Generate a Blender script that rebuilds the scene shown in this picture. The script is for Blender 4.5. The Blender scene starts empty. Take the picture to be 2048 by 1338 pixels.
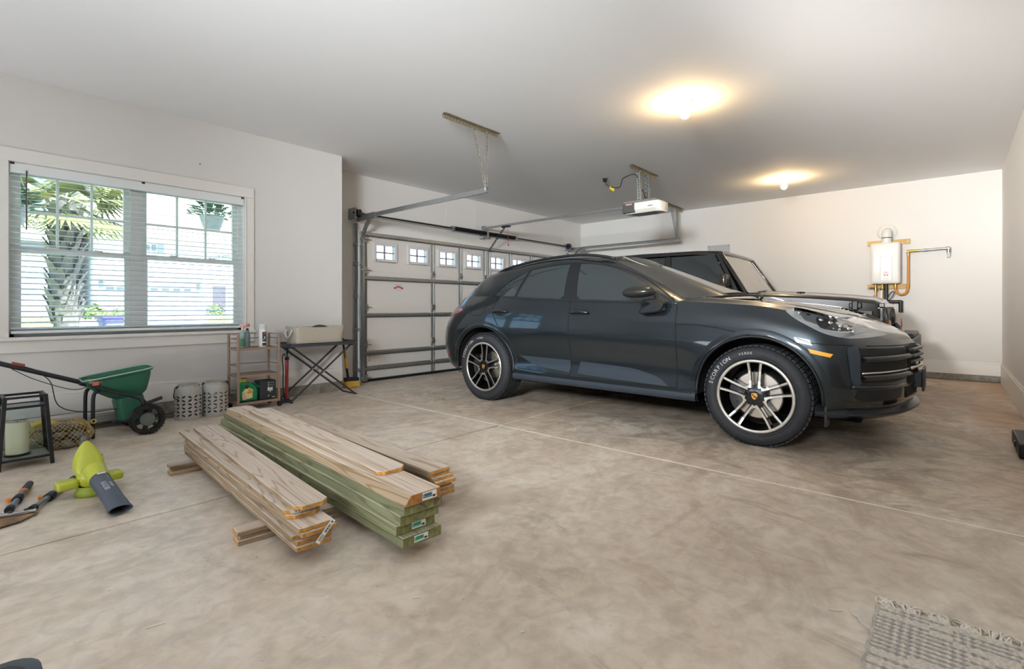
import bpy, bmesh, math, random
import numpy as np
from mathutils import Vector, Matrix, noise
from mathutils.bvhtree import BVHTree
random.seed(7)
SC = bpy.context.scene
COL = SC.collection
PI = math.pi
# ------------------------------------------------------------------ camera
FPX, YAW, HOR, EYE = 1000.0, math.radians(41.4), 615.0, 1.0
cam_d = bpy.data.cameras.new('camera')
cam = bpy.data.objects.new('camera', cam_d)
COL.objects.link(cam)
cam.location = (0, 0, EYE)
cam.rotation_euler = (PI/2, 0, YAW - PI/2)
cam_d.sensor_width = 36.0
cam_d.lens = FPX/2048*36
cam_d.shift_y = (HOR - 669.0)/2048
cam_d.clip_start = 0.02
SC.camera = cam
# ------------------------------------------------------------------ sky, sun, added fill lamps, exposure
SC.view_settings.view_transform = 'Standard'
SC.view_settings.look = 'None'
SC.view_settings.gamma = 1.0
SC.view_settings.use_curve_mapping = False
SC.view_settings.exposure = 1.14
SC.cycles.use_denoising = True
SC.cycles.max_bounces = 10
SC.cycles.diffuse_bounces = 6
SC.cycles.glossy_bounces = 4
SC.cycles.transparent_max_bounces = 16
SC.cycles.sample_clamp_indirect = 6.0
SC.cycles.caustics_reflective = False
SC.cycles.caustics_refractive = False
wd = bpy.data.worlds.new('sky'); SC.world = wd; wd.use_nodes = True
wn = wd.node_tree; bgn = wn.nodes['Background']
sky = wn.nodes.new('ShaderNodeTexSky'); sky.sky_type = 'HOSEK_WILKIE'
sky.sun_direction = Vector((0.25, -0.62, 0.74)).normalized(); sky.turbidity = 3.5
wn.links.new(sky.outputs[0], bgn.inputs[0]); bgn.inputs[1].default_value = 8.0
sun_d = bpy.data.lights.new('sun', 'SUN'); sun_d.energy = 12.0; sun_d.angle = 0.01; sun_d.color = (1, .96, .9)
sun = bpy.data.objects.new('sun', sun_d); COL.objects.link(sun)
sun.rotation_euler = Vector((-0.25, 0.62, -0.74)).to_track_quat('-Z', 'Y').to_euler()
def area(name, loc, tgt, sx, sy, power, col=(1,1,1), portal=False):
    d = bpy.data.lights.new(name, 'AREA'); d.shape = 'RECTANGLE'; d.size = sx; d.size_y = sy; d.energy = power; d.color = col
    o = bpy.data.objects.new(name, d); COL.objects.link(o); o.location = loc
    o.rotation_euler = (Vector(tgt)-Vector(loc)).to_track_quat('-Z', 'Y').to_euler()
    if portal: d.cycles.is_portal = True
    return o
sb = area('added_fill_near', (-1.5, 2.4, .25), (-.6, 2.5, 2.83), 2.4, 1.6, 35, (.90, .97, 1.06))  # added fill lamp, out of view: bounces cool light off the near ceiling
sf = area('added_fill_far', (-2.3, 0.3, 2.25), (7.4, 4.4, 2.1), 1.2, 0.7, 44, (.93, .98, 1.02)); sf.data.spread = math.radians(60)  # added fill lamp behind the camera, brightens the door end and ceiling
sd = area('added_fill_side', (0.4, 1.2, 1.95), (8.2, -.45, 2.2), .5, .5, 14, (1, .98, .95)); sd.data.spread = math.radians(38)  # added fill lamp above the view, lifts the right and back walls
area('window_portal', (1.2, 5.62, 1.45), (1.2, 0, 1.45), 1.8, 1.5, 1, (1,1,1), True)
# ------------------------------------------------------------------ pixel -> world (the photograph is 2048 x 1338)
_F = (math.cos(YAW), math.sin(YAW)); _R = (math.sin(YAW), -math.cos(YAW))
def ray(px, py):
    u = (px-1024)/FPX
    return (_F[0]+u*_R[0], _F[1]+u*_R[1], -(py-HOR)/FPX)
def atX(px, py, X):
    r = ray(px, py); t = X/r[0]; return Vector((X, r[1]*t, EYE+r[2]*t))
def atY(px, py, Y):
    r = ray(px, py); t = Y/r[1]; return Vector((r[0]*t, Y, EYE+r[2]*t))
def atZ(px, py, Z=0.0):
    r = ray(px, py); t = (Z-EYE)/r[2]; return Vector((r[0]*t, r[1]*t, Z))
# ------------------------------------------------------------------ materials
def lin(c):
    return tuple(((x/255)/12.92 if x/255 <= .04045 else ((x/255+.055)/1.055)**2.4) for x in c)
def mat(name, rgb, rough=.5, metal=0., spec=.5, coat=0., noise_amt=0., noise_scale=8., bump=0., bump_scale=60., alpha=1., emit=None, trans=0., stretch=None, rgb2=None, ior=1.45):
    m = bpy.data.materials.new(name); m.use_nodes = True
    nt = m.node_tree; b = nt.nodes['Principled BSDF']
    c = lin(rgb)
    b.inputs['Base Color'].default_value = (*c, 1); b.inputs['Roughness'].default_value = rough
    b.inputs['Metallic'].default_value = metal; b.inputs['Specular IOR Level'].default_value = spec
    b.inputs['Coat Weight'].default_value = coat; b.inputs['Coat Roughness'].default_value = .03
    b.inputs['Transmission Weight'].default_value = trans; b.inputs['IOR'].default_value = ior
    b.inputs['Alpha'].default_value = alpha
    if emit: b.inputs['Emission Color'].default_value = (*lin(emit[0]), 1); b.inputs['Emission Strength'].default_value = emit[1]
    if noise_amt or bump:
        tc = nt.nodes.new('ShaderNodeTexCoord'); mp = nt.nodes.new('ShaderNodeMapping')
        nt.links.new(tc.outputs['Object'], mp.inputs[0])
        if stretch: mp.inputs['Scale'].default_value = stretch
    if noise_amt:
        n = nt.nodes.new('ShaderNodeTexNoise'); n.inputs['Scale'].default_value = noise_scale; n.inputs['Detail'].default_value = 6
        nt.links.new(mp.outputs[0], n.inputs[0])
        r = nt.nodes.new('ShaderNodeValToRGB')
        c2 = lin(rgb2) if rgb2 else tuple(x*(1-noise_amt) for x in c)
        r.color_ramp.elements[0].position = .32; r.color_ramp.elements[1].position = .68
        r.color_ramp.elements[0].color = (*c2, 1); r.color_ramp.elements[1].color = (*[min(1, x*(1+noise_amt*.4)) for x in c], 1)
        nt.links.new(n.outputs[0], r.inputs[0]); nt.links.new(r.outputs[0], b.inputs['Base Color'])
    if bump:
        n = nt.nodes.new('ShaderNodeTexNoise'); n.inputs['Scale'].default_value = bump_scale; n.inputs['Detail'].default_value = 3
        nt.links.new(mp.outputs[0], n.inputs[0])
        bp = nt.nodes.new('ShaderNodeBump'); bp.inputs['Strength'].default_value = bump; bp.inputs['Distance'].default_value = .01
        nt.links.new(n.outputs[0], bp.inputs['Height']); nt.links.new(bp.outputs[0], b.inputs['Normal'])
    return m
def glass_mat(name, tint=(240,248,248), mixf=.08, rough=.0, body=None):
    """thin pane: mostly see-through, a little mirror"""
    m = bpy.data.materials.new(name); m.use_nodes = True; nt = m.node_tree
    for n in list(nt.nodes):
        if n.type != 'OUTPUT_MATERIAL': nt.nodes.remove(n)
    out = [n for n in nt.nodes if n.type == 'OUTPUT_MATERIAL'][0]
    t = nt.nodes.new('ShaderNodeBsdfTransparent'); t.inputs[0].default_value = (*lin(tint), 1)
    g = nt.nodes.new('ShaderNodeBsdfGlossy'); g.inputs['Roughness'].default_value = rough; g.inputs[0].default_value = (1,1,1,1)
    lw = nt.nodes.new('ShaderNodeLayerWeight'); lw.inputs[0].default_value = .5
    pw = nt.nodes.new('ShaderNodeMath'); pw.operation = 'POWER'; nt.links.new(lw.outputs['Facing'], pw.inputs[0]); pw.inputs[1].default_value = 4.0
    fr = nt.nodes.new('ShaderNodeMath'); fr.operation = 'MULTIPLY_ADD'; nt.links.new(pw.outputs[0], fr.inputs[0]); fr.inputs[1].default_value = .7; fr.inputs[2].default_value = .035
    mx = nt.nodes.new('ShaderNodeMixShader')
    nt.links.new(fr.outputs[0], mx.inputs[0]); nt.links.new(t.outputs[0], mx.inputs[1]); nt.links.new(g.outputs[0], mx.inputs[2])
    nt.links.new(mx.outputs[0], out.inputs[0])
    return m
# ------------------------------------------------------------------ mesh helpers
def basis(d):
    d = Vector(d).normalized()
    u = d.cross(Vector((0,0,1)))
    if u.length < 1e-4: u = d.cross(Vector((1,0,0)))
    u.normalize(); return u, u.cross(d).normalized(), d
class MB:
    """collects shapes; build() links them as ONE mesh object"""
    def __init__(s): s.v = []; s.f = []; s.mi = []; s.cur = 0
    def add(s, vs, fs):
        o = len(s.v); s.v += [Vector(v) for v in vs]; s.f += [tuple(i+o for i in f) for f in fs]; s.mi += [s.cur]*len(fs); return s
    def box(s, c, d, rz=0., M=None):
        x, y, z = d[0]/2, d[1]/2, d[2]/2
        vs = [Vector(p) for p in ((-x,-y,-z),(x,-y,-z),(x,y,-z),(-x,y,-z),(-x,-y,z),(x,-y,z),(x,y,z),(-x,y,z))]
        if M is not None: vs = [M @ v for v in vs]
        elif rz: R = Matrix.Rotation(rz, 3, 'Z'); vs = [R @ v for v in vs]
        c = Vector(c)
        return s.add([v+c for v in vs], [(0,3,2,1),(4,5,6,7),(0,1,5,4),(1,2,6,5),(2,3,7,6),(3,0,4,7)])
    def bb(s, a, b):
        a = Vector(a); b = Vector(b); return s.box((a+b)/2, [abs(x) for x in (b-a)])
    def bar(s, a, b, w, h, up=(0,0,1)):
        a = Vector(a); b = Vector(b); d = (b-a); L = d.length; d.normalize()
        u = d.cross(Vector(up))
        if u.length < 1e-4: u = d.cross(Vector((1,0,0)))
        u.normalize(); n = u.cross(d)
        M = Matrix((u, d, n)).transposed()
        return s.box((a+b)/2, (w, L, h), M=M)
    def tube(s, pts, r, n=10, cap=True, closed=False):
        pts = [Vector(p) for p in pts]; rs = r if isinstance(r, (list, tuple)) else [r]*len(pts)
        vs = []; fs = []; N = len(pts); u = None
        for i, p in enumerate(pts):
            if closed: t = pts[(i+1) % N]-pts[i-1]
            else: t = pts[min(i+1, N-1)]-pts[max(i-1, 0)]
            t.normalize()
            if u is None: u = basis(t)[0]
            else:
                u = u - t*u.dot(t)
                if u.length < 1e-5: u = basis(t)[0]
                u.normalize()
            w = t.cross(u)
            for k in range(n):
                a = 2*PI*k/n; vs.append(p+(u*math.cos(a)+w*math.sin(a))*rs[i])
        M = N if closed else N-1
        for i in range(M):
            j = (i+1) % N
            for k in range(n):
                k2 = (k+1) % n; fs.append((i*n+k, i*n+k2, j*n+k2, j*n+k))
        if cap and not closed: fs.append(tuple(range(n-1, -1, -1))); fs.append(tuple((N-1)*n+k for k in range(n)))
        return s.add(vs, fs)
    def lathe(s, prof, c=(0,0,0), axis=(0,0,1), n=32, cap0=False, cap1=False):
        u, w, d = basis(axis); c = Vector(c); vs = []; fs = []
        for (r, h) in prof:
            for k in range(n):
                a = 2*PI*k/n; vs.append(c+d*h+(u*math.cos(a)+w*math.sin(a))*r)
        for i in range(len(prof)-1):
            for k in range(n):
                k2 = (k+1) % n; fs.append((i*n+k, i*n+k2, (i+1)*n+k2, (i+1)*n+k))
        if cap0: fs.append(tuple(range(n-1, -1, -1)))
        if cap1: fs.append(tuple((len(prof)-1)*n+k for k in range(n)))
        return s.add(vs, fs)
    def prism(s, poly, o, ax, ay, az, h):
        """polygon (2d) in plane (ax, ay) at o, extruded h along az"""
        o = Vector(o); ax = Vector(ax); ay = Vector(ay); az = Vector(az); n = len(poly)
        vs = [o+ax*p[0]+ay*p[1] for p in poly]; vs += [v+az*h for v in vs]
        fs = [tuple(range(n-1, -1, -1)), tuple(range(n, 2*n))]+[(i, (i+1) % n, n+(i+1) % n, n+i) for i in range(n)]
        return s.add(vs, fs)
    def grid(s, rows, cu=False, cv=False):
        """rows: list of equally long point lists"""
        R, C = len(rows), len(rows[0]); vs = [p for r in rows for p in r]; fs = []
        for i in range(R if cu else R-1):
            for j in range(C if cv else C-1):
                i2 = (i+1) % R; j2 = (j+1) % C; fs.append((i*C+j, i*C+j2, i2*C+j2, i2*C+j))
        return s.add(vs, fs)
    def ball(s, c, r, n=12, m=8, sc=(1,1,1)):
        rows = []
        for i in range(m+1):
            t = PI*i/m
            rows.append([Vector((c[0]+r*sc[0]*math.sin(t)*math.cos(2*PI*k/n), c[1]+r*sc[1]*math.sin(t)*math.sin(2*PI*k/n), c[2]+r*sc[2]*math.cos(t))) for k in range(n)])
        return s.grid(rows, cv=True)
    def build(s, name, mats, parent=None, smooth=None, bevel=0., seg=2, world=True, kind=None, fix=True, subsurf=0):
        me = bpy.data.meshes.new(name)
        off = woff(parent) if (parent is not None and world) else Vector((0,0,0))
        me.from_pydata([v-off for v in s.v], [], s.f)
        if not isinstance(mats, (list, tuple)): mats = [mats]
        for m in mats: me.materials.append(m)
        if len(mats) > 1: me.polygons.foreach_set('material_index', s.mi)
        if fix:
            bm = bmesh.new(); bm.from_mesh(me)
            bmesh.ops.remove_doubles(bm, verts=bm.verts, dist=1e-5)
            bmesh.ops.recalc_face_normals(bm, faces=bm.faces); bm.to_mesh(me); bm.free()
        o = bpy.data.objects.new(name, me); COL.objects.link(o)
        if parent is not None: o.parent = parent
        if bevel:
            md = o.modifiers.new('edge', 'BEVEL'); md.width = bevel; md.segments = seg; md.limit_method = 'ANGLE'; md.angle_limit = math.radians(40)
        if subsurf:
            md = o.modifiers.new('smooth', 'SUBSURF'); md.levels = subsurf; md.render_levels = subsurf
        if smooth is not None:
            me.shade_smooth() if smooth >= 180 else smooth_angle(me, smooth)
        elif bevel: smooth_angle(me, 40)
        if kind: o['kind'] = kind
        return o
def smooth_angle(me, deg):
    me.shade_smooth()
    try: me.set_sharp_from_angle(angle=math.radians(deg))
    except Exception: pass
def woff(o):
    p = Vector((0,0,0))
    while o is not None: p += o.location; o = o.parent
    return p
def tag(o, label=None, cat=None, group=None, kind=None):
    if label: o['label'] = label
    if cat: o['category'] = cat
    if group: o['group'] = group
    if kind: o['kind'] = kind
    return o
def thing(name, label, cat, loc=(0,0,0), rz=0., group=None):
    o = bpy.data.objects.new(name, None); COL.objects.link(o); o.empty_display_size = .1
    o.location = loc; o.rotation_euler = (0,0,rz)
    return tag(o, label, cat, group)
def struct(o): o['kind'] = 'structure'; return o
def dup(root, loc=None, rz=None, label=None):
    def cp(o, par):
        c = o.copy(); COL.objects.link(c)
        if par is not None: c.parent = par
        for ch in list(o.children): cp(ch, c)
        return c
    r = cp(root, None)
    if loc is not None: r.location = loc
    if rz is not None: r.rotation_euler = (0,0,rz)
    if label: r['label'] = label
    return r
def text_mb(txt, size, depth=.0004):
    """lettering as a flat mesh: (verts, faces) in the x/y plane, centred"""
    cu = bpy.data.curves.new('lettering', 'FONT'); cu.body = txt; cu.size = size; cu.align_x = 'CENTER'; cu.align_y = 'CENTER'; cu.resolution_u = 3
    o = bpy.data.objects.new('lettering', cu); COL.objects.link(o)
    bpy.context.view_layer.update()
    me = bpy.data.meshes.new_from_object(o.evaluated_get(bpy.context.evaluated_depsgraph_get()))
    vs = [v.co.copy() for v in me.vertices]; fs = [tuple(p.vertices) for p in me.polygons]
    bpy.data.objects.remove(o); bpy.data.curves.remove(cu); bpy.data.meshes.remove(me)
    return vs, fs
def letters(name, txt, size, o, ax, ay, m, parent, off=.0006, world=True):
    vs, fs = text_mb(txt, size); ax = Vector(ax).normalized(); ay = Vector(ay).normalized(); n = ax.cross(ay); o = Vector(o)
    mb = MB(); mb.add([o+ax*v.x+ay*v.y+n*off for v in vs], fs)
    return mb.build(name, m, parent, world=world, fix=False)
def catmull(pts, n, closed=False):
    pts = [Vector(p) for p in pts]; out = []; N = len(pts)
    for i in range(N if closed else N-1):
        if closed: p0, p1, p2, p3 = pts[i-1], pts[i], pts[(i+1) % N], pts[(i+2) % N]
        else:
            p1, p2 = pts[i], pts[i+1]
            p0 = pts[i-1] if i else p1*2-p2
            p3 = pts[i+2] if i+2 < N else p2*2-p1
        for k in range(n):
            t = k/n; t2 = t*t; t3 = t2*t
            out.append(.5*((2*p1)+(p2-p0)*t+(2*p0-5*p1+4*p2-p3)*t2+(3*p1-p0-3*p2+p3)*t3))
    if not closed: out.append(pts[-1])
    return out
# ------------------------------------------------------------------ shared materials
M = {}
M['wall'] = mat('wall paint', (216,214,211), .75, bump=.03, bump_scale=220)
M['ceil'] = mat('ceiling paint', (238,238,238), .85)
M['trim'] = mat('white trim paint', (226,224,219), .4)
M['vinyl'] = mat('white vinyl', (225,230,230), .35)
M['galv'] = mat('galvanised steel', (168,172,172), .38, .85, noise_amt=.15, noise_scale=40)
M['steel'] = mat('bright steel', (200,203,205), .25, .95)
M['dsteel'] = mat('dark steel', (60,62,64), .4, .8)
M['black'] = mat('black plastic', (22,22,24), .45)
M['blackm'] = mat('black painted steel', (26,27,30), .35)
M['white'] = mat('white plastic', (216,215,211), .35)
M['pane'] = glass_mat('clear pane')
# =================================================================== ROOM SHELL
XL, XB, YR, YW, YD, ZC = -2.6, 9.25, -0.49, 5.55, 6.14, 2.83
def concrete(name):
    m = bpy.data.materials.new(name); m.use_nodes = True; nt = m.node_tree; b = nt.nodes['Principled BSDF']
    L = nt.links.new
    tc = nt.nodes.new('ShaderNodeTexCoord')
    def noi(scale, det, dist=0., st=(1,1,1), rough=.55):
        mp = nt.nodes.new('ShaderNodeMapping'); mp.inputs['Scale'].default_value = st; L(tc.outputs['Object'], mp.inputs[0])
        n = nt.nodes.new('ShaderNodeTexNoise'); n.inputs['Scale'].default_value = scale; n.inputs['Detail'].default_value = det; n.inputs['Distortion'].default_value = dist
        n.inputs['Roughness'].default_value = rough
        L(mp.outputs[0], n.inputs[0]); return n.outputs[0]
    def ramp(src, stops):
        r = nt.nodes.new('ShaderNodeValToRGB'); L(src, r.inputs[0])
        e = r.color_ramp.elements
        while len(e) < len(stops): e.new(.5)
        for k, (p, c) in enumerate(stops): e[k].position = p; e[k].color = (*(lin(c) if len(c) == 3 else c[:3]), 1)
        return r.outputs[0]
    def mix(fac, a, c, mode='MIX'):
        x = nt.nodes.new('ShaderNodeMix'); x.data_type = 'RGBA'; x.blend_type = mode
        L(fac, x.inputs[0]) if not isinstance(fac, float) else setattr(x.inputs[0], 'default_value', fac)
        L(a, x.inputs[6]); (L(c, x.inputs[7]) if hasattr(c, 'is_linked') else setattr(x.inputs[7], 'default_value', (*lin(c), 1))); return x.outputs[2]
    def g(v): return tuple([v]*3)
    base = ramp(noi(.9, 9, 1.2, rough=.65), [(.25, (176,160,142)), (.44, (206,190,171)), (.58, (219,206,189)), (.72, (234,226,215))])
    def mul_(a, k):
        x = nt.nodes.new('ShaderNodeMath'); x.operation = 'MULTIPLY'; L(a, x.inputs[0]); x.inputs[1].default_value = k; return x.outputs[0]
    # trowel swirls and pale dust
    sw = ramp(noi(1.6, 8, 3.2, (1.2,.8,1), .68), [(.42, g(0)), (.62, g(255)), (.8, g(255))])
    swm = mul_(sw, .35)
    base = mix(swm, base, (226,218,208), 'MIX')
    sx = nt.nodes.new('ShaderNodeSeparateXYZ'); L(tc.outputs['Object'], sx.inputs[0])
    fine = ramp(noi(14, 8, .6), [(.3, g(205)), (.6, g(255))])
    base = mix(.55, base, fine, 'MULTIPLY')
    # dirt tracked in under and round the cars (blotches, drips)
    def rng(src, a, bb_):
        r = nt.nodes.new('ShaderNodeMapRange'); r.interpolation_type = 'SMOOTHSTEP'; L(src, r.inputs[0])
        r.inputs[1].default_value = a; r.inputs[2].default_value = bb_; return r.outputs[0]
    def mul(a, c):
        x = nt.nodes.new('ShaderNodeMath'); x.operation = 'MULTIPLY'; L(a, x.inputs[0])
        L(c, x.inputs[1]) if hasattr(c, 'is_linked') else setattr(x.inputs[1], 'default_value', c); return x.outputs[0]
    near = mul(rng(sx.outputs[0], 2.7, 3.9), rng(sx.outputs[1], 5.6, 4.2))
    blot = ramp(noi(2.3, 10, 1.6, (1,1,1), .72), [(.46, g(0)), (.6, g(255))])
    base = mix(mul(mul(near, blot), .55), base, (104,92,78))
    tan = ramp(noi(.8, 5, .4), [(.4, g(0)), (.62, g(255))])
    base = mix(mul(mul(near, tan), .4), base, (176,146,112))
    # rusty seep along the foot of the near wall and in the far corner
    seep = mul(rng(sx.outputs[1], .75, -.35), rng(sx.outputs[0], 4.6, 6.8))
    base = mix(mul(mul(seep, ramp(noi(1.7, 7, .8, (.6,1.6,1)), [(.30, g(40)), (.6, g(255))])), .75), base, (176,132,82))
    ring = mul(rng(sx.outputs[0], 2.6, 3.2), rng(sx.outputs[0], 4.3, 3.5))
    base = mix(mul(mul(ring, ramp(noi(5.0, 9, 1.2, (1,.35,1), .75), [(.55, g(0)), (.66, g(255))])), .5), base, (96,84,70))
    # tyre-wash arcs in the open part
    arc = ramp(noi(1.25, 8, 2.2, (.8,1.3,1), .66), [(.50, g(0)), (.64, g(255))])
    base = mix(mul(arc, .42), base, (150,134,116))
    scf = ramp(noi(3.6, 8, .9, (1.3,.6,1), .7), [(.58, g(0)), (.70, g(255))])
    base = mix(mul(scf, .45), base, (128,114,98))
    spk = ramp(noi(48, 2, 0), [(.73, g(0)), (.76, g(255))])
    base = mix(mul(spk, .6), base, (92,84,74))
    L(base, b.inputs['Base Color'])
    rr = nt.nodes.new('ShaderNodeMapRange'); L(noi(3, 5, .5), rr.inputs[0]); rr.inputs[3].default_value = .38; rr.inputs[4].default_value = .62
    L(rr.outputs[0], b.inputs['Roughness']); b.inputs['Specular IOR Level'].default_value = .45
    bp = nt.nodes.new('ShaderNodeBump'); bp.inputs['Strength'].default_value = .12; bp.inputs['Distance'].default_value = .004
    L(noi(30, 6, .8), bp.inputs['Height']); L(bp.outputs[0], b.inputs['Normal'])
    return m
M['slab'] = concrete('stained concrete')
M['joint'] = mat('joint filler', (132,104,72), .8)
M['jointw'] = mat('pale joint filler', (240,233,222), .7, noise_amt=.12, noise_scale=20)
M['curb'] = mat('bare concrete curb', (150,146,136), .85, noise_amt=.35, noise_scale=14, bump=.2, bump_scale=90)
M['dark'] = mat('dark gap', (34,27,20), .9)
floor = struct(MB().bb((XL-.2,YR-.2,-.3), (XB+.2,YW,-.015)).bb((3.0,YW,-.3), (XB+.2,YD+.2,-.035)).build('floor', M['joint']))
xs = [(XL-.1, 3.112), (3.124, 6.067), (6.072, XB+.1)]; ys = [(YR-.1, 2.878), (2.892, YW)]
for x0, x1 in xs:
    for y0, y1 in ys:
        MB().bb((x0,y0,-.014), (x1,y1,0)).build('slab', M['slab'], floor, bevel=.003, seg=1)
MB().add([(3.0,YW,0),(XB+.1,YW,0),(XB+.1,YD+.12,-.03),(3.0,YD+.12,-.03),(3.0,YW,-.02),(XB+.1,YW,-.02),(XB+.1,YD+.12,-.05),(3.0,YD+.12,-.05)],
         [(0,1,2,3),(7,6,5,4),(0,4,5,1),(2,6,7,3),(1,5,6,2),(0,3,7,4)]).build('slab', M['slab'], floor)
MB().bb((3.1115,YR,-.014), (3.1245,YW,.0002)).build('joint_strip', M['jointw'], floor)
MB().bb((XB-.035,YR,-.004), (XB+.0,5.5,.003)).build('joint_strip', M['dark'], floor)
# walls --------------------------------------------------------------
WX0, WX1, WZ0, WZ1 = .33, 2.07, .765, 2.15
wl = MB(); T = .16
wl.bb((XL,YW,.0), (WX0,YW+T,ZC)); wl.bb((WX1,YW,0), (3.18,YW+T,ZC)); wl.bb((WX0,YW,0), (WX1,YW+T,WZ0)); wl.bb((WX0,YW,WZ1), (WX1,YW+T,ZC))
wl.bb((3.02,YW+T,0), (3.18,YD+T,ZC))
struct(wl.build('wall_left', M['wall']))
DX0, DX1, DZ = 3.79, 8.57, 2.03
wd_ = MB(); wd_.bb((3.18,YD,-.05), (DX0,YD+T,ZC)); wd_.bb((DX1,YD,-.05), (XB,YD+T,ZC)); wd_.bb((DX0,YD,DZ), (DX1,YD+T,ZC))
struct(wd_.build('wall_front', M['wall']))
struct(MB().bb((XB,YR-T,-.05), (XB+T,YD+T,ZC)).build('wall_back', M['wall']))
struct(MB().bb((XL-T,YR-T,0), (XB,YR,ZC)).build('wall_right', M['wall']))
struct(MB().bb((XL-T,YR,0), (XL,YW+T,ZC)).build('wall_near', M['wall']))
struct(MB().bb((XL-T,YR-T,ZC), (XB+T,YD+T,ZC+.15)).build('ceiling', M['ceil']))
# drywall seams / corner strips beside the big door
struct(MB().bb((3.50,YD-.006,0), (3.512,YD,ZC)).build('trim_1', mat('brown caulk line', (150,112,84), .7)))
struct(MB().bb((3.72,YD-.012,0), (3.735,YD,2.23)).bb((3.70,YD-.012,DZ+.03),(8.68,YD,DZ+.042)).build('trim_2', M['trim']))
struct(MB().bb((5.36,YD-.003,2.2), (5.365,YD,ZC)).bb((6.0,YD-.003,2.2),(6.25,YD,2.72)).bb((8.62,YD-.003,2.1),(8.625,YD,ZC)).build('trim_3', M['wall']))
# baseboards: flat board with a small cap, standing on a bare concrete curb
def base(name, a, b, z0, z1, n, curb=True):
    a = Vector(a); b = Vector(b); n = Vector(n)
    o = struct(MB().bb(a+Vector((0,0,z0)), b+n*.016+Vector((0,0,z1-.022))).bb(a+Vector((0,0,z1-.022)), b+n*.01+Vector((0,0,z1))).build(name, M['trim'], bevel=.003))
    if z0 > .02: MB().bb(a+Vector((0,0,-.01)), b+n*.009+Vector((0,0,z0))).build('curb', M['curb'], o)
base('baseboard_left', (XL,YW,0), (3.18,YW,0), .115, .30, (0,-1,0))
base('baseboard_back', (XB,YR,0), (XB,YD,0), .085, .262, (-1,0,0))
base('baseboard_right', (XL,YR,0), (XB-.017,YR,0), .0, .262, (0,1,0))
base('baseboard_front', (3.2,YD,0), (3.5,YD,0), .0, .20, (0,-1,0))
# ------------------------------------------------------------------ twin double-hung window
win = struct(MB().bb((WX0,YW+.075,WZ0), (WX0+.035,YW+.15,WZ1)).bb((WX1-.035,YW+.075,WZ0), (WX1,YW+.15,WZ1))
    .bb((WX0,YW+.075,WZ1-.035), (WX1,YW+.15,WZ1)).bb((WX0,YW+.075,WZ0), (WX1,YW+.15,WZ0+.03)).bb((1.118,YW+.07,WZ0), (1.208,YW+.15,WZ1)).build('window_1', M['vinyl']))
cas = [((WX0-.09,WZ0-.03),(WX0,WZ1)),((WX1,WZ0-.03),(WX1+.09,WZ1)),((WX0-.09,WZ1),(WX1+.09,WZ1+.105))]
for (x0,z0),(x1,z1) in cas:
    MB().bb((x0,YW-.018,z0), (x1,YW,z1)).bb((x0+.006 if x0 < .3 else x0,YW-.024,z0), (x0+.02 if x0 < .3 else x0+.014,YW-.018,z1)).build('window_casing', M['trim'], win, bevel=.004)
MB().bb((WX0-.11,YW-.045,WZ0-.03), (WX1+.11,YW+.08,WZ0)).build('window_sill', M['trim'], win, bevel=.006)
MB().bb((WX0-.09,YW-.02,WZ0-.125), (WX1+.09,YW,WZ0-.03)).build('window_apron', M['trim'], win, bevel=.004)
for x in (WX0, WX1): MB().bb((x-.004,YW,WZ0), (x+.004,YW+.08,WZ1)).build('window_jamb', M['trim'], win)
MB().bb((WX0,YW,WZ1-.004), (WX1,YW+.08,WZ1+.002)).build('window_jamb', M['trim'], win)
def sash(x0, x1, z0, z1, y, munt):
    t = .042
    o = MB().bb((x0,y,z0), (x0+t,y+.03,z1)).bb((x1-t,y,z0), (x1,y+.03,z1)).bb((x0+t,y,z0), (x1-t,y+.03,z0+t)).bb((x0+t,y,z1-t), (x1-t,y+.03,z1)).build('sash', M['vinyl'], win)
    MB().bb((x0+t,y+.013,z0+t), (x1-t,y+.017,z1-t)).build('pane', M['pane'], o)
    if munt:
        for k in (1, 2): x = x0+t+(x1-x0-2*t)*k/3; MB().bb((x-.009,y+.006,z0+t), (x+.009,y+.024,z1-t)).build('muntin', M['vinyl'], o)
        z = (z0+z1)/2; MB().bb((x0+t,y+.005,z-.009), (x1-t,y+.025,z+.009)).build('muntin', M['vinyl'], o)
for x0, x1 in ((WX0+.035, 1.118), (1.208, WX1-.035)):
    sash(x0, x1, 1.445, WZ1-.035, YW+.115, True); sash(x0, x1, WZ0+.03, 1.49, YW+.08, False)
    for q in (.3, .7): MB().bb((x0+(x1-x0)*q-.03,YW+.06,1.485), (x0+(x1-x0)*q+.03,YW+.1,1.50)).build('sash_lock', M['vinyl'], win, bevel=.004)
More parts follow.
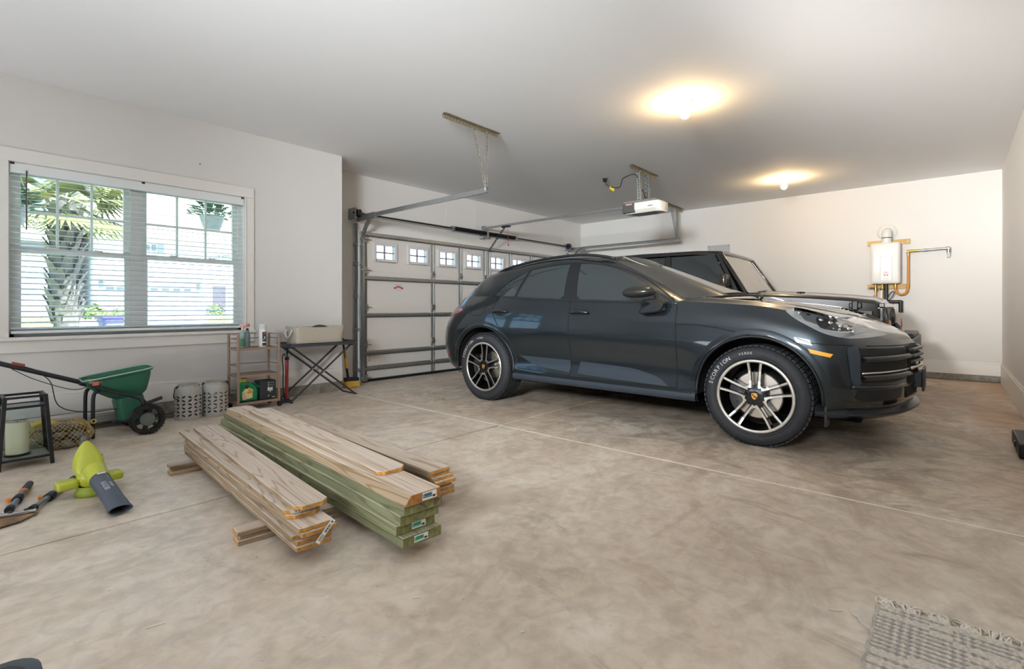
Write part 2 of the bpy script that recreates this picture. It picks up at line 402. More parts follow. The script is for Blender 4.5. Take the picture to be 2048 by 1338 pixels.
# ------------------------------------------------------------------ blind
bl = thing('window_blind', 'white two-inch slatted blind hanging open in the wide window', 'blind', (1.2, YW+.03, WZ1-.05))
MB().bb((WX0+.006,YW+.0,WZ1-.085), (WX1-.006,YW+.014,WZ1-.004)).build('valance', M['vinyl'], bl, bevel=.004)
MB().bb((WX0+.01,YW+.014,WZ1-.055), (WX1-.01,YW+.065,WZ1-.004)).build('headrail', M['vinyl'], bl)
for x in (.35, 1.2, 2.05): MB().bb((x-.012,YW-.004,WZ1-.02), (x+.012,YW+.02,WZ1-.003)).build('valance_clip', M['dsteel'], bl)
M['slat'] = mat('blind slat', (222,224,222), .4)
NS = 28; z0s, z1s = .835, 2.05
sl0 = None
for k in range(NS):
    z = z0s+(z1s-z0s)*k/(NS-1)
    if sl0 is None:
        mb = MB(); rows = []
        for x in (WX0+.012, WX1-.012):
            rows.append([Vector((x, YW+.04+dy, z+zz)) for dy, zz in ((-.025,-.004),(0,.001),(.025,.005),(.025,.0015),(0,-.0025),(-.025,-.0075))])
        mb.grid(rows, cv=True); mb.f += [(0,1,2,3,4,5),(11,10,9,8,7,6)]; mb.mi += [0,0]
        sl0 = mb.build('slat', M['slat'], bl)
    else:
        c = sl0.copy(); COL.objects.link(c); c.parent = bl; c.location.z += z-z0s
MB().bb((WX0+.012,YW+.014,z0s-.045), (WX1-.012,YW+.066,z0s-.022)).build('bottom_rail', M['vinyl'], bl, bevel=.004)
for x in (.52, .95, 1.45, 1.88):
    MB().tube([(x,YW+.013,z0s-.03),(x,YW+.013,WZ1-.05)], .0009, 5).build('ladder_cord', M['white'], bl)
MB().tube([(.431,YW-.008,2.09),(.431,YW-.008,1.62)], .0045, 8).build('tilt_wand', mat('clear smoked wand', (70,60,72), .2), bl)
# small screw left in the wall above the window
tag(MB().lathe([(.0,.004),(.006,.003),(.006,0)], (atY(400,328,YW).x,YW,atY(400,328,YW).z), (0,-1,0), 10, cap1=True).build('wall_screw', M['dsteel']), 'tiny dark screw left in the wall above the window', 'screw')
# =================================================================== SECTIONAL GARAGE DOOR (closed)
M['panel'] = mat('door panel', (216,212,206), .55, bump=.04, bump_scale=160)
door = struct(MB().bb((DX0,YD+.03,-.03), (DX0+.02,YD+.1,DZ)).bb((DX1-.02,YD+.03,-.03), (DX1,YD+.1,DZ)).bb((DX0,YD+.03,DZ-.02), (DX1,YD+.1,DZ)).build('door_1', M['trim']))
dx0, dx1 = 3.755, 8.605; yd = 6.05                      # inner face of the sections
zs = [-.02, .495, 1.005, 1.512, 2.055]
wins = [(3.955+.577*k, 4.325+.577*k) for k in range(8)]
for i in range(4):
    a, b = zs[i], zs[i+1]
    mb = MB()
    if i < 3: mb.bb((dx0,yd,a), (dx1,yd+.045,b))
    else:
        wz0, wz1 = 1.655, 1.90
        mb.bb((dx0,yd,a), (dx1,yd+.045,wz0)); mb.bb((dx0,yd,wz1), (dx1,yd+.045,b))
        xx = dx0
        for w0, w1 in wins: mb.bb((xx,yd,wz0), (w0,yd+.045,wz1)); xx = w1
        mb.bb((xx,yd,wz0), (dx1,yd+.045,wz1))
    if i < 3: mb.bb((dx0,yd-.003,b-.05), (dx1,yd,b-.044)).bb((dx0,yd-.003,a+.044), (dx1,yd,a+.05)).bb((dx0,yd-.004,b-.012), (dx1,yd,b-.002))
    pan = mb.build('door_section', M['panel'], door)
    if i == 3:
        M['dwframe'] = mat('door window frame', (206,205,208), .4)
        M['dmunt'] = mat('door window muntin', (120,116,130), .5)
        for w0, w1 in wins:
            fr = MB(); t = .028
            for (q0,q1) in (((w0-.012,wz0-.012),(w0+t,wz1+.012)),((w1-t,wz0-.012),(w1+.012,wz1+.012)),((w0+t,wz0-.012),(w1-t,wz0+t)),((w0+t,wz1-t),(w1-t,wz1+.012))):
                fr.bb((q0[0],yd-.02,q0[1]), (q1[0],yd+.05,q1[1]))
            fo = fr.build('window_frame', M['dwframe'], pan, bevel=.004)
            mm = MB().bb(((w0+w1)/2-.008,yd+.012,wz0+t), ((w0+w1)/2+.008,yd+.032,wz1-t)).bb((w0+t,yd+.013,(wz0+wz1)/2-.008), (w1-t,yd+.031,(wz0+wz1)/2+.008)); mm.build('window_muntin', M['dmunt'], pan)
            MB().bb((w0+t,yd+.02,wz0+t), (w1-t,yd+.024,wz1-t)).build('window_pane', M['pane'], pan)
# stiles, struts, hinges, rollers
stx = [4.99, 5.567, 6.14, 6.25, 6.80, 7.40]
for i in range(4):
    a, b = zs[i]+.02, zs[i+1]-.02
    for x in ([dx0+.035, dx1-.035]+stx if i < 3 else [dx0+.035, dx1-.035]+stx):
        w = .07 if x in (dx0+.035, dx1-.035) else .055
        MB().bb((x-w/2,yd-.006,a), (x+w/2,yd-.0005,b)).bb((x-w/2,yd-.022,a), (x-w/2+.004,yd-.006,b)).bb((x+w/2-.004,yd-.022,a), (x+w/2,yd-.006,b)).build('stile', M['galv'], door)
def strut(z, h=.06):
    prof = [(-.012,-h/2),(-.0,-h/2),(-.0,-h/2+.012),(-.052,-h/2+.016),(-.052,h/2-.016),(0,h/2-.012),(0,h/2),(-.012,h/2),(-.012,h/2-.010),(-.045,h/2-.022),(-.045,-h/2+.022),(-.012,-h/2+.010)]
    MB().prism(prof[:7], (dx0-.005,yd-.006,z), (0,1,0), (0,0,1), (1,0,0), dx1-dx0+.01).build('strut', M['galv'], door)
for z in (2.005, 1.405, .893, .372, .16): strut(z, .062)
MB().bb((dx0,yd-.03,-.02), (dx1,yd,.015)).build('bottom_rail', M['dsteel'], door)
for z in zs[1:4]:
    for x in stx[:3]+stx[4:]: MB().bb((x-.03,yd-.03,z-.045), (x+.03,yd-.006,z+.045)).tube([(x-.035,yd-.034,z),(x+.035,yd-.034,z)], .009, 8).build('hinge', M['galv'], door, bevel=.003)
for z in (1.93, 1.512, 1.005, .495, .04):
    for x, sgn in ((dx0+.02,-1), (dx1-.02,1)):
        MB().bb((x-.02,yd-.045,z-.045), (x+.05,yd-.006,z+.045)).tube([(x+.1,yd-.055,z),(x-.08 if sgn < 0 else x+.16,yd-.055,z)], .006, 8).lathe([(.022,-.008),(.024,0),(.022,.008)], (x+sgn*.05,yd-.055,z), (1,0,0), 12, True, True).build('roller_bracket', M['galv'], door, bevel=.002)
# red maker's badge with two lines of small print
lg = atY(797, 576, yd)
mb = MB(); seg = 14
mb.grid([[Vector((lg.x-.062+.124*k/seg, yd-.0008, lg.z+.016-.020*(2*k/seg-1)**2+dz)) for k in range(seg+1)] for dz in (-.014,.014)])
mb.prism([(-.085,-.02),(-.058,-.012),(-.058,.012),(-.085,.006),(-.075,-.006)], (lg.x,yd-.001,lg.z), (1,0,0), (0,0,1), (0,-1,0), .0006)
mb.prism([(.085,-.02),(.058,-.012),(.058,.012),(.085,.006),(.075,-.006)], (lg.x,yd-.001,lg.z), (1,0,0), (0,0,1), (0,-1,0), .0006)
mb.build('badge', mat('badge red', (176,46,48), .5), door, fix=False)
M['ink'] = mat('grey print', (96,92,88), .6)
letters('badge_lettering', 'THE GENUINE. THE ORIGINAL.', .011, (lg.x,yd-.0012,lg.z+.042), (1,0,0), (0,0,1), M['ink'], door)
letters('badge_lettering', 'Overhead Door', .018, (lg.x,yd-.0012,lg.z+.012), (1,0,0), (0,0,1), M['white'], door)
letters('badge_lettering', 'GARAGE DOORS', .011, (lg.x,yd-.0012,lg.z-.034), (1,0,0), (0,0,1), M['ink'], door)
MB().bb((3.86,yd-.0015,.235), (3.90,yd-.0005,.345)).build('paper_label', M['white'], door)
lt = MB()
for k in range(6): lt.bb((3.865,yd-.0022,.25+.015*k), (3.895,yd-.0016,.256+.015*k))
lt.build('label_print', mat('faded red print', (190,120,112), .6), door)
# ------------------------------------------------------------------ tracks
def perf(mb, a, b, w, n, up, t=.003):
    """perforated steel strip: two rails and rungs"""
    a = Vector(a); b = Vector(b); d = (b-a).normalized(); u = Vector(up).normalized(); s = d.cross(u).normalized()
    for q in (-1, 1): mb.bar(a+s*q*w*.36, b+s*q*w*.36, w*.28, t, u)
    for k in range(n+1):
        p = a+(b-a)*k/n; h = (b-a).length/n*.42
        mb.bar(p-d*h/2, p+d*h/2, w*.5, t, u)
def track(x, sgn, label, yend, anchor):
    o = thing('door_track', label, 'track', (x, yd-.05, 0), group='garage door tracks')
    zt = 2.225; R = .36; yv = yd-.055
    path = [Vector((x,yv,.0)), Vector((x,yv,.6)), Vector((x,yv,1.2)), Vector((x,yv,zt-R))]
    for k in range(1, 13): t = PI/2*k/12; path.append(Vector((x, yv-R*(1-math.cos(t)), zt-R+R*math.sin(t))))
    path.append(Vector((x, (yv-R+yend)/2, zt))); path.append(Vector((x, yend, zt)))
    prof = [(-.013,-.026),(.016,-.026),(.016,-.022),(-.010,-.022),(-.010,.020),(.004,.026),(.016,.022),(.016,.026),(.004,.030),(-.013,.024)]
    rows = []
    for i, p in enumerate(path):
        t = (path[min(i+1, len(path)-1)]-path[max(i-1, 0)]).normalized()
        nrm = Vector((0, t.z, -t.y))
        rows.append([p+Vector((sgn*q[0],0,0))+nrm*q[1] for q in prof])
    MB().grid(rows, cv=True).build('rail', M['galv'], o, smooth=35)
    wall = MB().bb((x-.03,yd+.02,.02), (x-.026,YD-.002,2.15)).bb((x-.06,YD-.006,.02), (x-.026,YD-.002,2.15))
    wall.build('wall_angle', M['galv'], o)
    for z in (.15, .7, 1.15, 1.6, 1.86): MB().bb((x-.055,yd-.03,z-.022), (x-.02,YD-.001,z+.022)).tube([(x-.062,yd+.01,z),(x+.012,yd+.01,z)], .007, 6).build('jamb_bracket', M['galv'], o, bevel=.002)
    MB().bb((x-.018*sgn-.002,yd-.38,zt-.055), (x-.018*sgn+.002,YD-.03,zt+.03)).build('corner_plate', M['galv'], o)
    (ax0, ay, ax1), legs = anchor
    ang = MB(); perf(ang, (ax0,ay,ZC-.022), (ax1,ay,ZC-.022), .04, 26, (0,1,0)); perf(ang, (ax0,ay-.02,ZC-.003), (ax1,ay-.02,ZC-.003), .04, 26, (0,0,1))
    ang.build('ceiling_angle', M['brass'], o)
    for lx, dy in legs:
        mb = MB(); perf(mb, (lx,ay,ZC-.03), (x,yend+.02,zt+.0), .040, 20, (.1,-1,0)); perf(mb, (lx+.018,ay+.02,ZC-.03), (x+.018,yend+.04,zt+.0), .040, 20, (1,-.1,0)); mb.build('hanger_strap', M['galv'], o)
    return o
M['brass'] = mat('tarnished punched angle', (150,138,112), .4, .7, noise_amt=.3, noise_scale=40)
track(3.74, 1, 'galvanised door track beside the window wall, hung from a long punched angle', 3.64, ((3.10,3.60,3.855), ((3.50,0),(3.70,0))))
track(8.70, -1, 'galvanised door track near the back wall, behind the far car', 3.68, ((8.39,3.775,9.07), ((8.60,0),(8.88,0))))
# ------------------------------------------------------------------ torsion spring and shaft
sp = thing('torsion_spring', 'black coiled torsion spring on a long shaft above the garage door', 'spring', (6.18, 6.02, 2.275))
yz = (6.03, 2.275)
MB().tube([(3.62,*yz),(8.72,*yz)], .0125, 10).build('shaft', M['dsteel'], sp, smooth=60)
for a, b in ((5.42, 6.15), (6.22, 6.93)):
    n = 26; rows = []
    mb = MB(); prof = []
    for k in range(n*4+1): prof.append((.031+(.004 if k % 4 < 2 else -.002), a-6.18+(b-a)*k/(n*4)))
    mb.lathe(prof, (6.18,*yz), (1,0,0), 14); mb.build('coil', mat('oiled spring', (34,34,38), .4, .6), sp, smooth=60)
for x in (5.40, 6.94): MB().lathe([(.013,-.03),(.036,-.03),(.036,.02),(.026,.035),(.013,.035)], (x,*yz), (1,0,0), 16).build('winding_cone', M['galv'], sp, smooth=40)
MB().bb((6.165,yz[0]-.03,2.20), (6.205,YD-.002,2.33)).bb((6.12,YD-.006,2.18), (6.25,YD-.001,2.34)).build('centre_bracket', M['galv'], sp)
for x, s in ((3.66, 1), (8.665, -1)):
    MB().bb((x-.03,yz[0]-.05,2.19), (x-.026,YD-.002,2.34)).bb((x-.05,YD-.006,2.19), (x+.0,YD-.002,2.34)).build('end_bearing_plate', M['galv'], sp)
    MB().lathe([(.014,-.03),(.055,-.03),(.058,-.022),(.045,-.012),(.045,.012),(.058,.022),(.055,.03),(.014,.03)], (x+s*.03,*yz), (1,0,0), 20).build('cable_drum', M['dsteel'], sp, smooth=40)
    MB().tube([(x+s*.03,yz[0]+.045,2.27),(x+s*.06,yd-.06,.05)], .002, 5).build('cable', M['dsteel'], sp)
# ------------------------------------------------------------------ opener: rail, arm, motor, hangers
op = thing('garage_door_opener', 'white and grey door opener motor hanging from the ceiling on its rail', 'opener', (6.18, 3.1, 2.36))
xo = 6.18
MB().bb((xo-.013,3.3,2.355), (xo+.013,YD-.03,2.385)).bb((xo-.02,3.3,2.381), (xo+.02,YD-.03,2.387)).build('rail', M['galv'], op)
MB().bb((xo-.02,YD-.08,2.33), (xo+.02,YD-.001,2.41)).build('header_bracket', M['galv'], op)
ab = atX(985,510,xo); 
arm = MB(); perf(arm, (xo,5.60,2.35), (xo,5.98,1.97), .035, 12, (1,0,0)); arm.build('door_arm', M['dsteel'], op)
MB().bb((xo-.03,5.50,2.335), (xo+.03,5.66,2.36)).build('trolley', M['black'], op)
MB().tube([(xo+.01,5.55,2.34),(xo+.015,5.545,2.05)], .003, 6).lathe([(.0,0),(.012,.005),(.012,.03),(.0,.035)], (xo+.015,5.545,2.02), (0,0,1), 8).build('release_cord', mat('red release cord', (170,70,64), .6), op)
mb = MB(); y0, y1 = 2.80, 3.33                       # motor case
case = [(-.135,.0),(.135,.0),(.15,-.03),(.145,-.10),(.10,-.145),(-.10,-.145),(-.145,-.10),(-.15,-.03)]
rows = []
for y, s, dz in ((y0,.6,-.02),(y0+.03,.86,-.008),(y0+.09,1,0),(y1-.1,1,0),(y1-.02,.9,0),(y1,.82,0)):
    rows.append([Vector((xo+q[0]*s, y, 2.395+q[1]*(.75+.25*s)+dz)) for q in case])
mb.grid(rows, cv=True); n = len(case); mb.f += [tuple(range(n)), tuple(range(len(mb.v)-1, len(mb.v)-n-1, -1))]; mb.mi += [0,0]
mb.build('motor_cover', mat('opener white', (226,224,216), .4), op, bevel=.008)
MB().bb((xo-.155,y0+.06,2.385), (xo+.155,y1-.01,2.412)).build('top_chassis', mat('opener grey', (120,120,116), .5), op, bevel=.006)
MB().bb((xo-.158,y1-.17,2.262), (xo-.12,y1+.005,2.39)).bb((xo-.15,y1-.02,2.262), (xo+.15,y1+.008,2.39)).build('end_panel', mat('opener dark grey', (74,76,74), .5), op, bevel=.008)
MB().bb((xo-.1605,y1-.14,2.36), (xo-.157,y1-.05,2.378)).build('maker_badge', mat('pale red badge', (205,150,146), .5), op)
MB().bb((xo-.09,y0+.12,2.243), (xo+.09,y1-.1,2.254)).build('lamp_lens', mat('smoked lens', (52,52,50), .3), op, bevel=.003)
MB().bb((xo-.156,y0+.1,2.318), (xo-.149,y0+.17,2.324)).build('vent_slot', M['black'], op)
ang = MB(); perf(ang, (5.80,3.10,ZC-.022), (6.55,3.10,ZC-.022), .045, 22, (0,1,0)); perf(ang, (5.80,3.08,ZC-.003), (6.55,3.08,ZC-.003), .04, 22, (0,0,1)); ang.build('ceiling_angle', M['brass'], op)
for x, t in ((6.08, 6.07), (6.33, 6.31)):
    mb = MB(); perf(mb, (x,3.10,ZC-.03), (t,3.08,2.41), .046, 12, (.1,-1,0)); perf(mb, (x-.02,3.12,ZC-.03), (t-.02,3.10,2.41), .046, 12, (1,.1,0)); mb.build('hanger_strap', M['galv'], op)
pl = atZ(1210,357,ZC)
MB().lathe([(.035,-.012),(.038,0)], (pl.x,pl.y,ZC), (0,0,1), 14, True, True).bb((pl.x-.02,pl.y-.02,ZC-.05), (pl.x+.02,pl.y+.02,ZC-.01)).build('wall_plug', M['black'], op)
cord = catmull([(pl.x,pl.y,ZC-.05),(pl.x+.02,pl.y-.04,ZC-.11),(pl.x+.05,pl.y-.2,ZC-.15),(6.02,3.32,ZC-.10),(6.03,3.16,ZC-.07),(6.07,3.12,ZC-.14),(6.08,3.10,ZC-.24),(6.16,3.09,ZC-.30),(6.2,3.09,ZC-.41)], 8)
MB().tube(cord, .006, 7).build('power_cord', M['black'], op, smooth=180)
cp = cord[10]; MB().bar(cp+Vector((-.02,0,-.01)), cp+Vector((.06,-.02,-.04)), .002, .045, (0,0,1)).build('warning_tag', mat('yellow tag', (236,212,40), .5), op)
coil = [Vector((6.24+.022*math.cos(k*.9), 3.09+.022*math.sin(k*.9), ZC-.05-.36*k/46)) for k in range(47)]
MB().tube(coil, .0028, 6).build('coiled_wire', M['dsteel'], op, smooth=180)
# ------------------------------------------------------------------ bare bulbs on porcelain holders
M['bulb'] = mat('lit bulb', (255,244,225), .3, emit=((255,214,156), 150))
M['porc'] = mat('porcelain', (236,228,210), .3)
for (px, py), lab in (((1370,203),'bare lit bulb in a round white holder, nearer of the two on the ceiling'),((1568,357),'bare lit bulb in a round white holder, farther of the two, above the back car')):
    p = atZ(px, py, ZC) if px else Vector((.83, 1.79, ZC))
    t = thing('ceiling_lamp', lab, 'lamp', (p.x,p.y,ZC), group='bare bulbs on the ceiling')
    MB().lathe([(.062,0),(.062,-.008),(.054,-.018),(.030,-.026),(.024,-.034),(.024,-.05),(.021,-.055)], p, (0,0,1), 28, cap1=True).build('lamp_holder', M['porc'], t, smooth=50)
    MB().lathe([(.014,-.05),(.015,-.062),(.024,-.075),(.036,-.092),(.041,-.112),(.036,-.132),(.022,-.147),(.004,-.153)], p, (0,0,1), 20, cap1=True).build('bulb', M['bulb'], t, smooth=180)
# =================================================================== THINGS ON THE BACK WALL
def WB(px, py, off=0.): return atX(px, py, XB-off)
h = thing('water_heater', 'white wall-mounted tankless water heater on two wooden battens', 'water heater', (XB-.14, .75, 1.64))
M['batten'] = mat('yellow pine batten', (206,170,104), .6, noise_amt=.25, noise_scale=20, stretch=(1,.3,4))
b1 = WB(1735,488,.03); b2 = WB(1820,487,.03); b3 = WB(1735,575,.03); b4 = WB(1820,568,.03)
for (za, zb_, nm) in ((b1.z+.035,b1.z-.035,'upper'),(1.345,1.275,'lower')):
    MB().bb((XB-.038,b2.y,zb_), (XB-.001,b1.y,za)).build('batten', M['batten'], h, bevel=.002)
    MB().lathe([(0,.001),(.006,.001)], (XB-.038,b2.y+.05,zb_+.02), (-1,0,0), 8).lathe([(0,.001),(.006,.001)], (XB-.038,b2.y+.05,za-.02), (-1,0,0), 8).build('screw', M['dsteel'], h, fix=False)
hy0, hy1, hz0, hz1 = .566, .915, 1.345, 1.945
def rr(x0, y0, x1, y1, r, n=6, bulge=0.):
    out = []
    for (cx_, cy_, a0) in ((x1-r,y1-r,0),(x0+r,y1-r,PI/2),(x0+r,y0+r,PI),(x1-r,y0+r,1.5*PI)):
        for k in range(n+1): a = a0+PI/2*k/n; out.append((cx_+r*math.cos(a), cy_+r*math.sin(a)))
    return out
rings = [[Vector((XB-d,y,z)) for y,z in rr(hy0+k,hz0+k,hy1-k,hz1-k,.035-.4*k)] for d, k in ((.038,0),(.19,0),(.205,.004),(.215,.018),(.218,.03))]
n = len(rings[0]); mb = MB().grid(rings, cv=True); mb.add(rings[-1], [tuple(range(n))]); mb.build('case', M['white'], h, smooth=35)
fx = XB-.218
o_ = rr(.655,1.385,.795,1.75,.03); i_ = rr(.661,1.391,.789,1.744,.025)
MB().grid([[Vector((fx-.0005,y,z)) for y,z in o_],[Vector((fx-.006,y,z)) for y,z in i_]], cv=True).add([Vector((fx-.006,y,z)) for y,z in i_], [tuple(range(len(i_)))]).build('front_relief', M['white'], h, smooth=30)
MB().bb((fx-.0075,.690,1.452), (fx-.006,.765,1.525)).build('control_panel', mat('pale control panel', (206,196,192), .4), h)
MB().bb((fx-.0085,.715,1.497), (fx-.0075,.745,1.516)).build('red_display', mat('red display', (176,40,44), .3), h)
mb = MB()
for y in (.705,.735): mb.bb((fx-.0085,y,1.460), (fx-.0075,y+.012,1.478))
mb.build('buttons', M['dsteel'], h)
letters('maker_lettering', 'Rinnai', .030, (fx-.0065,.727,1.415), (0,-1,0), (0,0,1), mat('red-brown lettering', (150,70,60), .5), h)
# flue: collar, elbow into a round wall plate
MB().tube([(XB-.13,.727,1.94),(XB-.13,.727,2.03)], .06, 24).build('flue_collar', M['white'], h, smooth=50)
MB().tube([(XB-.13,.727,2.012),(XB-.13,.727,2.024)], .0625, 24).build('flue_gasket', M['dsteel'], h, smooth=50)
MB().tube(catmull([(XB-.13,.727,2.02),(XB-.125,.727,2.07),(XB-.09,.727,2.105),(XB-.04,.727,2.115),(XB-.012,.727,2.115)], 5), .062, 24).build('flue_elbow', M['white'], h, smooth=60)
MB().lathe([(.062,.02),(.115,.012),(.125,0)], (XB-.002,.727,2.11), (-1,0,0), 32).build('wall_plate', M['white'], h, smooth=50)
# valves, gas line, drain below
M['copper'] = mat('brass', (196,150,74), .3, .8); M['gas'] = mat('yellow-coated gas hose', (198,134,60), .45)
for y, z1_ in ((.86,1.16),(.78,1.10)): MB().tube([(XB-.11,y,1.345),(XB-.11,y,z1_)], .013, 10).lathe([(.016,0),(.024,.0),(.024,.045),(.016,.045)], (XB-.11,y,1.25), (0,0,1), 10, True, True).build('valve', M['copper'], h, smooth=40)
MB().bar((XB-.13,.89,1.165), (XB-.13,.83,1.145), .025, .03).build('red_valve_handle', mat('red valve handle', (190,60,40), .4), h, bevel=.004)
MB().bar((XB-.13,.93,1.29), (XB-.13,.86,1.29), .02, .02).build('valve_handle', M['black'], h, bevel=.004)
MB().bar((XB-.13,.75,1.27), (XB-.13,.81,1.27), .03, .02).build('valve_handle', M['black'], h, bevel=.004)
MB().tube([(XB-.10,.79,1.25),(XB-.10,.79,1.0)], .026, 14).build('white_pipe', M['white'], h, smooth=60)
MB().tube([(XB-.10,.735,1.345),(XB-.10,.735,1.0)], .022, 10).build('drain_body', M['dsteel'], h, smooth=60)
MB().tube(catmull([(XB-.11,.73,1.13),(XB-.11,.69,1.20),(XB-.11,.66,1.235),(XB-.11,.64,1.21),(XB-.11,.67,1.15),(XB-.11,.715,1.08)], 6), .006, 7).build('cable_loop', M['black'], h, smooth=180)
MB().tube([(XB-.08,.735,1.085),(XB-.08,.555,1.085)], .024, 12).tube([(XB-.08,.567,1.10),(XB-.08,.567,.93)], .026, 12).build('drain_pipe', mat('black pipe', (36,34,34), .4), h, smooth=60)
gz = WB(1816,503,.07)
hose = catmull([(XB-.10,.628,1.335),(XB-.10,.625,1.26),(XB-.10,.60,1.205),(XB-.09,.555,1.188),(XB-.08,.51,1.21),(XB-.07,.488,1.28),(XB-.07,.482,1.45),(XB-.07,.482,1.76)], 7)
MB().tube(hose, .016, 12).build('gas_hose', M['gas'], h, smooth=180)
MB().tube([(XB-.10,.628,1.345),(XB-.10,.628,1.29)], .02, 10).tube([(XB-.07,.482,1.74),(XB-.07,.482,1.82)], .017, 10).tube([(XB-.07,.50,1.81),(XB-.07,.36,1.812)], .019, 10).build('gas_fitting', M['copper'], h, smooth=50)
pe = WB(1897,504,.07)
MB().tube([(XB-.07,.37,1.812),(XB-.07,pe.y,1.82)], .015, 12).tube([(XB-.07,.31,1.813),(XB-.07,.27,1.814)], .021, 8).tube([(XB-.07,pe.y+.03,1.82),(XB-.07,pe.y-.015,1.82)], .023, 12).tube([(XB-.07,pe.y,1.83),(XB-.07,pe.y,1.76)], .022, 12).build('gas_pipe', M['galv'], h, smooth=50)
MB().tube([(XB-.07,pe.y,1.77),(XB-.05,pe.y,1.72),(XB-.022,pe.y,1.705)], .02, 12).build('wall_stub', M['white'], h, smooth=60)
# grey electric panel above the far car
pa = WB(1416,492); pb = WB(1460,507)
e_ = tag(MB().bb((XB-.02,pb.y,1.52), (XB-.001,pa.y,pa.z)).build('panel_cover', mat('grey panel cover', (176,178,180), .4), None, bevel=.004), 'flat grey electric panel cover on the back wall above the far vehicle', 'panel')
mb = MB()
for y, z in ((pa.y-.02,pa.z-.02),(pb.y+.02,pa.z-.02)): mb.lathe([(0,.002),(.007,.001),(.008,0)], (XB-.02,y,z), (-1,0,0), 8)
mb.build('screw', M['dsteel'], e_)
p = WB(1258,480); tag(MB().lathe([(0,.003),(.006,.002),(.008,0)], (XB,p.y,p.z), (-1,0,0), 8).build('wall_anchor', M['white'], None), 'small white plastic anchor in the back wall below the door opener', 'anchor')
# =================================================================== SUV  (heading -Y, right-hand side towards the window wall)
XC = 4.79
M['paint'] = mat('deep blue-black car paint', (32,41,47), .3, .6, .5, 1.0)
M['clad'] = mat('dark satin cladding', (52,60,68), .32, .1, .5)
M['cladk'] = mat('black lower trim', (22,24,26), .4)
M['tint'] = mat('dark tinted glass', (40,48,50), .03, 0., .8, .6)
M['screen'] = mat('windscreen glass', (64,66,64), .04, 0., .8, .5)
M['chromed'] = mat('satin black window trim', (70,78,84), .18, .8)
M['rubber'] = mat('tyre rubber', (44,45,48), .7, noise_amt=.2, noise_scale=30)
M['alloy'] = mat('machined alloy', (226,222,214), .22, .9)
M['alloyk'] = mat('gloss black alloy', (22,22,24), .2, .2, coat=.6)
M['disc'] = mat('brake disc steel', (190,180,168), .3, .9)
M['seam'] = mat('panel gap', (5,6,7), .7)
M['well'] = mat('wheel well liner', (10,10,11), .9)
def resample(ctrl, n):
    return catmull(ctrl, n)
def ringset(rings, nu, nv):
    """rings: list of control rows (w, Y, z); returns dense rows"""
    rows = [resample(r, nu) for r in rings]
    cols = len(rows[0])
    dense = [[None]*cols for _ in range((len(rows)-1)*nv+1)]
    for j in range(cols):
        line = catmull([rows[i][j] for i in range(len(rows))], nv)
        for i, p in enumerate(line): dense[i][j] = p
    return dense
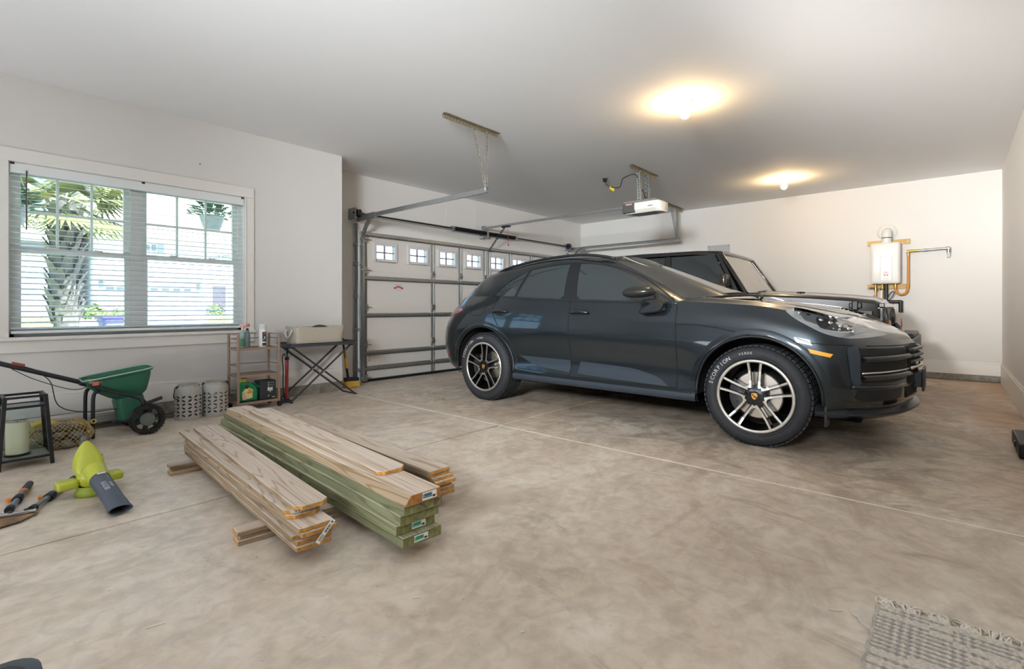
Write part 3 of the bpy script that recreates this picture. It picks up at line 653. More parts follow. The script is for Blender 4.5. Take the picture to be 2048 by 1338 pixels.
# columns: front centre ... rear centre.  (w, Y) plan of each ring + z
def R(ws, ys, zs_): return [(w, y, z) for w, y, z in zip(ws, ys, zs_)]
body_rings = [
 R([0,.36,.60,.76,.84,.875,.89,.895,.895,.895,.895,.895,.895,.89,.87,.83,.68,.42,0],
   [0.25,0.298,0.382,0.498,0.588,0.72,1.07,1.45,1.66,2.2,2.69,3.2,3.5,3.81,4.15,4.36,4.49,4.57,4.6],
   [.25,.25,.25,.25,.25,.25,.26,.265,.268,.27,.275,.28,.285,.29,.29,.29,.30,.31,.31]),
 R([0,.36,.62,.79,.875,.915,.93,.935,.935,.935,.935,.935,.935,.935,.915,.87,.71,.44,0],
   [0.215,0.263,0.352,0.478,0.578,0.72,1.07,1.45,1.66,2.2,2.69,3.2,3.5,3.81,4.15,4.39,4.55,4.64,4.67],
   [.34]*19),
 R([0,.36,.62,.80,.89,.93,.945,.93,.915,.905,.905,.915,.93,.95,.935,.885,.725,.45,0],
   [0.2,0.25,0.337,0.468,0.573,0.72,1.07,1.45,1.66,2.2,2.69,3.2,3.5,3.81,4.15,4.42,4.61,4.7,4.73],
   [.45]*19),
 R([0,.36,.62,.80,.893,.935,.952,.938,.92,.91,.912,.925,.942,.958,.945,.895,.735,.455,0],
   [0.195,0.243,0.332,0.458,0.568,0.72,1.07,1.45,1.66,2.2,2.69,3.2,3.5,3.81,4.15,4.44,4.64,4.735,4.765],
   [.56,.56,.56,.56,.56,.56,.56,.56,.56,.57,.58,.585,.58,.575,.57,.57,.57,.57,.57]),
 R([0,.36,.62,.80,.893,.935,.955,.948,.942,.94,.943,.95,.957,.963,.95,.895,.73,.455,0],
   [0.19,0.24,0.33,0.456,0.568,0.72,1.07,1.45,1.66,2.2,2.69,3.2,3.5,3.81,4.15,4.45,4.65,4.74,4.77],
   [.63,.63,.63,.64,.65,.66,.67,.675,.68,.685,.70,.71,.71,.71,.69,.67,.665,.665,.665]),
 R([0,.36,.61,.785,.88,.93,.952,.950,.948,.946,.948,.952,.958,.963,.948,.885,.715,.445,0],
   [0.195,0.245,0.337,0.463,0.578,0.73,1.07,1.45,1.66,2.2,2.69,3.2,3.5,3.81,4.15,4.44,4.63,4.72,4.75],
   [.69,.69,.695,.71,.74,.76,.79,.80,.80,.80,.81,.82,.825,.83,.81,.78,.77,.77,.77]),
 R([0,.355,.59,.755,.855,.905,.928,.932,.93,.928,.930,.932,.934,.935,.905,.835,.68,.43,0],
   [0.205,0.256,0.357,0.488,0.598,0.745,1.07,1.45,1.66,2.2,2.69,3.2,3.5,3.81,4.13,4.4,4.57,4.655,4.68],
   [.725,.73,.745,.785,.835,.865,.91,.92,.925,.93,.94,.96,.97,.975,.97,.935,.93,.93,.93]),
 R([0,.35,.56,.70,.80,.84,.872,.885,.888,.89,.89,.885,.87,.835,.775,.69,.58,.38,0],
   [0.235,0.29,0.387,0.513,0.613,0.765,1.07,1.45,1.66,2.2,2.69,3.2,3.5,3.81,4.12,4.34,4.46,4.53,4.55],
   [.765,.775,.80,.85,.912,.955,1.012,1.04,1.045,1.058,1.075,1.10,1.112,1.122,1.125,1.12,1.115,1.11,1.11]),
]
def W2(p): return Vector((XC-p[0], p[1], p[2]))         # (w,Y,z) -> world, near side
NU, NV = 12, 5
low = ringset(body_rings, NU, NV)
def both(rows, M_):
    for s in (1, -1): M_.grid([[Vector((XC-s*p[0], p[1], p[2])) for p in r] for r in rows])
class Shell:
    def __init__(s): s.mb = MB()
# wheel openings ------------------------------------------------------
FW = (1.071, .361); RW = (3.807, .361)
AR = {0: (1.071, .372, .420), 1: (3.807, .372, .425)}
def cut_arches(rows):
    """grid of near-side body (w,Y,z) with faces inside the two arch circles dropped, rims snapped onto them"""
    Rn, Cn = len(rows), len(rows[0]); vs = [p.copy() for r in rows for p in r]; keep = []
    def rad(p):
        for c in AR.values():
            d = math.hypot(p.y-c[0], max(p.z, c[1]-.0)-c[1]) if p.z > c[1] else abs(p.y-c[0])
            if d < c[2]: return c, d
        return None, 0
    ins = [rad(p)[0] for p in vs]
    used = set()
    for i in range(Rn-1):
        for j in range(Cn-1):
            q = (i*Cn+j, i*Cn+j+1, (i+1)*Cn+j+1, (i+1)*Cn+j)
            n = sum(1 for k in q if ins[k])
            if n == 4: continue
            keep.append(q); used |= set(q)
    for k in used:
        if ins[k]:
            c = ins[k]; p = vs[k]
            if p.z > c[1]:
                d = Vector((p.y-c[0], p.z-c[1])); 
                if d.length < 1e-6: continue
                d = d.normalized()*c[2]; p.y = c[0]+d.x; p.z = c[1]+d.y
            else: p.y = c[0]+(c[2] if p.y > c[0] else -c[2])
    return vs, keep
# denser sampling along the flanks gives clean arches
bvs, bfs = cut_arches(low)
car = thing('suv', 'glossy blue-black sport SUV parked with its nose to the right, nearest vehicle', 'car', (XC, 2.45, 0))
mb = MB()
for s in (1, -1): mb.add([Vector((XC-s*p.x, p.y, p.z)) for p in bvs], bfs if s == 1 else [f[::-1] for f in bfs])
# bonnet: ribs across the car between the two top edges, crowned, with raised fender ridges
top = low[-1]
def edge_at(Y, ring):
    for a, b in zip(ring[:-1], ring[1:]):
        if a.y <= Y <= b.y and b.y > a.y:
            t = (Y-a.y)/(b.y-a.y); return a.lerp(b, t)
    return ring[0].copy()
zc_t = [(.235,.765),(.262,.800),(.30,.826),(.36,.860),(.45,.895),(.55,.925),(.72,.963),(.94,1.006),(1.17,1.046),(1.40,1.078),(1.7,1.10)]
def zc(Y):
    for (a, za), (b, zb) in zip(zc_t[:-1], zc_t[1:]):
        if a <= Y <= b: return za+(zb-za)*(Y-a)/(b-a)
    return zc_t[-1][1]
rows = []
Ys = [.236,.245,.262,.285,.315,.35,.40,.455,.52,.60,.70,.82,.95,1.1,1.25,1.4,1.55,1.7]
for Y in Ys:
    e = edge_at(Y, top); rib = []
    for k in range(41):
        t = -1+2*k/40; a = abs(t)
        zcv = zc(Y); w = e.x*t
        z = e.z + (zcv-e.z)*(1-a**2.6)
        ridge = math.exp(-((a-.80)/.10)**2)*.022*min(1, max(0, (Y-.3)/.5)); z += ridge
        groove = math.exp(-((a-.60)/.06)**2)*.010*min(1, max(0, (Y-.3)/.5)); z -= groove
        rib.append(Vector((XC-w, Y, z)))
    rows.append(rib)
mb.grid(rows)
# underside
mb.grid([[Vector((XC-.86*s, y, .25)) for s in (1,-1)] for y in (.45,1.0,2,3,3.8,4.4)])
body = mb.build('body', M['paint'], car, smooth=50)
# greenhouse ------------------------------------------------------
gh = [
 R([0,.45,.74,.875,.885,.885,.88,.845,.70,.44,0],[1.34,1.40,1.53,1.72,2.2,2.69,3.2,3.70,4.30,4.50,4.55],[1.08,1.075,1.055,1.04,1.055,1.07,1.095,1.115,1.115,1.11,1.11]),
 R([0,.42,.70,.82,.835,.84,.835,.79,.665,.42,0],[1.66,1.71,1.82,2.0,2.36,2.76,3.2,3.66,4.22,4.39,4.435],[1.215,1.21,1.19,1.18,1.195,1.205,1.215,1.22,1.21,1.205,1.205]),
 R([0,.39,.65,.745,.77,.775,.765,.725,.625,.40,0],[2.0,2.04,2.13,2.26,2.52,2.82,3.2,3.62,4.14,4.285,4.325],[1.35,1.345,1.32,1.315,1.335,1.345,1.345,1.325,1.295,1.295,1.295]),
 R([0,.36,.58,.655,.69,.70,.69,.655,.58,.38,0],[2.33,2.36,2.43,2.53,2.70,2.90,3.22,3.60,4.07,4.20,4.235],[1.475,1.468,1.445,1.432,1.448,1.455,1.445,1.415,1.365,1.372,1.375]),
 R([0,.33,.51,.57,.61,.625,.615,.58,.51,.34,0],[2.42,2.45,2.51,2.60,2.74,2.92,3.22,3.58,4.02,4.16,4.19],[1.512,1.506,1.490,1.480,1.494,1.500,1.492,1.462,1.405,1.405,1.406]),
]
gd = ringset(gh, 10, 6)
mg = MB(); both(gd, mg)
cap = gd[-1]; n = len(cap); rows = []
for k in range(0, n//2+1):
    pass
for Y in [2.425+i*(4.185-2.425)/30 for i in range(31)]:
    e = None
    for a, b in zip(cap[:-1], cap[1:]):
        if a.y <= Y <= b.y: e = a.lerp(b, (Y-a.y)/(b.y-a.y))
    if e is None: continue
    zcen = 1.514+.038*math.sin(PI*min(1, max(0, (Y-2.42)/1.15)))**1 if Y < 3.0 else 1.514+.038*math.cos(min(1,(Y-3.0)/1.2)*PI/2) - .108*((Y-3.0)/1.19)**2
    zcen = max(zcen, e.z)
    rows.append([Vector((XC-e.x*t, Y, e.z+(zcen-e.z)*(1-abs(t)**2.2))) for t in [-1+2*k/20 for k in range(21)]])
mg.grid(rows)
# rear spoiler lip
mg.grid([[Vector((XC-.56*t, 4.06-.10*abs(t)**3+dy, 1.40-.035*abs(t)**3+dz)) for t in [-1+2*k/16 for k in range(17)]] for dy, dz in ((0,.005),(.10,-.004),(.20,-.018),(.205,-.03),(.12,-.035),(.0,-.03))])
roof = mg.build('roof', M['paint'], car, smooth=50)
# ray-cast helper onto the shell --------------------------------------
bpy.context.view_layer.update()
_bv, _bf, _bn = [], [], []
for o in (body, roof):
    off = len(_bv); w = woff(o)
    _bv += [v.co+w for v in o.data.vertices]; _bn += [v.normal.copy() for v in o.data.vertices]; _bf += [tuple(i+off for i in p.vertices) for p in o.data.polygons]
BT = BVHTree.FromPolygons(_bv, _bf)
def hit(o, d):
    d = Vector(d).normalized(); loc, nor, idx, dist = BT.ray_cast(Vector(o), d)
    if loc is None: return None
    f = _bf[idx]; ws = [1/((_bv[i]-loc).length+1e-5)**2 for i in f]; s = sum(ws)
    n = sum(((_bn[i] if _bn[i].dot(d) < 0 else -_bn[i])*(w/s) for i, w in zip(f, ws)), Vector((0,0,0))).normalized()
    return loc, n
def side_hit(Y, Z, s=1):
    h = hit((XC-s*1.6, Y, Z), (s, 0, 0))
    if h is None: h = (Vector((XC-s*.9, Y, Z)), Vector((-s,0,0)))
    return h
def top_hit(X, Y):
    return hit((X, Y, 2.2), (0, 0, -1)) or (Vector((X,Y,1)), Vector((0,0,1)))
def front_hit(X, Z):
    return hit((X, -.6, Z), (0, 1, 0)) or (Vector((X,.3,Z)), Vector((0,-1,0)))
def patch(name, poly, m, caster, off=.003, parent=None, cuts=3, back=.006, two=False, puff=0.):
    """polygon in caster's 2-d space laid on the shell as a thin raised piece with the shell's own normals"""
    bm = bmesh.new(); vs = [bm.verts.new((p[0], p[1], 0)) for p in poly]
    f = bm.faces.new(vs); bmesh.ops.triangulate(bm, faces=[f], quad_method='BEAUTY', ngon_method='BEAUTY')
    for _ in range(cuts):
        long = [e for e in bm.edges if e.calc_length() > .035]
        if not long: break
        bmesh.ops.subdivide_edges(bm, edges=long, cuts=1); bmesh.ops.triangulate(bm, faces=bm.faces)
    bmesh.ops.beautify_fill(bm, faces=bm.faces, edges=[e for e in bm.edges if not e.is_boundary])
    for v in bm.verts: v.index = -1
    bm.verts.index_update()
    pts = []; nrm = []; bnd = [v.is_boundary for v in bm.verts]
    for v in bm.verts:
        p, n = caster(v.co.x, v.co.y); pts.append(p+n*(off+(0 if bnd[v.index] else puff))); nrm.append(n)
    fs = [tuple(v.index for v in f.verts) for f in bm.faces]
    bed = [(e.verts[0].index, e.verts[1].index) for e in bm.edges if e.is_boundary]
    bm.free()
    nf = []
    for f in fs:
        sg = (pts[f[1]]-pts[f[0]]).cross(pts[f[2]]-pts[f[0]]).dot(nrm[f[0]]+nrm[f[1]]+nrm[f[2]])
        nf.append(f if sg >= 0 else f[::-1])
    fs = nf
    N = len(pts); bidx = sorted({i for e in bed for i in e}); mp = {i: N+k for k, i in enumerate(bidx)}
    allv = pts+[pts[i]-nrm[i]*(off+back) for i in bidx]; alln = nrm+[nrm[i] for i in bidx]
    fdir = {}
    for f in fs:
        for a, b in zip(f, f[1:]+f[:1]): fdir[(a,b)] = 1
    for a, b in bed:
        if (a, b) in fdir: fs.append((b, a, mp[a], mp[b]))
        else: fs.append((a, b, mp[b], mp[a]))
    me = bpy.data.meshes.new(name); w = woff(parent) if parent else Vector((0,0,0))
    me.from_pydata([v-w for v in allv], [], fs); me.materials.append(m); me.shade_smooth()
    me.normals_split_custom_set_from_vertices([tuple(n) for n in alln])
    o = bpy.data.objects.new(name, me); COL.objects.link(o); o.parent = parent
    return o
def spoly(pts, n=4):
    """smooth closed outline from (px,py) corners; a corner given as 3-tuple is kept sharp"""
    out = []; P = pts; N = len(P)
    for i in range(N):
        p1, p2 = P[i], P[(i+1) % N]
        p0 = P[i-1] if len(p1) == 2 else p1; p3 = P[(i+2) % N] if len(p2) == 2 else p2
        for k in range(n):
            t = k/n; t2 = t*t; t3 = t2*t
            out.append(tuple(.5*((2*p1[c])+(p2[c]-p0[c])*t+(2*p0[c]-5*p1[c]+4*p2[c]-p3[c])*t2+(3*p1[c]-p0[c]-3*p2[c]+p3[c])*t3) for c in (0,1)))
    return out
def ribbon(name, pts2, m, caster, r=.003, parent=None, closed=False, sink=.3, dens=.03, kind=None):
    P = []
    src = pts2+[pts2[0]] if closed else pts2
    for a, b in zip(src[:-1], src[1:]):
        L = math.hypot(b[0]-a[0], b[1]-a[1]); k = max(1, int(L/dens))
        for i in range(k): P.append((a[0]+(b[0]-a[0])*i/k, a[1]+(b[1]-a[1])*i/k))
    if not closed: P.append(src[-1])
    Q = []
    for y, z in P:
        p, n = caster(y, z); Q.append(p+n*(r*sink))
    return MB().tube(Q, r, 6, closed=closed).build(name, m, parent, smooth=180, kind=kind)
side = lambda s: (lambda y, z: side_hit(y, z, s))
for s in (1, -1):
    c = side(s)
    # side windows
    qg = spoly([(3.72,1.128,0),(3.45,1.115),(3.425,1.113,0),(3.36,1.345),(3.34,1.375,0),(3.42,1.345),(3.57,1.262),(3.68,1.18)], 4)
    rg = spoly([(3.385,1.113,0),(3.1,1.095),(2.79,1.083,0),(2.815,1.418,0),(3.0,1.412),(3.29,1.385,0)], 4)
    fg = spoly([(2.635,1.076,0),(2.2,1.062),(1.74,1.047,0),(1.93,1.165),(2.13,1.278),(2.36,1.365),(2.56,1.405),(2.69,1.416,0)], 4)
    for nm, pl_ in (('quarter_window', qg), ('rear_side_window', rg), ('front_side_window', fg)):
        patch(nm, pl_, M['tint'], c, .0035, car, 4)
    ring = spoly([(3.80,1.138,0),(3.4,1.100),(2.7,1.067),(2.2,1.050),(1.665,1.034,0),(1.80,1.125),(2.05,1.272),(2.30,1.368),(2.52,1.42),(2.8,1.44),(3.05,1.432),(3.3,1.398),(3.52,1.315),(3.70,1.21)], 5)
    ribbon('window_trim', ring, M['chromed'], c, .0065, car, True, .2)
    patch('pillar_trim', [(2.815,1.075),(2.61,1.068),(2.66,1.425),(2.84,1.428)], M['cladk'], c, .0015, car, 3)
    ribbon('window_divider', [(1.86,1.05),(1.87,1.115)], M['cladk'], c, .008, car)
    # door outlines
    for g in ([(1.662,1.02),(1.655,.8),(1.652,.36)], [(2.70,1.06),(2.690,.8),(2.687,.36)], [(3.665,1.10),(3.675,1.0),(3.655,.92),(3.57,.80),(3.50,.72),(3.40,.60)],
              [(1.652,.36),(2.687,.36),(3.33,.385)]):
        ribbon('panel_gap', g, M['seam'], c, .0035, car)
    ribbon('bonnet_gap', [(1.655,.868),(1.5,.868),(1.36,.852),(1.20,.822)], M['seam'], c, .003, car)
    # lower door blade
    bl_ = spoly([(3.30,.515,0),(3.22,.475),(3.10,.43),(2.9,.405),(2.69,.392,0),(2.2,.375),(1.72,.362,0),(1.80,.42),(1.95,.462),(2.12,.486),(2.69,.505,0)], 4)
    fr_ = [p for p in bl_ if p[0] <= 2.684]; rr_ = [p for p in bl_ if p[0] >= 2.690]
    for q in (fr_, rr_):
        if len(q) > 4: patch('door_blade', q, M['clad'], c, .006, car, 4)
    ribbon('sill_step', [(1.53,.335),(2.2,.338),(3.37,.343)], M['cladk'], c, .008, car)
    # handles
    for hy in (3.56, 2.575):
        mbh = MB(); pts = []
        for k in range(13):
            t = k/12; y = hy-.105+.21*t; z = .945+.012*(1-(2*t-1)**2)+(0.005 if hy > 3 else 0.)
            p, n = side_hit(y, z, s); pts.append(p+n*(.004+.024*math.sin(PI*t)**.6))
        mbh.tube(pts, [.006+.012*math.sin(PI*k/12)**.5 for k in range(13)], 10)
        mbh.build('door_handle', M['paint'], car, smooth=180)
        patch('handle_recess', spoly([(hy-.075,.935),(hy,.915),(hy+.075,.935),(hy+.075,.975),(hy,.985),(hy-.075,.975)], 3), M['seam'], c, .0006, car, 2)
    if s == 1: ribbon('fuel_flap', spoly([(3.80,1.055),(3.97,1.045),(4.02,.99),(4.0,.925),(3.87,.915),(3.80,.95)], 4), M['seam'], c, .002, car, True)
    # arches: lip + moulding + dark liner
    for (cy, cz, cr) in AR.values():
        pts = []
        for k in range(41):
            a = -.10+(PI+.20)*k/40
            y = cy+cr*math.cos(a); z = cz+cr*math.sin(a)
            p, n = side_hit(cy+(cr+.012)*math.cos(a), cz+(cr+.012)*math.sin(a), s); pts.append(Vector((p.x, y, z)))
        MB().tube(pts, .011, 8).build('arch_lip', M['cladk'], car, smooth=180)
        lr = []
        for dx in (0, .1, .28):
            lr.append([Vector((q.x+s*dx, q.y, q.z)) for q in pts])
        MB().grid(lr).build('wheel_well', M['well'], car, smooth=180)
        MB().add([Vector((pts[0].x+s*.28, q.y, q.z)) for q in pts]+[Vector((pts[0].x+s*.28, cy, cz))], [(i, i+1, len(pts)) for i in range(len(pts)-1)]).build('wheel_well', M['well'], car)
        mo = []
        for k in range(37):
            a = .12+(PI-.24)*k/36
            r0 = []
            for dr in (.014, .034, .056):
                p, n = side_hit(cy+(cr+dr)*math.cos(a), cz+(cr+dr)*math.sin(a), s); r0.append(p+n*(.007 if dr < .05 else .001))
            mo.append(r0)
        MB().grid(mo).build('arch_moulding', M['paint'], car, smooth=180)
    # sill
    rows = []
    for y in (1.50,1.8,2.3,2.8,3.2,3.38):
        rows.append([Vector((XC-s*w, y, z)) for w, z in ((.925,.345),(.945,.325),(.948,.295),(.93,.268),(.88,.262))])
    MB().grid(rows).build('sill', M['clad'], car, smooth=60)
    # mirror
    mm = MB(); cx = XC-s*1.06
    rr2 = []
    for t in range(0, 15):
        u = t/14; yy = 2.065-.29*u
        r = (max(0, 1-(abs(u-.42)/.58)**2.4) if u > .42 else max(0, 1-((.42-u)/.42)**2.2))**.5
        rr2.append([Vector((cx+s*.02-s*(.095*r*math.cos(a)), yy, 1.115+.012*u+(.058 if math.sin(a) > 0 else .042)*r*math.sin(a))) for a in [2*PI*k/20 for k in range(20)]])
    mm.grid(rr2, cv=True)
    mir = mm.build('mirror_housing', mat('satin dark mirror cap', (50,50,48), .28, .5, coat=.4) if s == 1 else M['paint'], car, smooth=180)
    MB().prism([(1.93,1.065),(1.80,1.075),(1.74,1.03),(1.75,.985),(1.79,.962),(1.93,.945),(1.96,.955),(1.93,1.0),(1.86,1.03)], (XC-s*.99,0,0), (0,1,0), (0,0,1), (s,0,0), .085).build('mirror_foot', M['cladk'], mir, bevel=.01)
    # roof rail
    pr = [(3.93,.555,1.40),(3.78,.585,1.437),(3.5,.615,1.478),(3.2,.632,1.506),(2.9,.637,1.520),(2.66,.622,1.512),(2.50,.60,1.488),(2.40,.585,1.462)]
    pts = catmull([(XC-s*w, y, z) for y, w, z in pr], 5)
    MB().tube(pts, [.008]+[.014]*(len(pts)-2)+[.008], 8).build('roof_rail', M['cladk'], car, smooth=180)
    # headlamp
    hp = spoly([(.885,.985),(.80,.998),(.62,.948),(.46,.877),(.345,.808,0),(.42,.795),(.52,.792),(.64,.822),(.75,.880),(.84,.935)], 5)
    def hcast(y, z, s=s):
        h = hit((XC-s*1.5, y-.25, z+.28), Vector((s*1.0, .32, -.36)))
        return h or side_hit(y, z, s)
    hc = side(s)
    hl = patch('headlamp', hp, mat('headlamp cover', (128,132,134), .05, 0., .8, 1.0), hc, .004, car, 4)
    def inset(poly, k, cy_=None):
        cx_ = sum(p[0] for p in poly)/len(poly); cy_ = sum(p[1] for p in poly)/len(poly)
        return [(cx_+(p[0]-cx_)*k, cy_+(p[1]-cy_)*k) for p in poly]
    patch('lamp_bowl', inset(spoly([(.80,.972),(.66,.945),(.52,.885),(.43,.835),(.52,.825),(.66,.85),(.76,.905)], 5), .98), mat('lamp chrome bowl', (186,190,192), .15, .85), hc, .0055, hl, 3)
    patch('lamp_mask', spoly([(.70,.93),(.60,.905),(.50,.85),(.56,.838),(.67,.862)], 4), mat('lamp dark mask', (58,60,62), .2, .4), hc, .0065, hl, 3)
    for (y, z) in ((.675,.915),(.625,.895),(.575,.872),(.535,.852)):
        p, n = side_hit(y, z, s); MB().lathe([(.0,.012),(.012,.010),(.016,.004),(.016,0)], p+n*.004, n, 12).build('led', M['alloy'], hl, smooth=60)
    ribbon('daylight_strip', [(.80,.958),(.735,.905),(.66,.862),(.58,.838),(.47,.822)], M['alloy'], hc, .004, hl)
    # side marker
    patch('side_marker', spoly([(.735,.722,0),(.595,.690,0),(.61,.668,0),(.72,.692,0)], 1), mat('amber lens', (226,160,50), .25, emit=((226,150,40), .12)), c, .004, car, 3)
    # tail lamp
    patch('tail_lamp', spoly([(4.52,.995),(4.36,1.0),(4.18,.975),(4.22,.945),(4.38,.915),(4.50,.90),(4.56,.93)], 4), mat('tail lamp red', (120,36,40), .1, coat=1.), c, .004, car, 3)
    patch('rear_reflector', spoly([(4.50,.50,0),(4.40,.49,0),(4.41,.455,0),(4.50,.46,0)], 1), mat('reflector red', (150,44,40), .3), c, .004, car, 2)
# windscreen, rear window -------------------------------------------------
def wcast(x, y): return top_hit(XC-x, y)
ws = spoly([(0,1.385),(.45,1.44),(.72,1.56),(.80,1.66,0),(.69,1.98),(.58,2.34),(.545,2.40,0),(.35,2.37),(0,2.34),(-.35,2.37),(-.545,2.40,0),(-.58,2.34),(-.69,1.98),(-.80,1.66,0),(-.72,1.56),(-.45,1.44)], 4)
patch('windscreen', ws, M['screen'], wcast, .003, car, 5)
patch('rear_window', spoly([(.60,4.20,0),(.52,4.42),(0,4.49),(-.52,4.42),(-.60,4.20,0),(-.3,4.24),(0,4.25),(.3,4.24)], 4), M['tint'], wcast, .003, car, 4)
MB().tube(catmull([(XC-.70,1.50,1.075),(XC-.3,1.365,1.105),(XC+.3,1.35,1.11),(XC+.7,1.47,1.08)], 6), .012, 6).build('wiper', M['black'], car)
MB().tube(catmull([(XC-.62,1.56,1.10),(XC-.2,1.44,1.125),(XC+.05,1.42,1.13)], 6), .009, 6).build('wiper', M['black'], car)
# front face: intakes, slats, grille, plate, splitter -------------------
fc = lambda x, z: front_hit(XC-x, z)
for s in (1, -1):
    out = spoly([(s*.365,.722,0),(s*.58,.724),(s*.795,.728,0),(s*.81,.62),(s*.80,.50,0),(s*.58,.495),(s*.375,.515,0)], 3)
    itk = patch('air_intake', out, mat('intake shadow', (10,11,12), .6), fc, .002, car, 3)
    for z, mm_ in ((.665, M['paint']), (.578, M['alloy']), (.545, M['paint'])):
        pts = []
        for k in range(12):
            w = s*(.37+.43*k/11); p, n = fc(w, z-.012*(k/11)); pts.append(p+n*.014)
        if mm_ is M['alloy']: MB().tube(pts, .007, 6).build('intake_slat', mm_, itk, smooth=180)
        else: MB().grid([[q+Vector((0,-.006,.018)) for q in pts],[q+Vector((0,-.03,0)) for q in pts],[q+Vector((0,-.004,-.018)) for q in pts]]).build('intake_slat', mm_, itk, smooth=180)
    fin = [fc(s*w, z) for w, z in ((.755,.70),(.768,.62),(.752,.50))]
    patch('intake_fin', spoly([(s*.79,.735,0),(s*.845,.728),(s*.858,.62),(s*.838,.50),(s*.795,.492,0),(s*.808,.61)], 3), M['clad'], fc, .010, car, 3)
    patch('side_gill', spoly([(.607,.625,0),(.565,.618),(.548,.53),(.512,.468,0),(.585,.468),(.612,.51)], 3), M['seam'], side(s), .004, car, 3)
    patch('fog_lamp', spoly([(s*.42,.445,0),(s*.60,.447),(s*.80,.45,0),(s*.81,.40),(s*.77,.375,0),(s*.58,.375),(s*.43,.385,0)], 3), M['cladk'], fc, .006, car, 3)
    ribbon('lower_blade', [(s*.36,.468),(s*.55,.466),(s*.72,.470),(s*.84,.475)], M['paint'], fc, .016, car)
    ribbon('bumper_gap', [(s*.10,.738),(s*.45,.738),(s*.72,.742)], M['seam'], fc, .003, car)
    ribbon('bumper_gap', [(.50,.748),(.60,.752),(.72,.760),(.80,.79)], M['seam'], side(s), .003, car)
for s in (1, -1): patch('lower_fascia', spoly([(s*.02,.47,0),(s*.45,.468),(s*.84,.47,0),(s*.86,.40),(s*.855,.335,0),(s*.45,.335),(s*.02,.335,0)], 3), mat('gloss black lower bumper', (18,20,22), .12, coat=1.), fc, .0015, car, 4)
gr = patch('grille', spoly([(.35,.730,0),(0,.738),(-.35,.730,0),(-.355,.62),(-.31,.53,0),(0,.525),(.31,.53,0),(.355,.62)], 3), M['seam'], fc, .002, car, 3)
for z in (.70,.66,.62,.58):
    pts = [fc(-.33+.66*k/12, z) for k in range(13)]
    MB().tube([p+n*.018 for p, n in pts], .012, 6).build('grille_slat', M['clad'] if z > .60 else M['alloy'], gr, smooth=180)
lowg = patch('lower_grille', spoly([(.34,.45,0),(0,.452),(-.34,.45,0),(-.32,.385,0),(0,.38),(.32,.385,0)], 3), M['seam'], fc, .003, car, 3)
ribbon('lower_grille_frame', [(.35,.455),(-.35,.455),(-.33,.375),(.33,.375)], M['cladk'], fc, .008, lowg, True)
for x in (.2,-.2):
    p, n = fc(x, .61); MB().lathe([(.0,.03),(.012,.03),(.014,.02),(.014,0)], p, n, 10).build('parking_sensor', M['alloy'], car)
p, n = fc(0, .50)
MB().bb((XC-.16,p.y-.045,.40), (XC+.16,p.y-.03,.555)).bb((XC-.1,p.y-.03,.42), (XC+.1,p.y+.02,.53)).build('plate_holder', M['cladk'], car, bevel=.004)
p, n = top_hit(XC, .30); MB().lathe([(0,.004),(.022,.003),(.027,0)], p, n, 16).build('nose_crest', mat('crest gold', (200,160,80), .3, .7), car, smooth=60)
# splitter: plan-following lip
spl = [(.905,.70),(.90,.61),(.865,.52),(.785,.43),(.64,.33),(.42,.245),(.2,.20),(0,.185)]
full = [(XC-w, y) for w, y in spl]+[(XC+w, y) for w, y in spl[-2::-1]]
full = [(v.x, v.y) for v in catmull([(x, y, 0) for x, y in full], 4)]
rows = []
for inset_, z in ((.10,.335),(.035,.318),(.0,.298),(.0,.285),(.03,.262),(.16,.255)):
    rows.append([Vector((x+(XC-x)*inset_*.9, y+inset_*(.9 if abs(x-XC) < .85 else .2), z)) for x, y in full])
MB().grid(rows).build('front_splitter', mat('satin grey splitter', (44,47,50), .3, .1), car, smooth=50)
for s in (1, -1): MB().bb((XC-s*.80,.63,.20), (XC-s*.90,.645,.36)).build('mud_flap', M['black'], car)
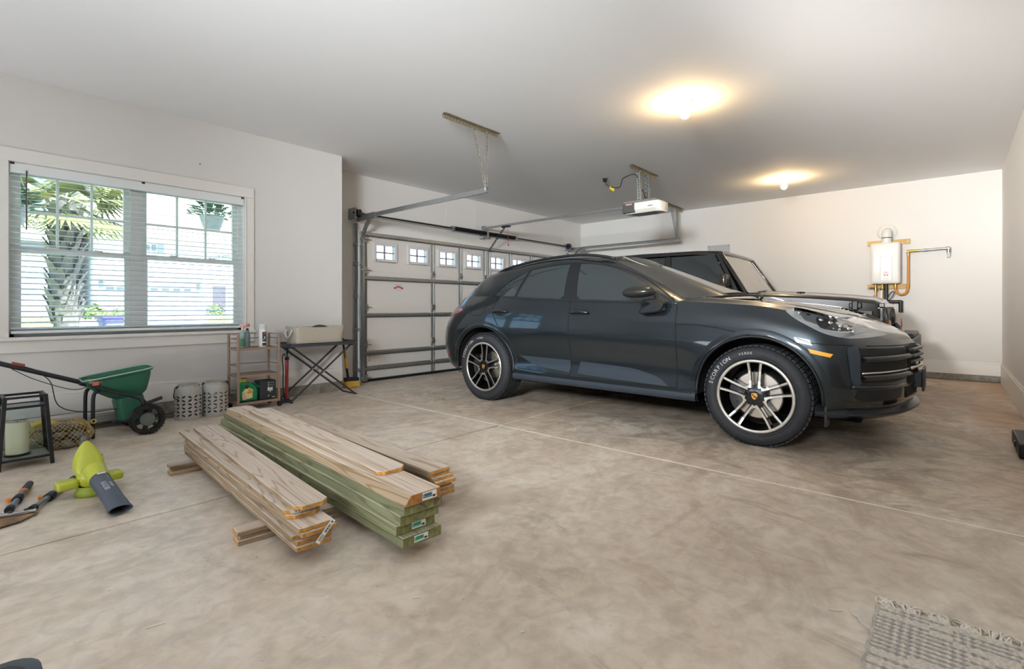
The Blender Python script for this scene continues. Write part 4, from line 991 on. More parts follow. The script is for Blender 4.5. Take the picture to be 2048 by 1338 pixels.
# wheels --------------------------------------------------------------
def wheel():
    w = MB()
    R0, RR, TW = .3605, .262, .27
    tyre = [(RR-.006,-.015),(RR+.004,.0),(RR+.03,.010),(R0-.055,.012),(R0-.022,.002),(R0-.006,-.022),(R0,-.05),(R0,-TW+.05),(R0-.02,-TW+.01),(RR,-TW)]
    tb = MB().lathe(tyre, (0,0,0), (-1,0,0), 64)
    ty = tb.build('tyre', M['rubber'], None, smooth=40)
    tr = MB()
    for k in range(60):
        a = 2*PI*k/60
        for h, hl in ((-.032,.026),(-.085,.05),(-.15,.05),(-.212,.05)):
            c0 = Vector((-h, math.cos(a+.02*(h > -.1)), math.sin(a+.02*(h > -.1)))); c0.y *= R0+.002; c0.z *= R0+.002
            Mx = Matrix.Rotation(a, 3, 'X'); tr.box(c0, (hl, .010, .030), M=Mx)
    tr.build('tread', M['rubber'], ty, world=False, kind='stuff')
    # sidewall ribs + lettering
    MB().lathe([(RR+.018,.0115),(RR+.021,.0135),(RR+.024,.0115)], (0,0,0), (-1,0,0), 64).build('sidewall_rib', M['rubber'], ty, world=False, smooth=180)
    M_let = mat('raised tyre lettering', (186,188,190), .5)
    def arc(txt, a0, size, r):
        mb = MB(); adv = size*.78/r
        for k, ch in enumerate(txt):
            if ch == ' ': continue
            vs, fs = text_mb(ch, size); a = a0-k*adv
            er = Vector((0, -math.cos(a), math.sin(a))); et = Vector((0, math.sin(a), math.cos(a)))
            # seen from -X: +Y is to the left
            et = Vector((0, -math.sin(a), -math.cos(a))) if False else et
            mb.add([er*(r+v.y)-et*v.x*-1*-1+Vector((-.0132,0,0)) for v in vs], fs)
        mb.build('sidewall_lettering', M_let, ty, world=False, fix=False)
    # seen from -X, angle measured from image-right (-Y) counter-clockwise
    def arc2(txt, start_deg, size, r):
        mb = MB(); adv = size*.80/r
        for k, ch in enumerate(txt):
            if ch == ' ': continue
            vs, fs = text_mb(ch, size); a = math.radians(start_deg)-k*adv
            er = Vector((0, -math.cos(a), math.sin(a))); et = Vector((0, -math.sin(a), -math.cos(a)))
            mb.add([er*(r+v.y)+et*v.x+Vector((-.0132,0,0)) for v in vs], fs)
        mb.build('sidewall_lettering', M_let, ty, world=False, fix=False)
    arc2('SCORPION', 166, .040, .311); arc2('VERDE', 108, .025, .311)
    rb = MB().lathe([(RR+.004,.004),(RR-.003,.010),(RR-.012,.008),(RR-.017,.0),(RR-.020,-.06),(RR-.028,-.20),(RR-.004,-.22)], (0,0,0), (-1,0,0), 64)
    rm = rb.build('rim', M['alloyk'], ty, world=False, smooth=35)
    MB().lathe([(RR+.003,.0055),(RR-.003,.0115),(RR-.016,.0095),(RR-.020,.002)], (0,0,0), (-1,0,0), 64).build('rim_edge', M['alloy'], ty, world=False, smooth=180)
    # five double spokes (built in local y/z, seen from -X)
    for k in range(5):
        A = PI/2+2*PI*k/5; er = Vector((0,-math.cos(A),math.sin(A))); et = Vector((0,-math.sin(A),-math.cos(A)))
        P = lambda r, t, h: er*r+et*t+Vector((-h,0,0))
        sp_ = MB(); al = MB()
        for sg in (1, -1):
            prof = [(.058,.030),(.11,.030),(.18,.035),(RR-.014,.044)]
            hs = [-.004,-.008,-.006,.002]
            rows = []
            for (r, t), h in zip(prof, hs):
                w2 = .0095 if r > .06 else .012
                rows.append([P(r, sg*(t-w2), h-.05), P(r, sg*(t-w2-.004), h), P(r, sg*(t+w2), h), P(r, sg*(t+w2+.006), h-.05)])
            sp_.grid(rows, cv=True)
            # machined face: edge strip that runs down the spoke and turns along the hub to the next spoke
            al.grid([[P(r, sg*(t-.0065), h+.0015), P(r, sg*(t+.0085), h+.0015)] for (r, t), h in zip(prof[0:], hs[0:])])
        s_o = sp_.build('spoke', M['alloyk'], ty, world=False)
        # elbow between this spoke's right arm and the next spoke's left arm
        B = A-2*PI/5; er2 = Vector((0,-math.cos(B),math.sin(B))); et2 = Vector((0,-math.sin(B),-math.cos(B)))
        a1 = er*.085+et*.0305; a2 = er2*.085-et2*.0305; mid = (er+er2).normalized()
        cpt = catmull([er*.125+et*.031, er*.088+et*.0325, mid*.0765, er2*.088-et2*.0325, er2*.125-et2*.031], 5)
        al.grid([[q-q.normalized()*.0075+Vector((.0035,0,0)) for q in cpt],[q+q.normalized()*.0075+Vector((.0035,0,0)) for q in cpt]])
        al.build('spoke_face', M['alloy'], ty, world=False)
        hb = MB(); c_ = (er+er2).normalized()
    hub = MB().lathe([(.0,-.006),(.052,-.006),(.075,-.010),(.082,-.03),(.085,-.06)], (0,0,0), (-1,0,0), 40); hub.build('hub', M['alloyk'], ty, world=False, smooth=50)
    for k in range(5):
        A = PI/2+2*PI*k/5; c0 = Vector((0,-math.cos(A)*.058,math.sin(A)*.058))
        MB().lathe([(.017,-.004),(.0145,-.004),(.0145,-.02)], c0, (-1,0,0), 14).lathe([(.0,-.012),(.009,-.012),(.010,-.02)], c0, (-1,0,0), 6).build('lug_nut', M['dsteel'], ty, world=False)
    # crest on the cap: gold shield with red and black fields
    sh = [(-.019,.020),(0,.024),(.019,.020),(.021,.004),(.014,-.014),(0,-.025),(-.014,-.014),(-.021,.004)]
    MB().lathe([(0,.0),(.034,-.001),(.036,-.007)], (0,0,0), (-1,0,0), 24).build('hub_cap', M['alloyk'], ty, world=False, smooth=60)
    MB().prism(sh, (-.0012,0,0), (0,-1,0), (0,0,1), (-1,0,0), .002).build('hub_crest', mat('crest gold wheel', (214,168,84), .3, .5), ty, world=False)
    cr = MB()
    for x, z in ((-.011,.010),(.011,-.006)): cr.prism([(x-.006,z-.006),(x+.006,z-.006),(x+.006,z+.005),(x-.006,z+.005)], (-.0034,0,0), (0,-1,0), (0,0,1), (-1,0,0), .0006)
    cr.prism([(-.006,.006),(.006,.006),(.005,-.006),(0,-.010),(-.005,-.006)], (-.0034,0,0), (0,-1,0), (0,0,1), (-1,0,0), .0006)
    cr.build('crest_field', mat('crest red', (120,40,34), .4), ty, world=False)
    # brake
    MB().lathe([(.07,-.075),(.165,-.075),(.172,-.080),(.172,-.10),(.07,-.10)], (0,0,0), (-1,0,0), 48).build('brake_disc', M['disc'], ty, world=False, smooth=30)
    cal = MB(); rows = []
    for r in (.095, .14, .185):
        rows.append([Vector((.035 if r != .14 else .028, math.cos(a)*r, math.sin(a)*r)) for a in [math.radians(-38+76*k/10) for k in range(11)]])
    cal.grid(rows); cal.grid([[v+Vector((.09,0,0)) for v in rows[2]], rows[2]]); cal.grid([rows[0], [v+Vector((.09,0,0)) for v in rows[0]]])
    cal.build('brake_caliper', mat('dark caliper', (64,64,66), .4, .5), ty, world=False, smooth=40)
    for a in (-25, 0, 25):
        c0 = Vector((.03, math.cos(math.radians(a))*.14, math.sin(math.radians(a))*.14))
        MB().lathe([(0,.006),(.009,.006),(.012,0)], c0, (-1,0,0), 8).build('caliper_bolt', M['dsteel'], ty, world=False)
    return ty
wh = wheel(); wh.name = 'wheel'
def cp_tree(o, par):
    c = o.copy(); COL.objects.link(c); c.parent = par
    for ch in list(o.children): cp_tree(ch, c)
    return c
first = True
base_l = Vector((XC, 2.45, 0))
for s in (1, -1):
    for (cy, cz), dxw in ((FW, 3.852), (RW, 3.852)):
        o = wh if first else cp_tree(wh, car)
        if first: o.parent = car; first = False
        xx = dxw if s == 1 else 2*XC-dxw
        o.location = Vector((xx, cy, cz))-base_l
        o.rotation_euler = (math.radians(3) if cy > 2 else 0, 0, 0) if s == 1 else (0, 0, PI)
# =================================================================== BOXY OFF-ROADER behind (heading -Y)
M['jpaint'] = mat('gloss black truck paint', (20,20,18), .2, 0., .5, 1.0)
M['jtrim'] = mat('satin black trim', (34,34,34), .45)
M['jglass'] = mat('dark side glass', (44,50,52), .04, 0., .8, .5)
jc = 7.36
j = thing('off_road_truck', 'boxy black off-road vehicle with round headlamps parked behind the SUV', 'car', (jc, 2.6, 0))
def sx(s, w): return jc-s*w
# tub: sections along Y (w, z pairs), closed
def loft(name, secs, m, bevel=.0, smooth=40, parent=j):
    """secs: (Y, [(w,z)...]) near half, mirrored into a ring"""
    rows = []
    for Y, hz in secs:
        rows.append([Vector((jc-w, Y, z)) for w, z in hz]+[Vector((jc+w, Y, z)) for w, z in hz[::-1]])
    n = len(rows[0]); mb = MB().grid(rows, cv=True); mb.add(rows[0], [tuple(range(n-1,-1,-1))]); mb.add(rows[-1], [tuple(range(n))])
    return mb.build(name, m, parent, smooth=smooth, bevel=bevel)
loft('tub', [(1.80,[(.74,.50),(.79,.62),(.80,1.05),(.79,1.16)]),(2.0,[(.74,.50),(.80,.62),(.80,1.06),(.79,1.17)]),(4.45,[(.74,.50),(.80,.62),(.80,1.08),(.79,1.19)]),(4.52,[(.72,.52),(.78,.64),(.78,1.06),(.76,1.17)])], M['jpaint'], .015)
# bonnet narrows to the grille, crowned
rows = []
for Y, w, z in ((.60,.56,1.045),(.66,.575,1.075),(.9,.60,1.108),(1.3,.645,1.142),(1.7,.70,1.165),(1.90,.735,1.172)):
    rows.append([Vector((jc-w,Y,z-.19)), Vector((jc-w,Y,z-.035)), Vector((jc-w+.03,Y,z-.006))]+[Vector((jc-w*t,Y,z+.038*(1-t*t)**.8)) for t in (.85,.55,.42,.38,0,-.38,-.42,-.55,-.85)]+[Vector((jc+w-.03,Y,z-.006)), Vector((jc+w,Y,z-.035)), Vector((jc+w,Y,z-.19))])
    if True:
        for k in (6,7,8): rows[-1][k].z += .012
mb = MB().grid(rows); mb.add(rows[0], [tuple(range(len(rows[0])))]); mb.build('bonnet', M['jpaint'], j, smooth=35)
MB().bb((jc-.70,.66,.55), (jc+.70,1.85,.96)).build('engine_bay', M['jtrim'], j)
# cowl, wipers
MB().bb((jc-.73,1.80,1.12), (jc+.73,1.98,1.185)).build('cowl', M['jtrim'], j, bevel=.01)
for x in (-.45, .10): MB().tube([(jc+x,1.87,1.20),(jc+x+.22,1.86,1.215),(jc+x+.50,1.90,1.225)], .010, 6).tube([(jc+x,1.85,1.19),(jc+x+.18,1.84,1.212)], .014, 6).build('wiper', M['black'], j)
for s in (1, -1): MB().bb((sx(s,.30)-.04,1.38,1.176), (sx(s,.30)+.04,1.46,1.196)).bb((sx(s,.30)-.10,1.40,1.186),(sx(s,.30)+.10,1.42,1.196)).build('washer_jet', M['black'], j, bevel=.005)
# windscreen frame and glass
bw, tw_, by, ty_, bz, tz_ = .735, .655, 1.93, 2.27, 1.17, 1.705
def WS(t, v, dy=0.): w = bw+(tw_-bw)*v; return Vector((jc-w*t, by+(ty_-by)*v+dy-.03*(1-t*t), bz+(tz_-bz)*v))
for s in (1, -1): MB().bar(WS(s,0), WS(s,1), .07, .05, (0,1,0)).build('windscreen_pillar', M['jpaint'], j, bevel=.012)
MB().tube([WS(t/6,1) for t in range(-6,7)], .03, 8).build('windscreen_header', M['jpaint'], j, smooth=60)
MB().grid([[WS(t/6*.94,v) for t in range(-6,7)] for v in (.03,.97)]).build('windscreen', mat('clear grey screen', (150,148,142), .05, 0., .8, .4), j, smooth=180)
# hard top
secs = []
for Y, w, z in ((2.27,.655,1.715),(2.31,.67,1.745),(2.6,.69,1.765),(3.4,.70,1.775),(4.35,.69,1.765),(4.46,.67,1.73)):
    secs.append((Y,[(w,z-.055),(w-.01,z-.02),(w-.06,z),(w-.3,z+.014)]))
loft('hard_top', secs, M['jtrim'], 0, 50)
for s in (1, -1):
    for Yb, Yt, w_ in ((2.02,2.30,.05),(2.95,2.98,.09),(3.85,3.86,.12),(4.42,4.40,.10)):
        MB().bar((sx(s,.785),Yb,1.16), (sx(s,.685),Yt,1.70), w_, .045, (1,0,0)).build('door_pillar', M['jtrim'], j, bevel=.01)
    for a, b, a2, b2 in ((2.07,2.90,2.34,2.93),(3.0,3.79,3.03,3.80),(3.92,4.36,3.93,4.34)):
        MB().add([(sx(s,.778),a,1.175),(sx(s,.778),b,1.175),(sx(s,.69),b2,1.695),(sx(s,.69),a2,1.695)], [(0,1,2,3)]).build('side_window', M['jglass'], j, fix=False)
    MB().tube([(sx(s,.79),2.05,1.17),(sx(s,.79),4.40,1.185)], .014, 8).build('belt_rail', M['jtrim'], j)
    for y in (2.02, 2.96, 3.86): MB().bb((sx(s,.803)-.004,y-.004,.60), (sx(s,.803)+.004,y+.004,1.15)).build('door_gap', M['seam'], j)
    # flares
    for yc_, z0_ in ((.98,.86),(3.95,.86)):
        pts = [(-.52,.56),(-.47,.72),(-.36,.86),(-.24,.90),(.28,.90),(.40,.86),(.50,.72),(.54,.56)]
        rows = [[Vector((sx(s,w),yc_+p,z+dz)) for p, z in pts] for w, dz in ((.66,.0),(.66,.05),(.90,.035),(.935,.01),(.935,-.03),(.90,-.02),(.66,-.03))]
        MB().grid(rows).build('fender_flare', M['jtrim'], j, smooth=40)
    # mirror
    MB().bb((sx(s,.90)-.10,2.10,1.26), (sx(s,.90)+.10,2.19,1.42)).build('mirror_housing', mat('bronze-black mirror', (60,56,50), .3, .3, coat=.5), j, bevel=.03, seg=3)
    MB().bar((sx(s,.80),2.12,1.20), (sx(s,.90),2.14,1.29), .05, .05).build('mirror_arm', M['jtrim'], j, bevel=.01)
    # hood latch, hinge
    MB().bb((sx(s,.60)-.03,.76,.99), (sx(s,.60)+.03,.88,1.055)).bb((sx(s,.615)-.035,.79,.97), (sx(s,.615)+.035,.85,1.075)).build('hood_latch', M['black'], j, bevel=.01)
    # round headlamp in the grille
    MB().lathe([(.0,.006),(.07,.004),(.088,.0),(.095,.012),(.10,.0),(.10,-.03)], (sx(s,.47),.555,.90), (0,-1,.08), 28).build('headlamp', mat('dark headlamp lens', (64,66,66), .1, coat=1.), j, smooth=60)
    MB().lathe([(0,.012),(.055,.012),(.075,0)], (sx(s,.80),.50,.80), (0,-1,0), 16).build('turn_lamp', mat('amber turn lamp', (180,110,50), .3), j, smooth=60)
# grille with seven slots
mb = MB()
gx = [(-.62,-.315)]+[(-.315+.09*k, -.315+.09*k+.03) for k in range(1,7)]+[(.315,.62)]
for a, b in gx: mb.bb((jc+a,.565,.74), (jc+b,.60,1.0))
mb.bb((jc-.60,.555,1.0), (jc+.60,.61,1.05)).bb((jc-.62,.565,.70), (jc+.62,.60,.75))
mb.build('grille', M['jpaint'], j, bevel=.008)
MB().bb((jc-.32,.60,.74), (jc+.32,.63,1.0)).build('grille_mesh', M['seam'], j)
MB().bb((jc-.84,.30,.50), (jc+.84,.50,.67)).bb((jc-.55,.31,.67), (jc+.55,.46,.72)).build('front_bumper', M['jtrim'], j, bevel=.025, seg=3)
MB().bb((jc-.78,4.5,.52), (jc+.78,4.68,.70)).build('rear_bumper', M['jtrim'], j, bevel=.02)
MB().bb((jc-.60,1.0,.32), (jc+.60,4.3,.52)).build('chassis', M['black'], j)
def jwheel():
    ty = MB().lathe([(.22,-.02),(.24,.0),(.33,.005),(.375,-.01),(.395,-.04),(.395,-.20),(.375,-.23),(.22,-.24)], (0,0,0), (-1,0,0), 40).build('tyre', M['rubber'], None, smooth=40)
    tr = MB()
    for k in range(36):
        a = 2*PI*k/36
        for h in (-.045,-.12,-.195): tr.box((-h, .395*math.cos(a+.09*(h == -.12)), .395*math.sin(a+.09*(h == -.12))), (.06,.03,.045), M=Matrix.Rotation(a, 3, 'X'))
    tr.build('tread', M['rubber'], ty, world=False, kind='stuff')
    MB().lathe([(.22,.0),(.205,.005),(.19,-.03),(.19,-.20)], (0,0,0), (-1,0,0), 40).lathe([(0,-.03),(.05,-.03),(.055,-.05),(.19,-.07)], (0,0,0), (-1,0,0), 40).build('rim', M['dsteel'], ty, world=False, smooth=40)
    for k in range(5):
        a = 2*PI*k/5; MB().bar((.035,.04*math.cos(a),.04*math.sin(a)), (.02,.20*math.cos(a),.20*math.sin(a)), .06, .03, (1,0,0)).build('spoke', M['alloyk'], ty, world=False, bevel=.005)
    ty.name = 'wheel'; return ty
w0 = jwheel(); first = True
for s in (1, -1):
    for yc_ in (.98, 3.95):
        o = w0 if first else cp_tree(w0, j)
        if first: o.parent = j; first = False
        o.location = Vector((sx(s,.92), yc_, .3965))-Vector((jc,2.6,0)); o.rotation_euler = (0,0,0) if s == 1 else (0,0,PI)
# =================================================================== LUMBER
def wood(name, pale, dark, knots=True, scale=1.):
    m = bpy.data.materials.new(name); m.use_nodes = True; nt = m.node_tree; b = nt.nodes['Principled BSDF']; L = nt.links.new
    tc = nt.nodes.new('ShaderNodeTexCoord'); oi = nt.nodes.new('ShaderNodeObjectInfo')
    mp = nt.nodes.new('ShaderNodeMapping'); L(tc.outputs['Object'], mp.inputs[0]); mp.inputs['Scale'].default_value = (10*scale, .5*scale, 10*scale)
    ad = nt.nodes.new('ShaderNodeVectorMath'); ad.operation = 'ADD'; L(mp.outputs[0], ad.inputs[0])
    mu = nt.nodes.new('ShaderNodeMath'); mu.operation = 'MULTIPLY'; mu.inputs[1].default_value = 40; L(oi.outputs['Random'], mu.inputs[0]); L(mu.outputs[0], ad.inputs[1])
    n = nt.nodes.new('ShaderNodeTexNoise'); n.inputs['Scale'].default_value = 1.0; n.inputs['Detail'].default_value = 2; n.inputs['Distortion'].default_value = .3; L(ad.outputs[0], n.inputs[0])
    s = nt.nodes.new('ShaderNodeMath'); s.operation = 'MULTIPLY'; s.inputs[1].default_value = 95; L(n.outputs[0], s.inputs[0])
    fr = nt.nodes.new('ShaderNodeMath'); fr.operation = 'SINE'; L(s.outputs[0], fr.inputs[0])
    r = nt.nodes.new('ShaderNodeValToRGB'); L(fr.outputs[0], r.inputs[0])
    e = r.color_ramp.elements; e[0].position = .0; e[0].color = (*lin(pale), 1); e[1].position = 1.; e[1].color = (*lin(dark), 1)
    md = e.new(.55); md.color = (*lin(tuple(p*.96+d*.04 for p, d in zip(pale, dark))), 1)
    n2 = nt.nodes.new('ShaderNodeTexNoise'); n2.inputs['Scale'].default_value = 2.2; n2.inputs['Detail'].default_value = 6; L(ad.outputs[0], n2.inputs[0])
    r2 = nt.nodes.new('ShaderNodeValToRGB'); L(n2.outputs[0], r2.inputs[0]); r2.color_ramp.elements[0].position = .3; r2.color_ramp.elements[1].position = .6
    r2.color_ramp.elements[0].color = (.80,.76,.70,1); r2.color_ramp.elements[1].color = (1,1,1,1)
    mx = nt.nodes.new('ShaderNodeMix'); mx.data_type = 'RGBA'; mx.blend_type = 'MULTIPLY'; mx.inputs[0].default_value = .7; L(r.outputs[0], mx.inputs[6]); L(r2.outputs[0], mx.inputs[7])
    vr = nt.nodes.new('ShaderNodeHueSaturation'); mr = nt.nodes.new('ShaderNodeMapRange'); L(oi.outputs['Random'], mr.inputs[0]); mr.inputs[3].default_value = .88; mr.inputs[4].default_value = 1.08
    L(mr.outputs[0], vr.inputs['Value']); L(mx.outputs[2], vr.inputs['Color']); L(vr.outputs[0], b.inputs['Base Color']); b.inputs['Roughness'].default_value = .72; b.inputs['Specular IOR Level'].default_value = .3
    return m
M['pine'] = wood('weathered pine face', (200,186,172), (174,154,134))
M['pineedge'] = wood('pine sawn edge', (158,138,112), (130,106,80))
M['pineend'] = mat('pine end grain', (190,138,70), .75, noise_amt=.4, noise_scale=55)
M['pt'] = wood('green treated face', (164,162,136), (136,134,106))
M['ptedge'] = wood('green treated edge', (132,134,102), (106,108,80))
M['ptend'] = mat('green treated end grain', (124,124,78), .75, noise_amt=.45, noise_scale=45)
M['tagw'] = mat('paper tag', (226,224,216), .5)
M['tagg'] = mat('green print', (70,168,140), .5)
M['tagb'] = mat('blue-grey print', (96,132,150), .5)
M['print'] = mat('black print', (40,42,44), .5)
def board(name, L_, w, t, mats, clip=0., bow=0., twist=0., nseg=10, far_clip=0.):
    """plank along local +Y, near end at y=0, bottom at z=0; clipped corners at the near end when clip > 0"""
    mb = MB(); ys = [0, clip*.5, clip] if clip else [0]
    ys = sorted(set([0]+([clip] if clip else [])+[L_*k/nseg for k in range(1, nseg)]+([L_-far_clip] if far_clip else [])+[L_]))
    rows = []
    for y in ys:
        hw = w/2
        if clip and y < clip: hw = w/2-clip*(1-y/clip)
        if far_clip and y > L_-far_clip: hw = w/2-far_clip*(y-(L_-far_clip))/far_clip
        z = bow*(1-(2*y/L_-1)**2); a = twist*(y/L_-.5)
        rows.append([Vector((-hw,y,z-hw*a)), Vector((hw,y,z+hw*a)), Vector((hw,y,z+t+hw*a)), Vector((-hw,y,z+t-hw*a))])
    n = len(rows)
    mb.v = [p for r in rows for p in r]; mb.f = []; mb.mi = []
    for i in range(n-1):
        for k in range(4):
            k2 = (k+1) % 4; mb.f.append((i*4+k, i*4+k2, i*4+4+k2, i*4+4+k)); mb.mi.append(0 if k in (0, 2) else (2 if (clip and i == 0) else 1))
    mb.f += [(3,2,1,0), (n*4-4,n*4-3,n*4-2,n*4-1)]; mb.mi += [2, 2]
    return mb.build(name, mats, None, world=False, bevel=.0018, seg=1)
PINE = [M['pine'], M['pineedge'], M['pineend']]; PT = [M['pt'], M['ptedge'], M['ptend']]
def place(o, x, y, z, deg, label, group=None, cat='board'):
    o.location = (x, y, z); o.rotation_euler = (0, 0, math.radians(deg)); return tag(o, label, cat, group)
rng = random.Random(11)
ORD = ['lowest', 'second from the bottom', 'third from the bottom', 'fourth from the bottom', 'fifth from the bottom', 'sixth from the bottom', 'seventh from the bottom', 'eighth from the bottom']
# bolsters on the floor
def bolster(x, y, deg, L_, lab, n=3):
    for k in range(n):
        o = board('lumber_offcut', L_-.03*k*(1 if n > 2 else 1), .089, .0185, PINE)
        place(o, x+.012*(k % 2), y+.006*((k*2) % 3), .0006+k*.0187, deg-90, 'short pine offcut, %s of three under the %s' % (['lowest','middle one','topmost'][k], lab), 'offcuts under the lumber')
bolster(.885, 3.515, -4.5, 1.02, 'far end of the lumber stacks')
bolster(.815, 2.285, -7.0, 1.02, 'near end of the lumber stacks')
Z0 = .0575
A = -4.1
# left stack: eight six-foot pickets
offs = [(.0,0,0),(.006,.012,.2),(-.004,.03,-.2),(.012,-.02,.3),(.004,-.012,.25),(.008,.085,.0),(.002,.10,.25),(.026,.06,-1.2)]
zz = Z0
for k, (dx, dy, da) in enumerate(offs):
    top_ = k == 7
    o = board('fence_picket', 1.83, .140, .0185, PINE, clip=.028 if k in (5, 6, 7) else 0, bow=0, twist=0)
    lab = 'dog-eared pine picket lying crooked on top of the left lumber stack' if top_ else 'pine picket, %s in the left lumber stack' % ORD[k]
    if k == 6: lab = 'left-stack picket with a white tag on its near end, under the crooked top picket'
    if k == 3: lab = 'fourth picket from the bottom of the left lumber stack, slanting tag on end'
    place(o, .962+dx, 1.885+dy, zz, A+da, lab, 'pickets in the left stack')
    zz += .0187
    if k == 6:
        MB().bb((-.045,-.0016,.002), (.055,-.0006,.0175)).build('price_tag', M['tagw'], o, world=False)
        pr = MB()
        for q in range(7): pr.bb((-.03+q*.011,-.0022,.006), (-.026+q*.011+.003*(q % 2),-.0017,.013))
        pr.build('tag_print', M['print'], o, world=False)
    if k == 3:
        Mx = Matrix.Rotation(math.radians(-48), 3, 'Y'); tg = MB().box((.018,-.012,.006), (.100,.0008,.019), M=Mx); tg.build('price_tag', M['tagw'], o, world=False)
        pr = MB()
        for q in range(11):
            c = Mx @ Vector((-.004+q*.0032,0,0)); pr.box((.018+c.x,-.0127,.006+c.z), (.0011+.0008*(q % 3),.0004,.010), M=Mx)
        for q in (-.005, 0., .004):
            c = Mx @ Vector((-.027,0,q)); pr.box((.018+c.x,-.0127,.006+c.z), (.026,.0004,.0016), M=Mx)
        c = Mx @ Vector((.040,0,0)); pr.box((.018+c.x,-.0127,.006+c.z), (.006,.0004,.008), M=Mx)
        pr.build('tag_print', M['print'], o, world=False)
# middle stack: four thick treated planks, a brown clipped plank, a thin picket on top
zz = Z0
M_off = [(.000,.0,.75),(-.010,.03,.55),(-.002,.015,.35),(.006,.0,.15)]
names = ['lowest','second','third','topmost']
def end_tag(o, x, z, m, w=.066, h=.026):
    MB().bb((x-w/2,-.0014,z-h/2), (x+w/2,-.0004,z+h/2)).build('lumber_tag', M['tagw'], o, world=False)
    MB().bb((x-w*.40,-.0019,z-h*.28), (x+w*.18,-.0015,z+h*.36)).build('tag_print', m, o, world=False)
    p = MB().bb((x+w*.22,-.0019,z-h*.36), (x+w*.42,-.0015,z-h*.06)); p.bb((x-w*.47,-.0019,z-h*.3), (x-w*.43,-.0015,z+h*.3))
    for q in range(4): p.bb((x-w*.34+q*w*.12,-.0023,z+h*.02), (x-w*.27+q*w*.12,-.002,z+h*.22))
    p.build('tag_print', M['print'], o, world=False)
for k, (dx, dy, da) in enumerate(M_off):
    o = board('treated_plank', 2.44, .184, .0415, PT)
    place(o, 1.272+dx, 1.60+dy, zz, -4.3+da, 'thick green treated plank, %s of the four in the middle stack%s' % (names[k], ', tag on its end' if k < 2 else ''), 'treated planks in the middle stack'); zz += .0417
    if k < 2: end_tag(o, .012-.02*(k == 0), .022, M['tagg'])
    if k == 3:
        MB().bar((-.02,-.0008,.033), (.012,-.0008,.010), .010, .002, (0,1,0)).bar((.05,-.0008,.010), (.072,-.0008,.032), .016, .002, (0,1,0)).build('bark_pocket', mat('bark brown', (104,84,66), .8), o, world=False)
o = board('pine_plank', 2.40, .170, .041, [M['pine'], M['pineedge'], mat('brown end grain', (166,112,56), .75, noise_amt=.4, noise_scale=50)], clip=.0, far_clip=.03)
# near end: top-left corner sawn off at a slant
place(o, 1.262, 1.585, zz, -4.2, 'brown-ended pine plank with a tag, above the green planks in the middle stack')
for v in o.data.vertices:
    if v.co.y < .01 and v.co.x < 0 and v.co.z > .02: v.co.x += .032
    elif v.co.x < 0 and v.co.z > .02 and v.co.y < 2.3: v.co.x += .022
end_tag(o, .030, .021, M['tagb'], .068, .030); zz += .0415
p0 = atZ(759,953,zz); p1 = atZ(812,940,zz); q0 = atZ(495.6,825.4,zz); q1 = atZ(538,819,zz)
c0 = (p0+p1)/2; c1 = (q0+q1)/2
ang = math.degrees(math.atan2(c1.y-c0.y, c1.x-c0.x))-90
o = board('fence_picket', 1.83, .140, .0185, PINE, clip=.028, bow=0); place(o, c0.x, c0.y-.005, zz+.0004, ang, 'single dog-eared picket laid loose on top of the middle stack')
# right stack
zz = Z0
offs = [(.0,0,0),(.004,.008,.1),(-.004,.02,-.2),(.006,-.004,.2),(.0,.012,0),(-.010,.03,-.2),(-.014,.02,.1)]
for k, (dx, dy, da) in enumerate(offs):
    o = board('fence_picket', 1.83, .128, .0185, PINE)
    place(o, 1.662+dx, 1.915+dy, zz, -3.6+da, 'pine picket, %s in the right lumber stack' % ('topmost' if k == 6 else ORD[k]), 'pickets in the right stack'); zz += .0187
